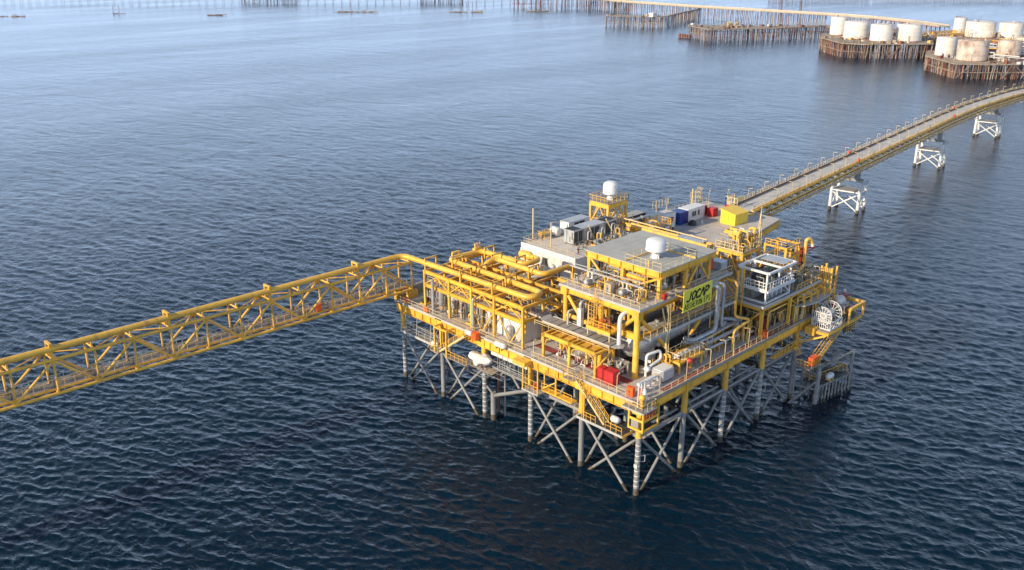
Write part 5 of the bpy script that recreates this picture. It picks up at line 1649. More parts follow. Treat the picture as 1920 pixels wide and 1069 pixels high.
solo('lattice_mast', MB().beam((40.6, 8.7, 23.8), (41.3, 9.1, 29.6), .1).beam((41.6, 8.7, 23.8), (41.3, 9.1, 29.6), .1).beam((41.1, 9.6, 23.8), (41.3, 9.1, 29.6), .1).beam((41.3, 9.1, 29.4), (41.3, 9.1, 30.4), .07).beam((40.75, 8.8, 25), (41.5, 8.8, 25.6), .06).beam((41.45, 8.8, 26), (40.9, 8.9, 26.6), .06).beam((40.98, 8.9, 27), (41.4, 8.95, 27.5), .06), CREAM, 'slim cream lattice mast rising from the raised valve platform', 'mast', (41.1, 9, 23.8))
t = thing('lower_manifold', 'yellow and white pipework under the raised valve platform', 'pipework', (39, 11, 18.8))
pipework(t, (36.7, 41.2, 9.2, 13.2, 19.2, 22.8), 14, 14, [YEL2, GALV, WHITE, YEL2], (.1, .25))
st_ = thing('step_tower', 'zigzag yellow stair tower between the module and the white skid', 'stair tower', (27.5, 6, 14))
for x in (26.6, 28.2):
    for y in (3.4, 8.8):
        part('post', MB().beam((x, y, 14), (x, y, 24.6), .2), YEL, st_)
for k in range(3):
    z0 = 14 + k * 3.3
    a, b = ((27.4, 3.8, z0), (27.4, 8.4, z0 + 3.2)) if k % 2 == 0 else ((27.4, 8.4, z0), (27.4, 3.8, z0 + 3.2))
    f = part('stair_flight', MB().beam((26.9, a[1], a[2]), (26.9, b[1], b[2]), .08, .3).beam((27.9, a[1], a[2]), (27.9, b[1], b[2]), .08, .3), YEL, st_)
    for q in range(10):
        put('tread', tread, GRAT, f, Vector(a).lerp(Vector(b), (q + .5) / 10))
    part('stair_railing', MB().beam((26.8, a[1], a[2] + 1.1), (26.8, b[1], b[2] + 1.1), .07).beam((28.0, a[1], a[2] + 1.1), (28.0, b[1], b[2] + 1.1), .07), YEL, st_)
    part('landing', MB().box(26.6, 28.2, b[1] - .5, b[1] + .5, b[2] + .02, b[2] + .1), GRAT, st_)
cabinet('panel_cabinet', 'grey panel box beside the module roof, right of the red banner', 'cabinet', 26.4, 7.4, 24.1, 1.6, 3.2, 1.3, GALV)
solo('red_banner', MB().add([(22.6, 5.6, 25.0), (23.2, 5.6, 25.3), (23.1, 5.62, 26.9), (22.5, 5.62, 26.7), (22.6, 5.66, 25.0), (23.2, 5.66, 25.3), (23.1, 5.68, 26.9), (22.5, 5.68, 26.7)], [(0, 1, 2, 3), (7, 6, 5, 4), (0, 4, 5, 1), (1, 5, 6, 2), (2, 6, 7, 3), (3, 7, 4, 0)]), RED, 'small red banner hanging between the slanting braces of the upper storey', 'banner', (22.8, 5.6, 25))
cabinet('red_post_box', 'small red box on the module upper railing, left of the sign', 'box', 9.6, 4.15, 24.4, .6, .4, .8, RED)

# ================================================================ hose reel platform, boat landing
rp = thing('reel_platform', 'yellow cantilever platform carrying the hose reel at the right end', 'platform', (45, -3, 13))
part('floor', MB().box(40.6, 51.8, -4.8, -1.0, 12.75, 12.9), GRAT, rp)
for y in (-4.8, -1.1):
    part('beam', MB().beam((40.6, y, 12.55), (51.8, y, 12.55), .3, .45), YEL, rp)
for x in (40.6, 46, 51.6):
    part('cross_beam', MB().beam((x, -4.7, 12.5), (x, -1.1, 12.5), .3, .4), YEL, rp)
part('brace', MB().beam((40.7, -4.6, 12.3), (40.2, -.6, 10.2), .25).beam((46, -4.6, 12.3), (43, -.6, 10.0), .25), YEL, rp)
part('upper_frame', MB().beam((47.2, -4.9, 14.9), (52.2, -4.9, 14.9), .4, .5).beam((52.0, -4.7, 14.9), (52.0, -.6, 14.9), .4, .5).beam((47.2, -.6, 14.9), (52.2, -.6, 14.9), .4, .5).beam((52, -4.9, 12.8), (52, -4.9, 14.7), .3).beam((47.3, -4.9, 12.8), (47.3, -4.9, 14.7), .3), YEL, rp)
part('chute', MB().add([(45.6, -4.4, 14.2), (49.6, -4.4, 14.0), (50.2, -4.6, 11.2), (46.4, -4.6, 11.0), (45.6, -4.5, 14.2), (49.6, -4.5, 14.0), (50.2, -4.7, 11.2), (46.4, -4.7, 11.0)], [(0, 1, 2, 3), (7, 6, 5, 4), (0, 4, 5, 1), (1, 5, 6, 2), (2, 6, 7, 3), (3, 7, 4, 0)]), DARK, rp)
part('railing', MB().rail([(46.8, -4.95, 11.0), (50.6, -4.95, 11.0)], sp=.8, w=.07), YEL, rp)
rl = thing('hose_reel', 'large white spoked double-wheel hose reel overhanging the right end of the deck', 'hose reel', (43.2, -3.1, 12.9))
for x, r in ((41.9, 1.45), (44.6, 1.75)):
    c = Vector((x, -3.1, 14.9))
    m = MB()
    for rr, th_ in ((r, .1), (r * .82, .055), (.42, .09)):
        n = 28
        pts = [c + Vector((0, math.cos(k * 2 * math.pi / n) * rr, math.sin(k * 2 * math.pi / n) * rr)) for k in range(n)]
        for a, b in zip(pts, pts[1:] + pts[:1]):
            m.tube(a, b, th_ * .7, 5, caps=False)
    w = part('wheel', m, WHITE, rl)
    for k in range(14):
        a = k * 2 * math.pi / 14
        part('spoke', MB().beam(c + Vector((0, math.cos(a) * .3, math.sin(a) * .3)), c + Vector((0, math.cos(a) * r, math.sin(a) * r)), .075), WHITE, w)
    part('hub', MB().tube(c - Vector((.12, 0, 0)), c + Vector((.12, 0, 0)), .3, 14), GALV, w)
part('drum', MB().tube((41.9, -3.1, 14.9), (44.6, -3.1, 14.9), .55, 18), GALV, rl)
m = MB()
for y in (-4.7, -1.6):
    for x in (41.5, 45.2):
        m.beam((x, y, 12.9), (x, y, 14.2), .14)
    m.beam((41.5, y, 12.98), (45.2, y, 12.98), .16).beam((41.5, y, 14.15), (45.2, y, 14.15), .14)
    for k in range(4):
        m.beam((41.5 + k * .92, y, 13.0), (41.5 + (k + 1) * .92, y, 14.1), .09)
for x in (41.5, 45.2):
    m.beam((x, -4.7, 12.98), (x, -1.6, 12.98), .16).beam((x, -4.7, 14.15), (x, -1.6, 14.15), .14).beam((x, -4.7, 13), (x, -3.1, 14.1), .09).beam((x, -1.6, 13), (x, -3.1, 14.1), .09)
part('cradle_frame', m, WHITE, rl)
part('guard_panel', MB().rail([(41.35, -1.6, 13), (41.35, -4.7, 13)], h=2.6, sp=.35, w=.06), WHITE, rl)
t = thing('winch_unit', 'white winch housing with a dark red cover behind the hose reel', 'winch', (49, -2.2, 15))
part('housing', MB().lathe((48.8, -2.2, 15.4), [(.1, -1.0), (.7, -.9), (.75, .7), (.5, .95), (.1, 1)], 14, 'x'), WHITEW, t)
part('cover', MB().box(49.7, 51.0, -2.7, -1.5, 15.7, 16.1), REDD, t)
part('stand', MB().box(48.0, 51.0, -2.9, -1.4, 14.0, 14.8).tube((51.6, -1.6, 15.0), (51.6, -1.6, 16.4), .25, 10), WHITE, t)
part('red_drum', MB().tube((46.6, -1.9, 15.2), (47.6, -1.9, 15.2), .5, 14), REDD, t)
solo('yellow_box', MB().box(39.9, 41.2, -2.9, -1.4, 12.0, 13.2), YEL, 'plain yellow box hung below the hose reel platform', 'box', (40.5, -2.1, 12.0))
# stair down to the orange box platform
t = thing('landing_stair', 'steep yellow stair dropping from the reel platform towards the boat landing', 'stair', (42, -4, 7.6))
fl = part('stair_flight', MB().beam((46.0, -4.9, 12.7), (39.2, -4.2, 7.7), .08, .3).beam((46.0, -3.9, 12.7), (39.2, -3.2, 7.7), .08, .3), YEL, t)
for k in range(15):
    put('tread', tread, GRAT, fl, Vector((46, -4.4, 12.7)).lerp(Vector((39.2, -3.7, 7.7)), (k + .5) / 15), rot=(0, 0, R(90)))
part('stair_railing', MB().beam((46.0, -4.9, 13.8), (39.2, -4.2, 8.8), .07).beam((46.0, -3.9, 13.8), (39.2, -3.2, 8.8), .07).beam((46.0, -4.9, 13.3), (39.2, -4.2, 8.3), .05), YEL, t)
part('landing', MB().box(36.9, 40.4, -4.4, -1.9, 7.5, 7.65), GRAT, t)
part('railing', MB().rail([(36.95, -2.0, 7.65), (36.95, -4.35, 7.65), (40.3, -4.35, 7.65)], sp=.7, w=.07), YEL, t)
part('cage', MB().rail([(36.9, -1.9, 9.0), (38.3, -1.9, 9.0)], h=3.2, sp=.45, w=.07), YEL, t)
part('catwalk', MB().box(31, 38, -1.5, -.75, 10.4, 10.5), YEL, t)
part('railing', MB().rail([(31, -1.5, 10.5), (38, -1.5, 10.5)], sp=1.0, w=.07), YEL, t)
cabinet('lifebuoy_box', 'bright orange box on the low stair landing by the boat landing', 'lifebuoy box', 38.8, -3.9, 7.7, 1.7, .8, 1.4, ORANGE)
bl = thing('boat_landing', 'grey boat landing with a row of upright fender pipes at the right end', 'boat landing', (46, -4.5, 0))
part('post', MB().tube((41.2, -3.9, -1.5), (41.2, -3.9, 6.6), .36, 12), FEND, bl)
part('post', MB().tube((49.8, -5.2, -1.5), (49.8, -5.2, 7.3), .3, 12), FEND, bl)
part('top_tube', MB().tube((41.2, -3.9, 6.3), (49.8, -5.2, 7.0), .2, 10), FEND, bl)
for k in range(11):
    f = k / 10
    p = Vector((41.6, -4.2, 0)).lerp(Vector((49.9, -5.6, 0)), f)
    fe = part('fender', MB().tube(p + ZUP * .5, p + ZUP * 3.1, .125, 9), FEND, bl)
    part('splash_zone', MB().tube(p - ZUP * 1.2, p + ZUP * .55, .135, 9), SPLASH, fe)
for z in (1.0, 2.9):
    part('waler', MB().tube((41.4, -3.95, z), (49.9, -5.3, z), .2, 9), SPLASH if z < 2 else FEND, bl)
part('floor', MB().poly([(41.3, -3.6), (49.4, -4.9), (49.4, -2.0), (41.6, -.9)], 3.25, 3.4), DARK, bl)
part('railing', MB().rail([(41.4, -3.5, 3.4), (41.7, -1.0, 3.4), (49.3, -2.1, 3.4), (49.3, -4.8, 3.4)], sp=1.1, w=.09), YEL, bl)
part('railing', MB().rail([(43.6, -3.2, 3.4), (49.2, -4.1, 3.4)], sp=1.2, w=.09), YEL, bl)
part('screen', MB().box(46.4, 48.8, -3.4, -3.3, 4.6, 7.0), GRAT, bl)
for p, q in (((40, 0, 2.6), (41.3, -3.6, 2.4)), ((40, 0, 6.2), (41.2, -3.9, 5.0)), ((49.8, -5.2, 3), (45, -.5, 4.6)), ((41.2, -3.9, 4.2), (38.0, -1.0, .2))):
    part('strut', MB().tube(p, q, .22, 9), FEND, bl)
for k in range(4):
    a, b = Vector((41.6 + k * 2.0, -3.6 - k * .32, 0)), Vector((43.6 + k * 2.0, -3.9 - k * .32, 0))
    part('lattice', MB().tube(a + ZUP * .2, b + ZUP * 3.0, .1, 7), FEND, bl)
    part('lattice', MB().tube(a + ZUP * 3.0, b + ZUP * .2, .1, 7), FEND, bl)
for p, q in (((41.6, -1.0, 3.3), (41.2, -3.9, 6.3)), ((49.2, -2.2, 3.4), (49.8, -5.2, 7.0)), ((41.6, -1.0, 6.4), (49.2, -2.2, 6.8)), ((41.6, -1.0, 3.3), (45.4, -1.5, 6.6)), ((49.2, -2.2, 3.4), (45.4, -1.5, 6.6))):
    part('cage_tube', MB().tube(p, q, .13, 8), FEND, bl)
for x, y in ((41.6, -1.0), (49.2, -2.2)):
    part('inner_pile', MB().tube((x, y, -1.5), (x, y, 7.0), .2, 9), FEND, bl)
for x in (38.6, 42.8, 45.4):
    part('inner_pile', MB().tube((x, -1.2, -1.5), (x, -1.2, 7.5), .16, 8), FEND, bl)

# ================================================================ equipment standing on the decks
container('red_box', 'larger red deck cabinet near the foot of the portal frames', .55, 2.0, 5.2, 6.9, 2.0, RED, 0)
container('red_box', 'smaller red deck cabinet tight behind the larger red one', .75, 1.9, 7.2, 8.2, 1.9, RED, 0)
cabinet('orange_box', 'orange lifebuoy cabinet at the near corner railing', 'lifebuoy box', .3, 1.9, 14, .5, 1.0, 1.3, ORANGE)
cabinet('orange_box', 'slim orange-red cabinet just right of the orange one at the near corner', 'cabinet', .6, .5, 14, .4, .5, 1.2, ORANGE)
cabinet('orange_box', 'orange box on the deck edge beside the white life raft capsule', 'lifebuoy box', -1.25, 30.6, 13.5, .9, 1.1, 1.1, ORANGE)
cabinet('orange_box', 'orange box on the right deck edge beside the yellow columns of the upper deck', 'lifebuoy box', 29.6, -.1, 14, 1.1, .7, 1.1, ORANGE)
cabinet('lifebuoy_box', 'orange panel box on the left deck railing below the pipe rack, far end', 'lifebuoy box', -.45, 43.2, 14.1, .3, .8, .8, ORANGE)
cabinet('lifebuoy_box', 'orange panel box on the left deck railing at the corner by the footbridge', 'lifebuoy box', -.4, 48.4, 14.2, .3, .8, .9, ORANGE)
cabinet('red_cabinet', 'dark red cabinet on the right deck edge under the white skid', 'cabinet', 31.8, 1.3, 14, 1.4, .8, 2.2, REDD)
solo('red_bell', MB().lathe((11.6, .7, 14), [(.05, 0), (.05, 1.5), (.34, 1.55), (.4, 1.8), (.34, 2.1), (.05, 2.2)], 12), RED, 'round red alarm drum on a post at the right deck edge', 'alarm', (11.6, .7, 14))
t = thing('grey_tank', 'pale grey rounded box tank on the right deck near the corner', 'tank', (7.2, 2.0, 14))
part('body', MB().poly([(6.1, 1.0), (8.4, 1.0), (8.7, 1.3), (8.7, 2.7), (8.4, 3.0), (6.1, 3.0), (5.8, 2.7), (5.8, 1.3)], 14.35, 15.75), GALV, t)
part('lid', MB().poly([(6.2, 1.15), (8.3, 1.15), (8.5, 1.4), (8.5, 2.6), (8.3, 2.85), (6.2, 2.85), (6.0, 2.6), (6.0, 1.4)], 15.75, 15.85), WHITE, t)
part('foot', MB().box(6.2, 6.5, 1.3, 2.7, 14, 14.35).box(8.0, 8.3, 1.3, 2.7, 14, 14.35), DARK, t)
t = thing('white_duct', 'white pipe looping down to the grey box tank', 'pipe', (6.6, 3.4, 14))
part('pipe', MB().pipe([(6.4, 4.2, 14), (6.4, 4.2, 17.2), (8.6, 3.6, 17.4), (8.6, 3.4, 16.2), (6.6, 3.4, 15.9), (5.6, 3.4, 15.6)], .2, 10), WHITE, t)
part('end_cap', MB().lathe((5.6, 3.4, 15.6), [(.1, -.4), (.4, -.3), (.4, .3), (.1, .4)], 12, 'x'), WHITE, t)
t = thing('white_rack', 'white open pipe rack on feet near the corner of the deck', 'rack', (2.9, 1.7, 14))
part('top', MB().beam((1.3, 1.5, 15.4), (6.0, 1.7, 15.4), .5, .3), WHITE, t)
for k in range(5):
    part('leg', MB().beam((1.5 + k * 1.1, 1.3, 14), (1.5 + k * 1.1, 1.3, 15.3), .1).beam((1.5 + k * 1.1, 1.3, 14.6), (1.5 + k * 1.1, 1.9, 14.3), .08), WHITE, t)
t = thing('valve_stack', 'white and yellow valve stack on the near corner balcony', 'valve stack', (-.1, -.5, 13.6))
part('frame', MB().rail([(-1.0, -.3, 13.6), (.3, -.3, 13.6)], h=3.4, sp=.6, w=.1), WHITE, t)
part('yellow_body', MB().lathe((-.9, -.9, 13.6), [(.1, 0), (.3, .1), (.3, .9), (.2, 1.2), (.42, 1.4), (.42, 1.8), (.1, 2.0)], 12), YEL, t)
part('white_body', MB().lathe((-.2, -.7, 13.6), [(.1, 0), (.25, .1), (.25, .8), (.45, 1.0), (.45, 1.4), (.25, 1.6), (.3, 2.2), (.1, 2.6)], 12), WHITE, t)
# yellow skid with a row of white valves on the right deck
vs_ = thing('valve_skid', 'raised yellow skid topped by a row of white valves on the right deck', 'skid', (12.8, 1.8, 14))
for x in (10.2, 12.8, 15.4):
    for y in (1.4, 3.4):
        part('column', MB().beam((x, y, 14), (x, y, 15.6), .26), YEL, vs_)
part('frame', MB().box(9.8, 15.8, 1.1, 3.7, 15.55, 15.85), YEL, vs_)
part('railing', MB().rail([(9.9, 1.15, 15.85), (15.7, 1.15, 15.85), (15.7, 3.6, 15.85), (9.9, 3.6, 15.85)], sp=1.2, closed=True, w=.07), CREAM, vs_)
for k in range(6):
    b = valve(vs_, (10.6 + k * .9, 2.2, 16.3), .3, WHITE, YEL, .5)
part('header_pipe', MB().tube((10.0, 2.2, 16.3), (15.5, 2.2, 16.3), .2, 10), WHITE, vs_)
part('header_pipe', MB().tube((10.0, 3.0, 16.2), (15.5, 3.0, 16.2), .18, 10), YEL2, vs_)
t = thing('yellow_manifold', 'bright yellow pipe manifold at the left end of the valve skid', 'manifold', (9.4, 3.4, 14))
pipework(t, (8.9, 10.2, 2.4, 4.2, 14, 17.0), 9, 44, [YEL2], (.1, .18))
t = thing('grey_pipe_run', 'large grey insulated pipe stepping down beside the module and along the right deck', 'pipe', (21, 2.4, 14), 'grey insulated pipes by the module')
part('pipe', MB().pipe([(19.6, 3.9, 24.0), (20.4, 2.6, 24.0), (20.4, 2.6, 17.2), (15.2, 2.9, 17.0), (15.2, 4.3, 17.0)], .34, 14, bend=.9), GALV, t)
t = thing('grey_pipe_run', 'second grey insulated pipe beside the module, slimmer and further right', 'pipe', (22, 2.4, 14), 'grey insulated pipes by the module')
part('pipe', MB().pipe([(20.4, 3.9, 24.2), (21.5, 2.4, 24.2), (21.5, 2.4, 17.4), (23.4, 3.0, 17.4)], .22, 12, bend=.7), GALV, t)
t = thing('yellow_pipe_run', 'tall yellow pipe zigzagging down to the right deck past the module', 'pipe', (24, 2, 14))
part('pipe', MB().pipe([(24.6, 4.0, 23.6), (24.6, 2.2, 23.6), (24.6, 2.2, 18.2), (27.0, .9, 17.4), (22.6, .9, 16.9), (22.6, .9, 14)], .2, 12, bend=.7), YEL2, t)
t = thing('grey_elbow_pipe', 'thick grey pipe arching to the deck below the sign', 'pipe', (18, 1.8, 14))
part('pipe', MB().pipe([(14.6, 4.2, 16.4), (17.2, 2.4, 16.4), (17.2, 2.4, 14)], .36, 14, bend=1.1), GALV, t)
t = thing('grey_elbow_pipe', 'thick grey pipe arching to the deck right of the first arch', 'pipe', (25.6, 2.4, 14))
part('pipe', MB().pipe([(24.6, 4.6, 17.2), (26.2, 2.6, 17.2), (26.2, 2.6, 14)], .32, 14, bend=1.0), GALV, t)
part('ring', MB().tube((27.3, 2.4, 14.7), (27.6, 2.2, 14.7), .55, 16, caps=False), GALV, t)
t = thing('long_grey_header', 'long grey header pipe on stands along the right deck', 'pipe', (20.6, 1.6, 14))
part('pipe', MB().tube((16.2, 1.8, 15.3), (25.2, 1.7, 15.3), .22, 12), GALV, t)
for x in (17, 20.5, 24):
    part('stand', MB().beam((x, 1.75, 14), (x, 1.75, 15.1), .14), YEL, t)
    valve(t, (x + .9, 1.75, 15.3), .26, GALV, GALV, .6)
t = thing('hose_post', 'yellow frame of thin bent pipes on the right deck before the upper deck', 'frame', (26.6, .9, 14))
part('pipe', MB().pipe([(26.0, 1.2, 14), (26.0, 1.2, 17.2), (27.4, 1.0, 17.2), (27.4, 1.0, 14.6)], .08, 7), YEL, t)
part('pipe', MB().pipe([(26.4, 1.6, 14), (26.4, 1.6, 16.6), (27.8, 1.4, 16.6), (27.8, 1.4, 15.4)], .06, 7), CREAM, t)
part('post', MB().beam((26.8, 1.1, 14), (26.8, 1.1, 16.8), .2), YEL, t)
part('shelf', MB().box(27.0, 28.2, .8, 1.4, 15.2, 15.3), WHITE, t)

# white metering cabin under the pipe rack
mc = thing('metering_cabin', 'white cabin with a rounded silver inlet under the front of the pipe rack', 'cabin', (4, 26.2, 14))
part('walls', MB().box(2.2, 8.4, 23.6, 29.4, 14.02, 17.6), WHITEW, mc)
part('roof', MB().box(2.1, 8.5, 23.5, 29.5, 17.6, 17.7), WHITE, mc)
part('inlet', MB().tube((1.7, 26.2, 14.2), (1.7, 26.2, 15.7), .62, 16).lathe((1.7, 26.2, 15.7), [(.62, 0), (.5, .35), (.25, .55), (.02, .6)], 16), GALV, mc)
part('wall_box', MB().box(2.08, 2.2, 28.2, 28.9, 15.6, 16.8), GREYR, mc)
part('door', MB().box(2.14, 2.2, 24.2, 25.1, 14.1, 16.2), GREYR, mc)
# pumps, filters and cylinders filling the deck under the rack
names = [('filter_vessel', 'dark grey upright filter vessel under the pipe rack, by the far left railing', 2.4, 42.6, .55, 2.6, STEEL), ('filter_vessel', 'silver upright filter vessel under the pipe rack, second from the far end', 2.6, 40.0, .5, 2.4, GALV),
         ('filter_vessel', 'silver upright filter vessel under the pipe rack behind the orange panel', 3.4, 37.4, .55, 2.8, GALV), ('filter_vessel', 'white upright filter vessel under the pipe rack left of the white cabin', 2.6, 31.6, .5, 2.2, WHITE),
         ('filter_vessel', 'dark upright filter vessel under the middle of the pipe rack', 5.6, 34.8, .7, 2.7, STEEL)]
for n_, lab, x, y, r, h, mm in names:
    vertical_vessel(n_, lab, 'vessel', x, y, 14, r, h, mm)
for k, (x, y, lab) in enumerate(((2.6, 46.4, 'dark pump set on the deck at the footbridge corner'), (2.4, 34.8, 'silver pump set under the pipe rack beside the front railing'), (6.4, 38.4, 'pump set deep under the middle of the pipe rack'), (6.2, 42.8, 'pump set deep under the far end of the pipe rack'), (11.2, 33.0, 'pump set behind the white cabin under the pipe rack'))):
    pump_skid('pump_set', lab, 'pump', x, y, 14, 20 + k, 2.4, 1.3, STEEL if k % 2 else BLACK, GALV)
t = thing('rack_pipework', 'dense silver and yellow pipework under the far half of the pipe rack', 'pipework', (5, 38, 14))
pipework(t, (1.4, 8.8, 31.0, 44.2, 14.1, 17.6), 34, 51, [GALV, YEL2, STEEL, WHITE, GALV], (.06, .17))
for k in range(5):
    valve(t, (1.8 + .3 * (k % 2), 33.2 + k * 2.1, 15.2), .25, GALV, REDD if k == 2 else GALV, .8)
t = thing('white_standpipe', 'tall white vertical duct at the front of the pipe rack, far end', 'pipe', (.2, 42.2, 14))
part('pipe', MB().tube((.0, 42.0, 14), (.0, 42.0, 19.9), .26, 12), GALV, t)
t = thing('white_standpipe', 'pale vertical duct at the front of the pipe rack beside the middle column', 'pipe', (.2, 33, 14))
part('pipe', MB().pipe([(.1, 32.6, 14), (.1, 32.6, 19.2), (1.4, 32.6, 19.2)], .18, 10), GALV, t)
t = thing('deck_pipework', 'brown and silver pipework in the shade between the rack and the module', 'pipework', (9, 21, 14))
pipework(t, (5.6, 13, 19.4, 26.0, 14.1, 17.4), 26, 61, [GALV, BROWN, STEEL, YEL2], (.06, .18))
t = thing('white_rail_stair', 'white railed stepped walkway in the shade between the rack and the module', 'walkway', (7.4, 21.3, 16))
part('railing', MB().rail([(6.2, 24.6, 17.2), (6.2, 21.2, 17.2), (6.4, 19.4, 16.0)], sp=.9, w=.08).rail([(7.6, 24.6, 17.2), (7.6, 19.6, 16.2)], sp=.9, w=.08), GREYR, t)
part('floor', MB().box(6.2, 7.6, 20.8, 24.6, 17.0, 17.15), GALV, t)
part('post', MB().beam((6.3, 20.9, 14), (6.3, 20.9, 17), .1).beam((7.5, 24.5, 14), (7.5, 24.5, 17), .1), GREYR, t)
t = thing('red_walkway_frame', 'dark red beam with white pipe lagging behind the pipe rack', 'frame', (17, 34, 14))
part('beam', MB().beam((15.2, 34.8, 17.4), (20.0, 33.0, 17.4), .3, .5).beam((15.4, 36.0, 17.4), (20.4, 34.2, 17.4), .3, .5), REDD, t)
part('lagged_pipe', MB().pipe([(15.6, 35.4, 17.9), (18.4, 34.4, 18.0), (20.0, 34.4, 19.2)], .4, 12), WHITEW, t)
part('post', MB().beam((15.4, 34.8, 14), (15.4, 34.8, 17.2), .25).beam((19.8, 33.2, 14), (19.8, 33.2, 17.2), .25), REDD, t)
t = thing('block_tanks', 'grey concrete-like block tanks in the shade behind the cable tray', 'tank', (9, 27, 14))
part('block', MB().box(9.2, 12.4, 22.6, 25.4, 14, 16.2), STEEL, t)
part('block', MB().box(9.6, 12.6, 26.0, 28.6, 14, 16.6), STEEL, t)
t = thing('yard_pipework', 'crowded yellow and grey pipework between the flat roof building and the module', 'pipework', (22, 26, 14))
pipework(t, (15, 32, 20.5, 31.5, 14.1, 18.6), 46, 71, [YEL2, GALV, YEL2, STEEL, WHITE], (.08, .26))
for k, (x, y, r, L, ax, mm, lab) in enumerate(((20, 23.2, .9, 5, 'x', GALV, 'silver horizontal drum in the yard behind the module'), (27.5, 28.8, 1.0, 4, 'y', WHITE, 'white horizontal drum in the yard before the flat roof building'), (38, 26, 1.2, 6, 'x', GALV, 'silver horizontal drum behind the raised valve platform'), (43, 20, 1.1, 5, 'y', YEL2, 'yellow horizontal drum behind the tall pipe frame'), (34, 16.4, 1.0, 5, 'x', GALV, 'silver horizontal drum right of the module'))):
    horizontal_vessel('process_drum', lab, 'drum', x, y, 14, r, L, ax, mm)
t = thing('side_pipework', 'yellow and silver pipework right of the module, under the raised platform', 'pipework', (33, 12, 14))
pipework(t, (28.5, 36, 9.2, 19, 14.1, 19.5), 34, 81, [YEL2, YEL2, GALV, STEEL], (.08, .24))
t = thing('rear_pipework', 'yellow pipework in front of the rear deck', 'pipework', (41, 24, 14))
pipework(t, (36, 46, 15, 31, 14.1, 19.0), 44, 91, [YEL2, YEL2, GALV], (.1, .28))
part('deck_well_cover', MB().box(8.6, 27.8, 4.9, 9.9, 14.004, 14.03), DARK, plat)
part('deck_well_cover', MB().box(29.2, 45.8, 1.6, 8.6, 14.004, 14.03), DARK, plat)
part('deck_well_cover', MB().box(13.4, 24.0, 20.0, 32.6, 14.004, 14.03), GRAT, plat)
# machines inside the module, lower floor and upper floor
t = thing('module_lower_pipework', 'shaded pipework on the mid level of the module', 'pipework', (14, 12, 20))
pipework(t, (5.6, 24, 9.5, 17.5, 20.0, 23.0), 30, 101, [YEL2, GALV, STEEL, YEL2], (.08, .22))
t = thing('module_base_pipework', 'shaded pipework under the module beside the big vessel', 'pipework', (8, 14, 14))
pipework(t, (5.5, 12, 11.0, 17.6, 14.1, 19.0), 26, 103, [GALV, BROWN, YEL2, STEEL], (.06, .2))
t = thing('rusty_manifold', 'small brown and silver manifold at the foot of the near module column', 'manifold', (5, 7, 14))
pipework(t, (3.6, 5.4, 5.9, 8.6, 14.05, 15.9), 12, 107, [BROWN, GALV, GREYR], (.06, .13))
for k in range(3):
    valve(t, (3.8 + .3 * k, 6.4 + k * .7, 14.9), .22, GALV, GALV, .5)
t = thing('module_upper_pipework', 'mixed yellow and silver pipework on the upper floor of the module under the roof', 'pipework', (15, 11, 24))
pipework(t, (10.4, 21.8, 6.2, 17.6, 24.1, 27.0), 52, 111, [YEL2, GALV, YEL2, BROWN, STEEL], (.06, .2))
for k, (x, y, lab) in enumerate(((7.2, 15.4, 'grey pump on the open edge of the upper floor, left end'), (7.6, 9.4, 'grey pump on the open edge of the upper floor, near end'), (13.0, 7.0, 'grey pump on the upper floor under the roof near the corner column'), (18.6, 7.2, 'grey pump on the upper floor near the slanting braces'))):
    pump_skid('upper_pump', lab, 'pump', x, y, 24.1, 120 + k, 2.0, 1.2, GALV, WHITE)
for k, (x, y, r, h, lab) in enumerate(((7.4, 12.4, .45, 1.5, 'short silver vessel on the open upper floor behind the railing'), (12.6, 12.6, .5, 2.0, 'silver vessel on the upper floor under the roof middle'), (14.6, 16.0, .5, 2.2, 'silver vessel on the upper floor under the roof left end'), (19.6, 12.2, .5, 2.0, 'silver vessel on the upper floor under the roof right end'))):
    vertical_vessel('upper_vessel', lab, 'vessel', x, y, 24.1, r, h, GALV, legs=False)
solo('yellow_header', MB().tube((10.6, 8.2, 25.9), (10.6, 11.6, 25.9), .28, 12).tube((10.6, 8.2, 25.3), (10.6, 11.6, 25.3), .2, 12), YEL2, 'pair of short thick yellow headers on the upper floor behind the middle column', 'pipe', (10.6, 10, 24.1))
cabinet('instrument_cabinet', 'pale instrument cabinet on the open upper floor of the module', 'cabinet', 6.6, 11.4, 24.1, .6, 1.2, 1.6, GALV)
hs = thing('hose_coil', 'pale coiled hose rack on the upper floor beside the near railing', 'hose rack', (8.0, 7.2, 24.1))
m = MB()
for k in range(5):
    pts = [Vector((7.4 + k * .18, 7.0 + math.cos(a * math.pi / 8) * .6, 25.0 + math.sin(a * math.pi / 8) * .7)) for a in range(16)]
    for a, b in zip(pts, pts[1:] + pts[:1]):
        m.tube(a, b, .06, 5, caps=False)
part('coil', m, CREAM, hs)
part('stand', MB().box(7.2, 8.3, 6.7, 7.3, 24.1, 24.5), YEL, hs)
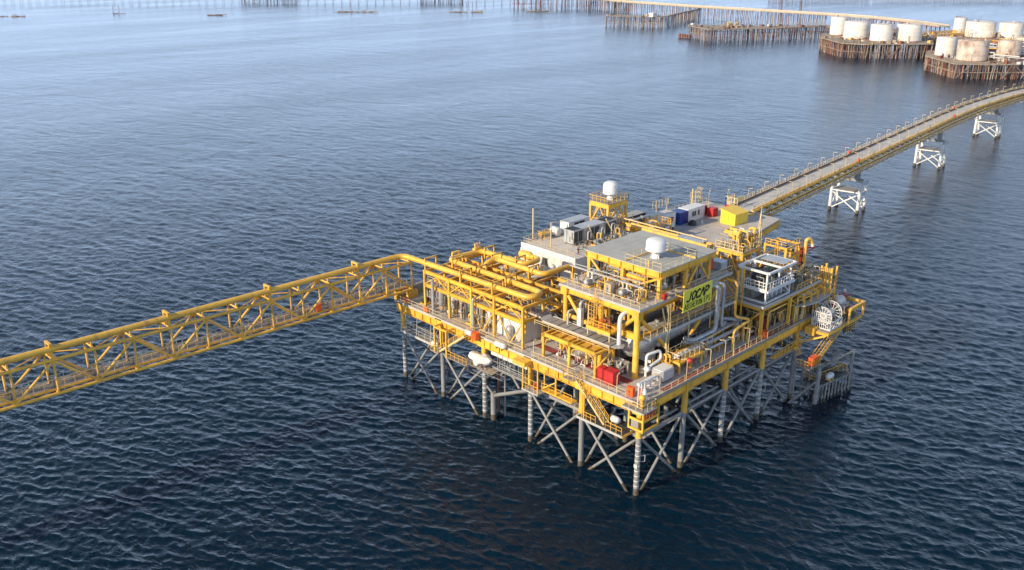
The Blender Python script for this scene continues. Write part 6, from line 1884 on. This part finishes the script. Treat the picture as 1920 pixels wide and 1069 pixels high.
# floors and girders between, seen through the frames
t = thing('right_deck_pipework', 'grey and yellow pipe runs crowding the right deck below the sign', 'pipework', (21, 3, 14))
pipework(t, (15.8, 28.2, 1.9, 4.9, 14.05, 17.2), 38, 131, [GALV, YEL2, GALV, STEEL, YEL2], (.08, .22))
t = thing('under_deck_pipework', 'bright yellow vertical pipe runs along the edge under the upper deck', 'pipework', (37, 2, 14))
pipework(t, (30, 46, .6, 4.5, 14.05, 18.3), 44, 133, [YEL2, YEL2, CREAM, BROWN], (.07, .2))
t = thing('edge_pipework', 'yellow and brown pipe runs outside the edge of the upper deck, towards the reel', 'pipework', (42, -1, 14))
pipework(t, (38.5, 46, -.6, .6, 14.05, 18.6), 22, 135, [YEL2, YEL, CREAM, BROWN], (.06, .16))
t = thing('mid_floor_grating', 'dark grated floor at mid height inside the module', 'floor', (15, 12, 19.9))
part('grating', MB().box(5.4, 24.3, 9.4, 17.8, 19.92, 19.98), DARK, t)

# lamp posts along the right edge and left edge of the main deck
for k, x in enumerate((3.2, 9.2, 14.8, 18.4, 20.6, 24.6, 34.0, 37.4)):
    lamp((x, -.55, 14), Vector((-.5, .85, 0)), '%s lamp post from the near corner along the right deck edge' % ORD[k], 'lamp posts along the right deck edge', 2.9 + .25 * (k % 2))
for k, y in enumerate((3.6, 9.4, 14.2, 19.0, 24.0)):
    lamp((-.55, y, 14), Vector((.9, .3, 0)), '%s lamp post from the near corner along the left deck edge' % ORD[k], 'lamp posts along the left deck edge', 2.7)
for k, (x, y) in enumerate(((33, 51), (41, 51), (20, 51), (55, 50.8))):
    lamp((x, y, 14), Vector((-.4, -.9, 0)), '%s lamp post along the hidden back deck edge' % ('second from the left', 'third from the left', 'leftmost', 'rightmost')[k] if False else ('lamp post on the back deck edge %s' % ('left of the flat roof building', 'behind the flat roof building', 'behind the pipe rack', 'behind the yellow tower')[k]), 'lamp posts along the back deck edge', 4.4)
for k, (x, y) in enumerate(((39.5, -.1), (42.4, -.1), (44.8, -.1))):
    lamp((x, y, 19.2), Vector((-.4, .9, 0)), '%s lamp post on the upper deck railing right of the white skid' % ('first', 'second', 'third')[k], 'lamp posts on the upper deck', 2.4)

# ================================================================ old pile platforms, storage tanks and trestles far behind
pile_me = MB().tube((0, 0, -1.5), (0, 0, 1), .5, 7).mesh('pile')     # unit pile: scaled in height


def pile_mesh(r, h, m, seed):
    me = MB().tube((0, 0, -1.5), (0, 0, h), r, 6, caps=False).mesh('pile')
    me.materials.append(m)
    return me


def inside(p, poly):
    x, y = p
    c = False
    for (x0, y0), (x1, y1) in zip(poly, poly[1:] + poly[:1]):
        if (y0 > y) != (y1 > y) and x < (x1 - x0) * (y - y0) / (y1 - y0) + x0:
            c = not c
    return c


def pile_platform(name, label, poly, zd, n_edge, n_in, seed, mats, deck_m=WOOD, clutter=0, cat='pile platform', dens=.68, thick=.35):
    g = random.Random(seed)
    cx = sum(p[0] for p in poly) / len(poly)
    cy = sum(p[1] for p in poly) / len(poly)
    t = thing(name, label, cat, (cx, cy, 0))
    part('deck', MB().poly(poly, zd - thick, zd), deck_m, t)
    mes = [pile_mesh(g.uniform(.17, .3), zd - thick, mm, k) for k, mm in enumerate(mats * 2)]
    per = [(a, b, math.dist(a, b)) for a, b in zip(poly, poly[1:] + poly[:1])]
    tot = sum(p[2] for p in per)
    for a, b, L in per:
        part('edge_beam', MB().beam((*a, zd - .2), (*b, zd - .2), .5, .5), WOOD, t)
        part('edge_beam', MB().beam((*a, zd * .45), (*b, zd * .45), .3, .3), mats[-1], t)
        k = max(2, int(n_edge * dens * L / tot))
        for i in range(k):
            f = (i + g.uniform(-.2, 1.2)) / k
            x, y = a[0] + (b[0] - a[0]) * f, a[1] + (b[1] - a[1]) * f
            x += (cx - x) * .02
            y += (cy - y) * .02
            o = put('pile', g.choice(mes), None, t, (x, y, 0))
            o.rotation_euler = (g.gauss(0, .05), g.gauss(0, .05), g.uniform(0, 3))
        for i in range(k // 5):
            f = g.uniform(.05, .85)
            f2 = min(1, f + 4.5 / L * g.choice((1, 1.4)))
            p = Vector((a[0] + (b[0] - a[0]) * f, a[1] + (b[1] - a[1]) * f, g.choice((.5, zd - 1.2))))
            q = Vector((a[0] + (b[0] - a[0]) * f2, a[1] + (b[1] - a[1]) * f2, zd - .9 if p.z < 1 else 1.0))
            part('brace', MB().tube(p, q, .16, 5, caps=False), g.choice(mats), t)
    xs, ys = [p[0] for p in poly], [p[1] for p in poly]
    c = 0
    while c < n_in:
        p = (g.uniform(min(xs), max(xs)), g.uniform(min(ys), max(ys)))
        if inside(p, poly):
            o = put('pile', g.choice(mes), None, t, (*p, 0))
            o.rotation_euler = (g.gauss(0, .03), g.gauss(0, .03), 0)
            c += 1
    c = 0
    while c < clutter:
        p = (g.uniform(min(xs), max(xs)), g.uniform(min(ys), max(ys)))
        if inside(p, poly):
            s, hh = g.uniform(.6, 2.4), g.uniform(.4, 1.6)
            m = MB()
            if g.random() < .5:
                m.box(p[0] - s, p[0] + s, p[1] - s * .5, p[1] + s * .5, zd, zd + hh)
            else:
                m.tube((p[0] - s * 2, p[1] - s, zd + .35), (p[0] + s * 2, p[1] + s, zd + .35), .3, 7)
            part('deck_scrap', m, g.choice([RUSTP, RUSTP2, WHITEW, GALV, RUSTR, YEL, WOOD]), t)
            c += 1
    return t


# grey oily sheds etc. come with the platforms; the tanks stand on them as things of their own
TA = [(510, 249), (485, 220.5), (489, 206), (522, 178), (556, 196), (546, 234), (536, 262)]
pile_platform('tank_jetty', 'rusty pile platform carrying the left group of white storage tanks', TA, 9.0, 150, 150, 1, [RUSTP, RUSTP2, RUSTR, RUSTP2], clutter=34, dens=1.05)
TB = [(464, 158.5), (437.5, 131), (447, 118), (474, 94), (520, 100), (512, 140), (490, 168)]
pile_platform('tank_jetty', 'rusty pile platform carrying the right group of stained storage tanks', TB, 8.0, 160, 130, 2, [RUSTP, RUSTP2, RUSTR, RUSTP2], clutter=34, dens=1.05)
TC = [(560, 196), (590, 215), (628, 214), (640, 170), (620, 128), (580, 130), (566, 160)]
pile_platform('tank_jetty', 'pile platform behind carrying the rear row of white tanks', TC, 8.0, 90, 30, 3, [RUSTP, RUSTR], clutter=22)


def tank(label, x, y, z, r, h, m, seed=0, ladder=True):
    t = thing('storage_tank', label, 'storage tank', (x, y, z), 'white oil storage tanks on the pile platforms')
    n = 4
    sh = None
    for k in range(n):
        s = part('shell_course', MB().lathe((x, y, z), [(r, h * k / n), (r, h * (k + 1) / n - .06), (r * .997, h * (k + 1) / n - .03), (r * .997, h * (k + 1) / n)], 36), m, t)
        sh = sh or s
    part('roof', MB().lathe((x, y, z + h), [(r * 1.012, -.1), (r * 1.012, .08), (r * .6, r * .07), (.1, r * .11)], 36), m if m is TANKR else WHITEW, t)
    g = random.Random(seed)
    mm = MB()
    for k in range(14):
        a = k * 2 * math.pi / 14
        p = Vector((x + math.cos(a) * r * .97, y + math.sin(a) * r * .97, z + h))
        mm.beam(p, p + ZUP * 1.1, .1)
        a2 = (k + 1) * 2 * math.pi / 14
        q = Vector((x + math.cos(a2) * r * .97, y + math.sin(a2) * r * .97, z + h))
        mm.beam(p + ZUP * 1.1, q + ZUP * 1.1, .1)
    part('roof_railing', mm, RUSTP2, t)
    for k in range(3):
        a, rr = g.uniform(0, 6.3), g.uniform(.2, .8) * r
        part('roof_fitting', MB().tube((x + math.cos(a) * rr, y + math.sin(a) * rr, z + h), (x + math.cos(a) * rr, y + math.sin(a) * rr, z + h + 1.3), .35, 8), g.choice([RUSTP, WHITEW, YEL]), t)
    part('base_ring', MB().lathe((x, y, z), [(r + .15, 0), (r + .15, .35), (r + .01, .36)], 36), RUSTP, t)
    return t


tank('leftmost white tank of the left group, partly hidden', 533.5, 248.5, 9, 5.6, 11.8, TANKW, 1)
tank('big white tank left of centre in the left group', 520.5, 229.3, 9, 8.0, 10.6, TANKW, 2)
tank('clean white tank, second from the right in the left group', 515.6, 209.6, 9, 7.0, 10.2, TANKW, 3)
tank('clean white tank at the right end of the left group', 528.5, 197.3, 9, 7.9, 10.2, TANKW, 4)
tank('cream-white tank at the left end of the right front group', 471.5, 150.5, 8, 5.6, 10.2, TANKW, 5)
tank('rust-blotched tank in the middle of the right front group', 460.5, 131.7, 8, 8.0, 10.4, TANKR, 6)
tank('heavily rusted tank at the right end of the front group', 471.0, 116.5, 8, 6.2, 10.8, TANKR, 7)
tank('narrow white tank at the left of the rear row', 616, 199, 8, 4.2, 10.5, TANKW, 8)
tank('wide white tank in the middle of the rear row', 600, 179, 8, 9.5, 9.8, TANKW, 9)
tank('white tank at the right of the rear row by the picture edge', 602, 160, 8, 7.6, 10.0, TANKW, 10)
# yellow pipe bridge between the groups, sheds and pipes behind
t = thing('yellow_pipe_bridge', 'yellow railed pipe bridge on trestle piles between the two tank groups', 'pipe bridge', (575, 195, 9))
part('span', MB().beam((552, 200, 10), (600, 188, 10), 3, 1.0), YEL, t)
part('railing', MB().rail([(552, 198.4, 10.5), (600, 186.4, 10.5)], h=2.2, sp=4, w=.3), YEL, t)
g6 = random.Random(77)
for k in range(30):
    f = (k + .5) / 30
    put('pile', pile_mesh(.3, 9.5, g6.choice([RUSTR, RUSTP, RUSTP2]), k), None, t, (552 + 48 * f + g6.uniform(-.6, .6), 200 - 12 * f + g6.uniform(-1.8, 1.8), 0))
for k, (x, y, w, d, h, mm, lab) in enumerate(((556, 222, 16, 5, 3.0, RUSTP2, 'long low rusty shed behind the left tank group'), (575, 232, 9, 5, 3.2, RUSTR, 'reddish shed behind the left tank group, right of the long one'), (487, 148, 4, 3, 3, WHITEW, 'small pale hut between the tank groups'), (575, 143, 8, 5, 4, WHITEW, 'pale hut at the far right behind the rusted tank'), (498, 122, 5, 4, 3.4, REDD, 'dark red hut right of the rusted tank'))):
    t = thing('platform_shed', lab, 'shed', (x, y, 8))
    part('wall', MB().box(x - w / 2, x + w / 2, y - d / 2, y + d / 2, 8, 8 + h), mm, t)
    part('roof', MB().add([(x - w / 2 - .3, y - d / 2 - .3, 8 + h), (x + w / 2 + .3, y - d / 2 - .3, 8 + h), (x + w / 2 + .3, y + d / 2 + .3, 8 + h), (x - w / 2 - .3, y + d / 2 + .3, 8 + h), (x - w / 2 - .3, y, 9.2 + h), (x + w / 2 + .3, y, 9.2 + h)], [(0, 1, 5, 4), (2, 3, 4, 5), (0, 4, 3), (1, 2, 5), (3, 2, 1, 0)]), RUSTP2, t)
t = thing('pipe_tangle', 'tangle of rusty pipes between the front tanks of the right group', 'pipework', (467, 124, 8))
pipework(t, (462, 482, 104, 140, 8.1, 13), 26, 201, [RUSTP, GALV, RUSTR, WHITEW], (.15, .35))
t = thing('pipe_tangle', 'tangle of pipes behind the right tanks at the picture edge', 'pipework', (520, 120, 8))
pipework(t, (486, 545, 98, 150, 8.1, 14), 30, 202, [RUSTP, GALV, YEL2, RUSTR], (.2, .4))

# mid-distance old platforms
P2 = [(525, 367), (508, 337), (556, 308), (602, 290), (606, 297), (566, 322), (546, 352), (532, 372)]
p2 = pile_platform('old_platform', 'derelict pile platform with dark rusty piles and a tan scrap heap', P2, 8.6, 190, 90, 4, [RUSTP, RUSTR, RUSTP2], clutter=34, thick=.5)
for k in range(5):
    part('fender_block', MB().box(516.4 + .5 * k, 518.4 + .5 * k, 368.5 - k * 1.9, 370.0 - k * 1.9, .2, 3.0 - .15 * k), RUSTR if k % 2 else RUSTP, p2)
t = thing('scrap_heap', 'tan heap of old machinery on the derelict pile platform', 'scrap heap', (537, 334, 8.6))
g7 = random.Random(9)
for k in range(26):
    x, y, z = 537 + g7.gauss(0, 5), 336 + g7.gauss(0, 5), 8.6 + abs(g7.gauss(0, 1.8))
    d = Vector((g7.uniform(-4, 4), g7.uniform(-4, 4), g7.uniform(-.5, 2.5)))
    part('scrap', MB().beam((x, y, z), Vector((x, y, z)) + d, g7.uniform(.3, 1.1)), g7.choice([WOOD, RUSTP2, WOOD, CREAM]), t)
P1 = [(556, 476), (560, 469), (578, 432), (588, 438), (572, 474), (563, 482)]
pile_platform('old_platform', 'small derelict pile platform with a white hut, left of the dark one', P1, 8.6, 70, 20, 5, [RUSTP2, RUSTP, RUSTP2], clutter=8)
t = thing('platform_shed', 'small white hut on the small derelict platform', 'shed', (575, 440, 8.6))
part('wall', MB().box(572.5, 578, 438, 442.5, 8.6, 11.6), WHITEW, t)
part('roof', MB().box(572.2, 578.3, 437.7, 442.8, 11.6, 11.9), WHITE, t)
P0 = [(695, 626), (727, 594), (760, 610), (725, 650), (660, 700), (652, 690)]
pile_platform('old_platform', 'large old pile platform at the top of the picture', P0, 10, 120, 30, 6, [RUSTP2, RUSTP, RUSTR], clutter=20)


def trestle(name, label, pts, w, zd, step, seed, mats, road, rows=3, as_parts=True, rail=None):
    g = random.Random(seed)
    t = thing(name, label, 'trestle', (*pts[len(pts) // 2], 0))
    mes = [pile_mesh(g.uniform(.18, .3), zd - .5, mm, k) for k, mm in enumerate(mats * 2)]
    joined = MB()
    for a, b in zip(pts, pts[1:]):
        a, b = Vector((*a, 0)), Vector((*b, 0))
        L = (b - a).length
        d = (b - a) / L
        nn = Vector((-d.y, d.x, 0))
        part('road_deck', MB().beam(a + ZUP * (zd - .2), b + ZUP * (zd - .2), w, .4), road, t)
        part('side_beam', MB().beam(a + nn * (w / 2 - .2) + ZUP * (zd - .7), b + nn * (w / 2 - .2) + ZUP * (zd - .7), .4, .6), mats[0], t)
        part('side_beam', MB().beam(a - nn * (w / 2 - .2) + ZUP * (zd - .7), b - nn * (w / 2 - .2) + ZUP * (zd - .7), .4, .6), mats[0], t)
        if rail:
            part('barrier', MB().beam(a + nn * (w / 2) + ZUP * (zd + .5), b + nn * (w / 2) + ZUP * (zd + .5), .3, .9).beam(a - nn * (w / 2) + ZUP * (zd + .5), b - nn * (w / 2) + ZUP * (zd + .5), .3, .9), rail, t)
        n = int(L / step)
        for i in range(n):
            for r_ in range(rows):
                off = (r_ / (rows - 1) - .5) * (w - .8) if rows > 1 else 0
                p = a + d * ((i + .5) * step + g.uniform(-.4, .4)) + nn * (off + g.uniform(-.2, .2))
                if as_parts:
                    o = put('pile', g.choice(mes), None, t, p)
                    o.rotation_euler = (g.gauss(0, .04), g.gauss(0, .04), 0)
                else:
                    joined.tube(p - ZUP * 1.5, p + ZUP * (zd - .5), .19, 5, caps=False)
    if not as_parts:
        o = part('pile_rows', joined, mats[0], t)
        o['kind'] = 'stuff'
    return t


trestle('road_trestle', 'long pale concrete road on a pile trestle crossing the background to the tanks', [(720, 640), (691.5, 566), (682, 471), (681, 392), (680.6, 330), (673, 289)], 9, 11, 5.2, 11, [RUSTP2, RUSTR, RUSTP2], ROAD, 4, True, ROAD)
trestle('road_trestle', 'nearer end of the pale road trestle running in behind the left tanks', [(673, 289), (655, 250), (632, 216)], 9, 11, 5.5, 12, [RUSTR, RUSTP2], ROAD, 3, True, ROAD)
trestle('foot_trestle', 'narrow pile trestle from the small platform to the pale road', [(588, 436), (640, 455), (688, 470)], 3, 9, 4.0, 13, [RUSTP2, RUSTP], WOOD, 3)
trestle('foot_trestle', 'narrow pile jetty from the dark derelict platform to the left tanks', [(602, 294), (585, 272), (556, 246)], 4, 8.4, 3.2, 14, [RUSTP, RUSTR], WOOD, 3)
# far line of trestle along the top of the picture
far = trestle('far_trestle', 'faint long pile trestle along the very top left of the picture', [(270, 1185), (500, 962), (726, 742), (790, 690)], 7, 10, 10, 15, [RUSTP, RUSTP], WOOD, 2, False)
trestle('far_trestle', 'faint dark pile trestle along the very top right of the picture', [(960, 560), (1050, 470), (1180, 348), (1300, 240)], 10, 9, 4, 16, [RUSTP, RUSTP], RUSTP2, 4, False)
pile_platform('old_platform', 'faint dark pile platform within the far trestle, top left of centre', [(486, 985), (532, 940), (545, 955), (500, 1000)], 9, 60, 10, 17, [RUSTP], clutter=6)
pile_platform('old_platform', 'faint dark pile platform within the far trestle, left of the large old one', [(640, 838), (676, 802), (690, 816), (655, 850)], 9, 60, 10, 18, [RUSTP], clutter=6)

# tall lattice masts beside the road trestle and small wrecks in the open water
for k, (x, y, h, lab) in enumerate(((700, 391, 27, 'tall dark lattice mast left of the tank groups'), (694, 368, 20, 'slightly lower dark lattice mast just right of the tall one'))):
    t = thing('lattice_mast', lab, 'mast', (x, y, 0))
    for s in ((-1, -1), (1, -1), (0, 1.2)):
        part('mast_leg', MB().beam((x + s[0] * 1.3, y + s[1] * 1.3, 0), (x + s[0] * .25, y + s[1] * .25, h), .3), RUSTP, t)
    m = MB()
    for q in range(6):
        z0, z1 = q * h / 6, (q + 1) * h / 6
        w0, w1 = 1.3 - 1.05 * q / 6, 1.3 - 1.05 * (q + 1) / 6
        m.beam((x - w0, y - w0, z0), (x + w1, y - w1, z1), .18).beam((x + w0, y - w0, z0), (x, y + w1 * 1.2, z1), .18)
    part('lacing', m, RUSTP, t)


def wreck(label, x, y, L, seed, mats, masts=0):
    g = random.Random(seed)
    t = thing('wreck', label, 'wreck', (x, y, 0))
    d = Vector((.716, -.698, 0))
    for k in range(int(L / 2.2)):
        p = Vector((x, y, g.uniform(-.2, .9))) + d * g.uniform(-L / 2, L / 2) + Vector((g.gauss(0, 1), g.gauss(0, 1), 0))
        part('spar', MB().beam(p, p + d * g.uniform(2, 7) + ZUP * g.uniform(-.3, .6), g.uniform(.4, 1.0)), g.choice(mats), t)
    for k in range(int(L / 3)):
        p = Vector((x, y, -1)) + d * g.uniform(-L / 2, L / 2)
        part('stump', MB().tube(p, p + ZUP * g.uniform(1.6, 3.4), .25, 6), g.choice(mats), t)
    for k in range(masts):
        p = Vector((x, y, -1)) + d * (k * 6 - 3)
        part('mast', MB().tube(p, p + ZUP * g.uniform(9, 12), .22, 6), RUSTP, t)


wreck('low dark wreck in open water, upper left of centre', 368, 828, 14, 1, [RUSTP, RUSTP], 0)
wreck('string of low tan wreckage in open water, upper middle', 494, 766, 42, 2, [WOOD, RUSTP2], 1)
wreck('tan wreckage with two short masts, upper middle right', 576, 686, 32, 3, [WOOD, RUSTP2], 3)
wreck('faint low wreckage at the upper left of the picture', 214, 957, 44, 4, [RUSTP, WOOD], 0)
wreck('pair of bare poles standing in open water, upper left', 306, 912, 8, 5, [RUSTP], 2)
wreck('low tan wreckage just left of the large old platform', 640, 640, 24, 6, [WOOD, RUSTP2], 2)

# ================================================================ small-bore piping, boxes and fittings too fine to pick apart
def fine_clutter(name, label, cat, bx, n, seed, mats, rmax=.075):
    """joined thin pipes, boxes, posts and hand wheels, one mesh per paint"""
    g = random.Random(seed)
    x0, x1, y0, y1, z0, z1 = bx
    t = thing(name, label, cat, ((x0 + x1) / 2, (y0 + y1) / 2, z0))
    bins = {m.name: (m, MB()) for m in mats}
    keys = [m.name for m in mats]
    for _ in range(n):
        m = bins[g.choice(keys)][1]
        p = Vector((g.uniform(x0, x1), g.uniform(y0, y1), z0))
        k = g.random()
        top = z0 + (z1 - z0) * g.uniform(.25, 1) ** 1.3
        if k < .5:
            r = g.uniform(.025, rmax)
            pts = [p, Vector((p.x, p.y, top))]
            q = pts[-1].copy()
            ax = g.choice((0, 1))
            lo, hi = ((x0, x1), (y0, y1))[ax]
            q[ax] = min(hi, max(lo, q[ax] + g.choice((-1, 1)) * g.uniform(.5, 3.0)))
            if abs(q[ax] - p[ax]) > .3:
                pts.append(q)
                if g.random() < .7:
                    pts.append(Vector((q.x, q.y, g.uniform(z0, top - .1))))
            m.pipe(pts, r, 6, bend=r * 2.5)
        elif k < .72:
            w, d, h = g.uniform(.12, .5), g.uniform(.12, .45), g.uniform(.15, .7)
            z = g.choice((z0, z0, g.uniform(z0, z1 - h)))
            m.box(p.x, p.x + w, p.y, p.y + d, z, z + h)
            if z > z0:
                m.beam((p.x + w / 2, p.y + d / 2, z0), (p.x + w / 2, p.y + d / 2, z), .06)
        elif k < .86:
            m.tube(p, (p.x, p.y, top), g.uniform(.04, .16), 8)
            m.tube((p.x, p.y, top - .1), (p.x, p.y, top), g.uniform(.1, .26), 8)
        else:
            c = Vector((p.x, p.y, z0 + g.uniform(.7, 1.4)))
            m.tube(p, c, .05, 6)
            hand_wheel(m, c, g.uniform(.18, .32), g.choice('xyz'))
    for mm, mb in bins.values():
        if mb.v:
            o = part('small_fittings', mb, mm, t)
            o['kind'] = 'stuff'
    return t


FM = [YEL2, GALV, STEEL, CREAM, YEL, BROWN, WHITE, DARK]
FG = [GALV, STEEL, BROWN, DARK, GREYR, YEL2, WHITE]
for nm, lab, bx, n, sd_, ms in (
    ('small_piping', 'thicket of small pipes and valves on the module upper floor under the roof', (10.4, 22, 6, 17.6, 24.1, 27.2), 190, 301, FG + [YEL2, CREAM]),
    ('small_piping', 'small pipes, boxes and valves on the open strip of the upper floor', (6.0, 9.8, 6.0, 17.8, 24.1, 26.0), 90, 302, FM),
    ('small_piping', 'small pipes on the mid level inside the module', (5.8, 24, 9.6, 17.4, 20, 23), 130, 303, FM),
    ('small_piping', 'small valves and boxes on the mid level balcony of the module', (3.6, 4.9, 8.5, 12.4, 20.0, 21.4), 26, 304, [YEL2, ORANGE, GALV, BROWN]),
    ('small_piping', 'small shaded piping on the deck around the foot of the module', (5.6, 13, 9.8, 18, 14.02, 18.6), 130, 305, FG),
    ('small_piping', 'small fittings on the right deck beside the big vessel', (8.6, 27, 1.6, 4.8, 14.02, 15.8), 130, 306, FM),
    ('small_piping', 'thicket of pipes and valves under the upper deck at the right', (29.4, 45.8, .9, 8.4, 14.02, 18.3), 260, 307, [YEL2, BROWN, STEEL, CREAM, YEL, DARK]),
    ('small_piping', 'small pipes on the upper deck behind the white skid', (37.4, 45.6, .4, 8.4, 19.2, 21.6), 150, 308, [YEL2, CREAM, STEEL, GALV, DARK]),
    ('small_piping', 'small pipes packed on both floors of the white skid', (29.9, 36.5, .7, 4.4, 21.46, 23.4), 70, 309, [GALV, STEEL, DARK, WHITE, GREEN]),
    ('small_piping', 'fine yellow piping on the raised valve platform', (36.3, 41.5, 8.9, 13.4, 23.8, 26.0), 90, 310, [YEL2, CREAM, GALV]),
    ('small_piping', 'fine yellow piping under the raised valve platform', (36.3, 41.5, 8.9, 13.4, 19.0, 23.2), 90, 311, [YEL2, GALV, WHITE, STEEL]),
    ('small_piping', 'crowded yellow pipes between the module and the raised valve platform', (27.0, 36.0, 9.2, 19, 14.02, 21.0), 200, 312, [YEL2, YEL, GALV, STEEL, CREAM]),
    ('small_piping', 'small pipes and valves on the left deck under the pipe rack', (1.2, 8.8, 30, 44.6, 14.02, 17.6), 190, 313, FG + [WHITE, YEL2]),
    ('small_piping', 'small pipes on the inner floor of the pipe rack', (1.2, 12.8, 23, 44.4, 18.5, 20.2), 120, 314, [YEL2, GALV, CREAM, YEL]),
    ('small_piping', 'small shaded pipes between the cable tray and the block tanks', (5.4, 13, 18.8, 29, 14.02, 17.4), 150, 315, FG),
    ('small_piping', 'crowded fittings in the yard behind the pipe rack', (13.6, 23.6, 28, 50, 14.02, 17.6), 170, 316, FM),
    ('small_piping', 'crowded fittings in the yard behind the module', (15, 46, 19.4, 32.6, 14.02, 18.4), 330, 317, FM),
    ('small_piping', 'fittings along the front of the rear deck before the containers', (47.4, 62, 26.5, 42.6, 14.02, 16.0), 150, 318, FM),
    ('small_piping', 'yellow fittings around the foot of the radome tower', (44, 59, 43, 50, 14.02, 18.0), 130, 319, [YEL2, YEL, GALV, CREAM]),
    ('small_piping', 'fittings on the upper floors of the radome tower', (46, 51.8, 44.6, 49.4, 18.3, 20.4), 60, 320, [YEL2, GALV, CREAM]),
    ('small_piping', 'low fittings on the flat roof round the grey units', (26.5, 42.5, 34.2, 38.6, 19.5, 20.8), 70, 321, [GALV, STEEL, CREAM, BROWN]),
    ('small_piping', 'small fittings beside the portal frames on the near left deck', (2.2, 4.6, 8.8, 18, 14.02, 15.0), 36, 322, [WHITE, GALV, CREAM]),
    ('small_piping', 'fittings on the hose reel platform beside the winch', (45.4, 51.4, -4.4, -1.3, 12.9, 15.2), 60, 323, [YEL2, STEEL, CREAM, DARK, REDD]),
    ('small_piping', 'pipe stubs and struts inside the boat landing cage', (41.6, 49.2, -4.6, -1.2, -.5, 4.6), 90, 324, [STEEL, DARK, SPLASH]),
    ('small_piping', 'conduits and fittings slung under the right deck edge', (28, 46, -.6, 3, 10.6, 12.6), 60, 325, [YEL, STEEL, DARK]),
):
    fine_clutter(nm, lab, 'pipework', bx, n, sd_, ms)
for nm, lab, bx, n, sd_, ms, rm in (
    ('rusty_fittings', 'clutter of rusty pipes and boxes between the left group of tanks', (500, 540, 192, 244, 9.0, 12.5), 110, 401, [RUSTP, RUSTP2, RUSTR, WOOD, WHITEW], .2),
    ('rusty_fittings', 'clutter of rusty pipes and sheds behind the left group of tanks', (540, 600, 190, 240, 9.0, 13.0), 130, 402, [RUSTP, RUSTP2, RUSTR, WOOD, WHITEW, YEL], .25),
    ('rusty_fittings', 'clutter of rusty pipes between the right front tanks', (450, 500, 100, 150, 8.0, 12.5), 120, 403, [RUSTP, RUSTP2, RUSTR, GALV, WHITEW], .2),
    ('rusty_fittings', 'clutter of rusty pipes in front of the rear row of tanks', (560, 630, 135, 205, 8.0, 13.5), 130, 404, [RUSTP, RUSTP2, RUSTR, WOOD, YEL], .25),
):
    g_ = random.Random(sd_ + 5)
    t_ = fine_clutter(nm, lab, 'pipework', bx, n, sd_, ms, rm)
    for k in range(16):
        x, y = g_.uniform(bx[0], bx[1]), g_.uniform(bx[2], bx[3])
        w, d, h = g_.uniform(1, 3.2), g_.uniform(1, 2.6), g_.uniform(.8, 2.6)
        part('deck_box', MB().box(x, x + w, y, y + d, bx[4], bx[4] + h), g_.choice(ms), t_)
# plate seams and drain covers on the open decks
sm = MB()
for k in range(14):
    sm.box(51 + k * 2.6, 51.03 + k * 2.6, 33 + k * .4, 50.4, 14.001, 14.012)
for k in range(6):
    sm.box(48, 87.5, 33.2 + k * 3, 33.23 + k * 3, 14.002, 14.014) if k > 1 else None
part('plate_seam', sm, GRAT, plat)['kind'] = 'stuff'

# ================================================================ haze
hz = MB().box(-15200, 15000, -15200, 15000, -3.0, 72.5)
hm_ = bpy.data.materials.new('haze_air')
hm_.use_nodes = True
_nt = hm_.node_tree
_nt.nodes.remove(_nt.nodes['Principled BSDF'])
_v = _nt.nodes.new('ShaderNodeVolumePrincipled')
_v.inputs['Color'].default_value = (0.86, 0.90, 0.97, 1)
_v.inputs['Density'].default_value = 0.00003
_v.inputs['Anisotropy'].default_value = 0.3
_nt.links.new(_v.outputs[0], _nt.nodes['Material Output'].inputs['Volume'])
haze = put('haze', hz.mesh('haze'), hm_)
haze['kind'] = 'stuff'
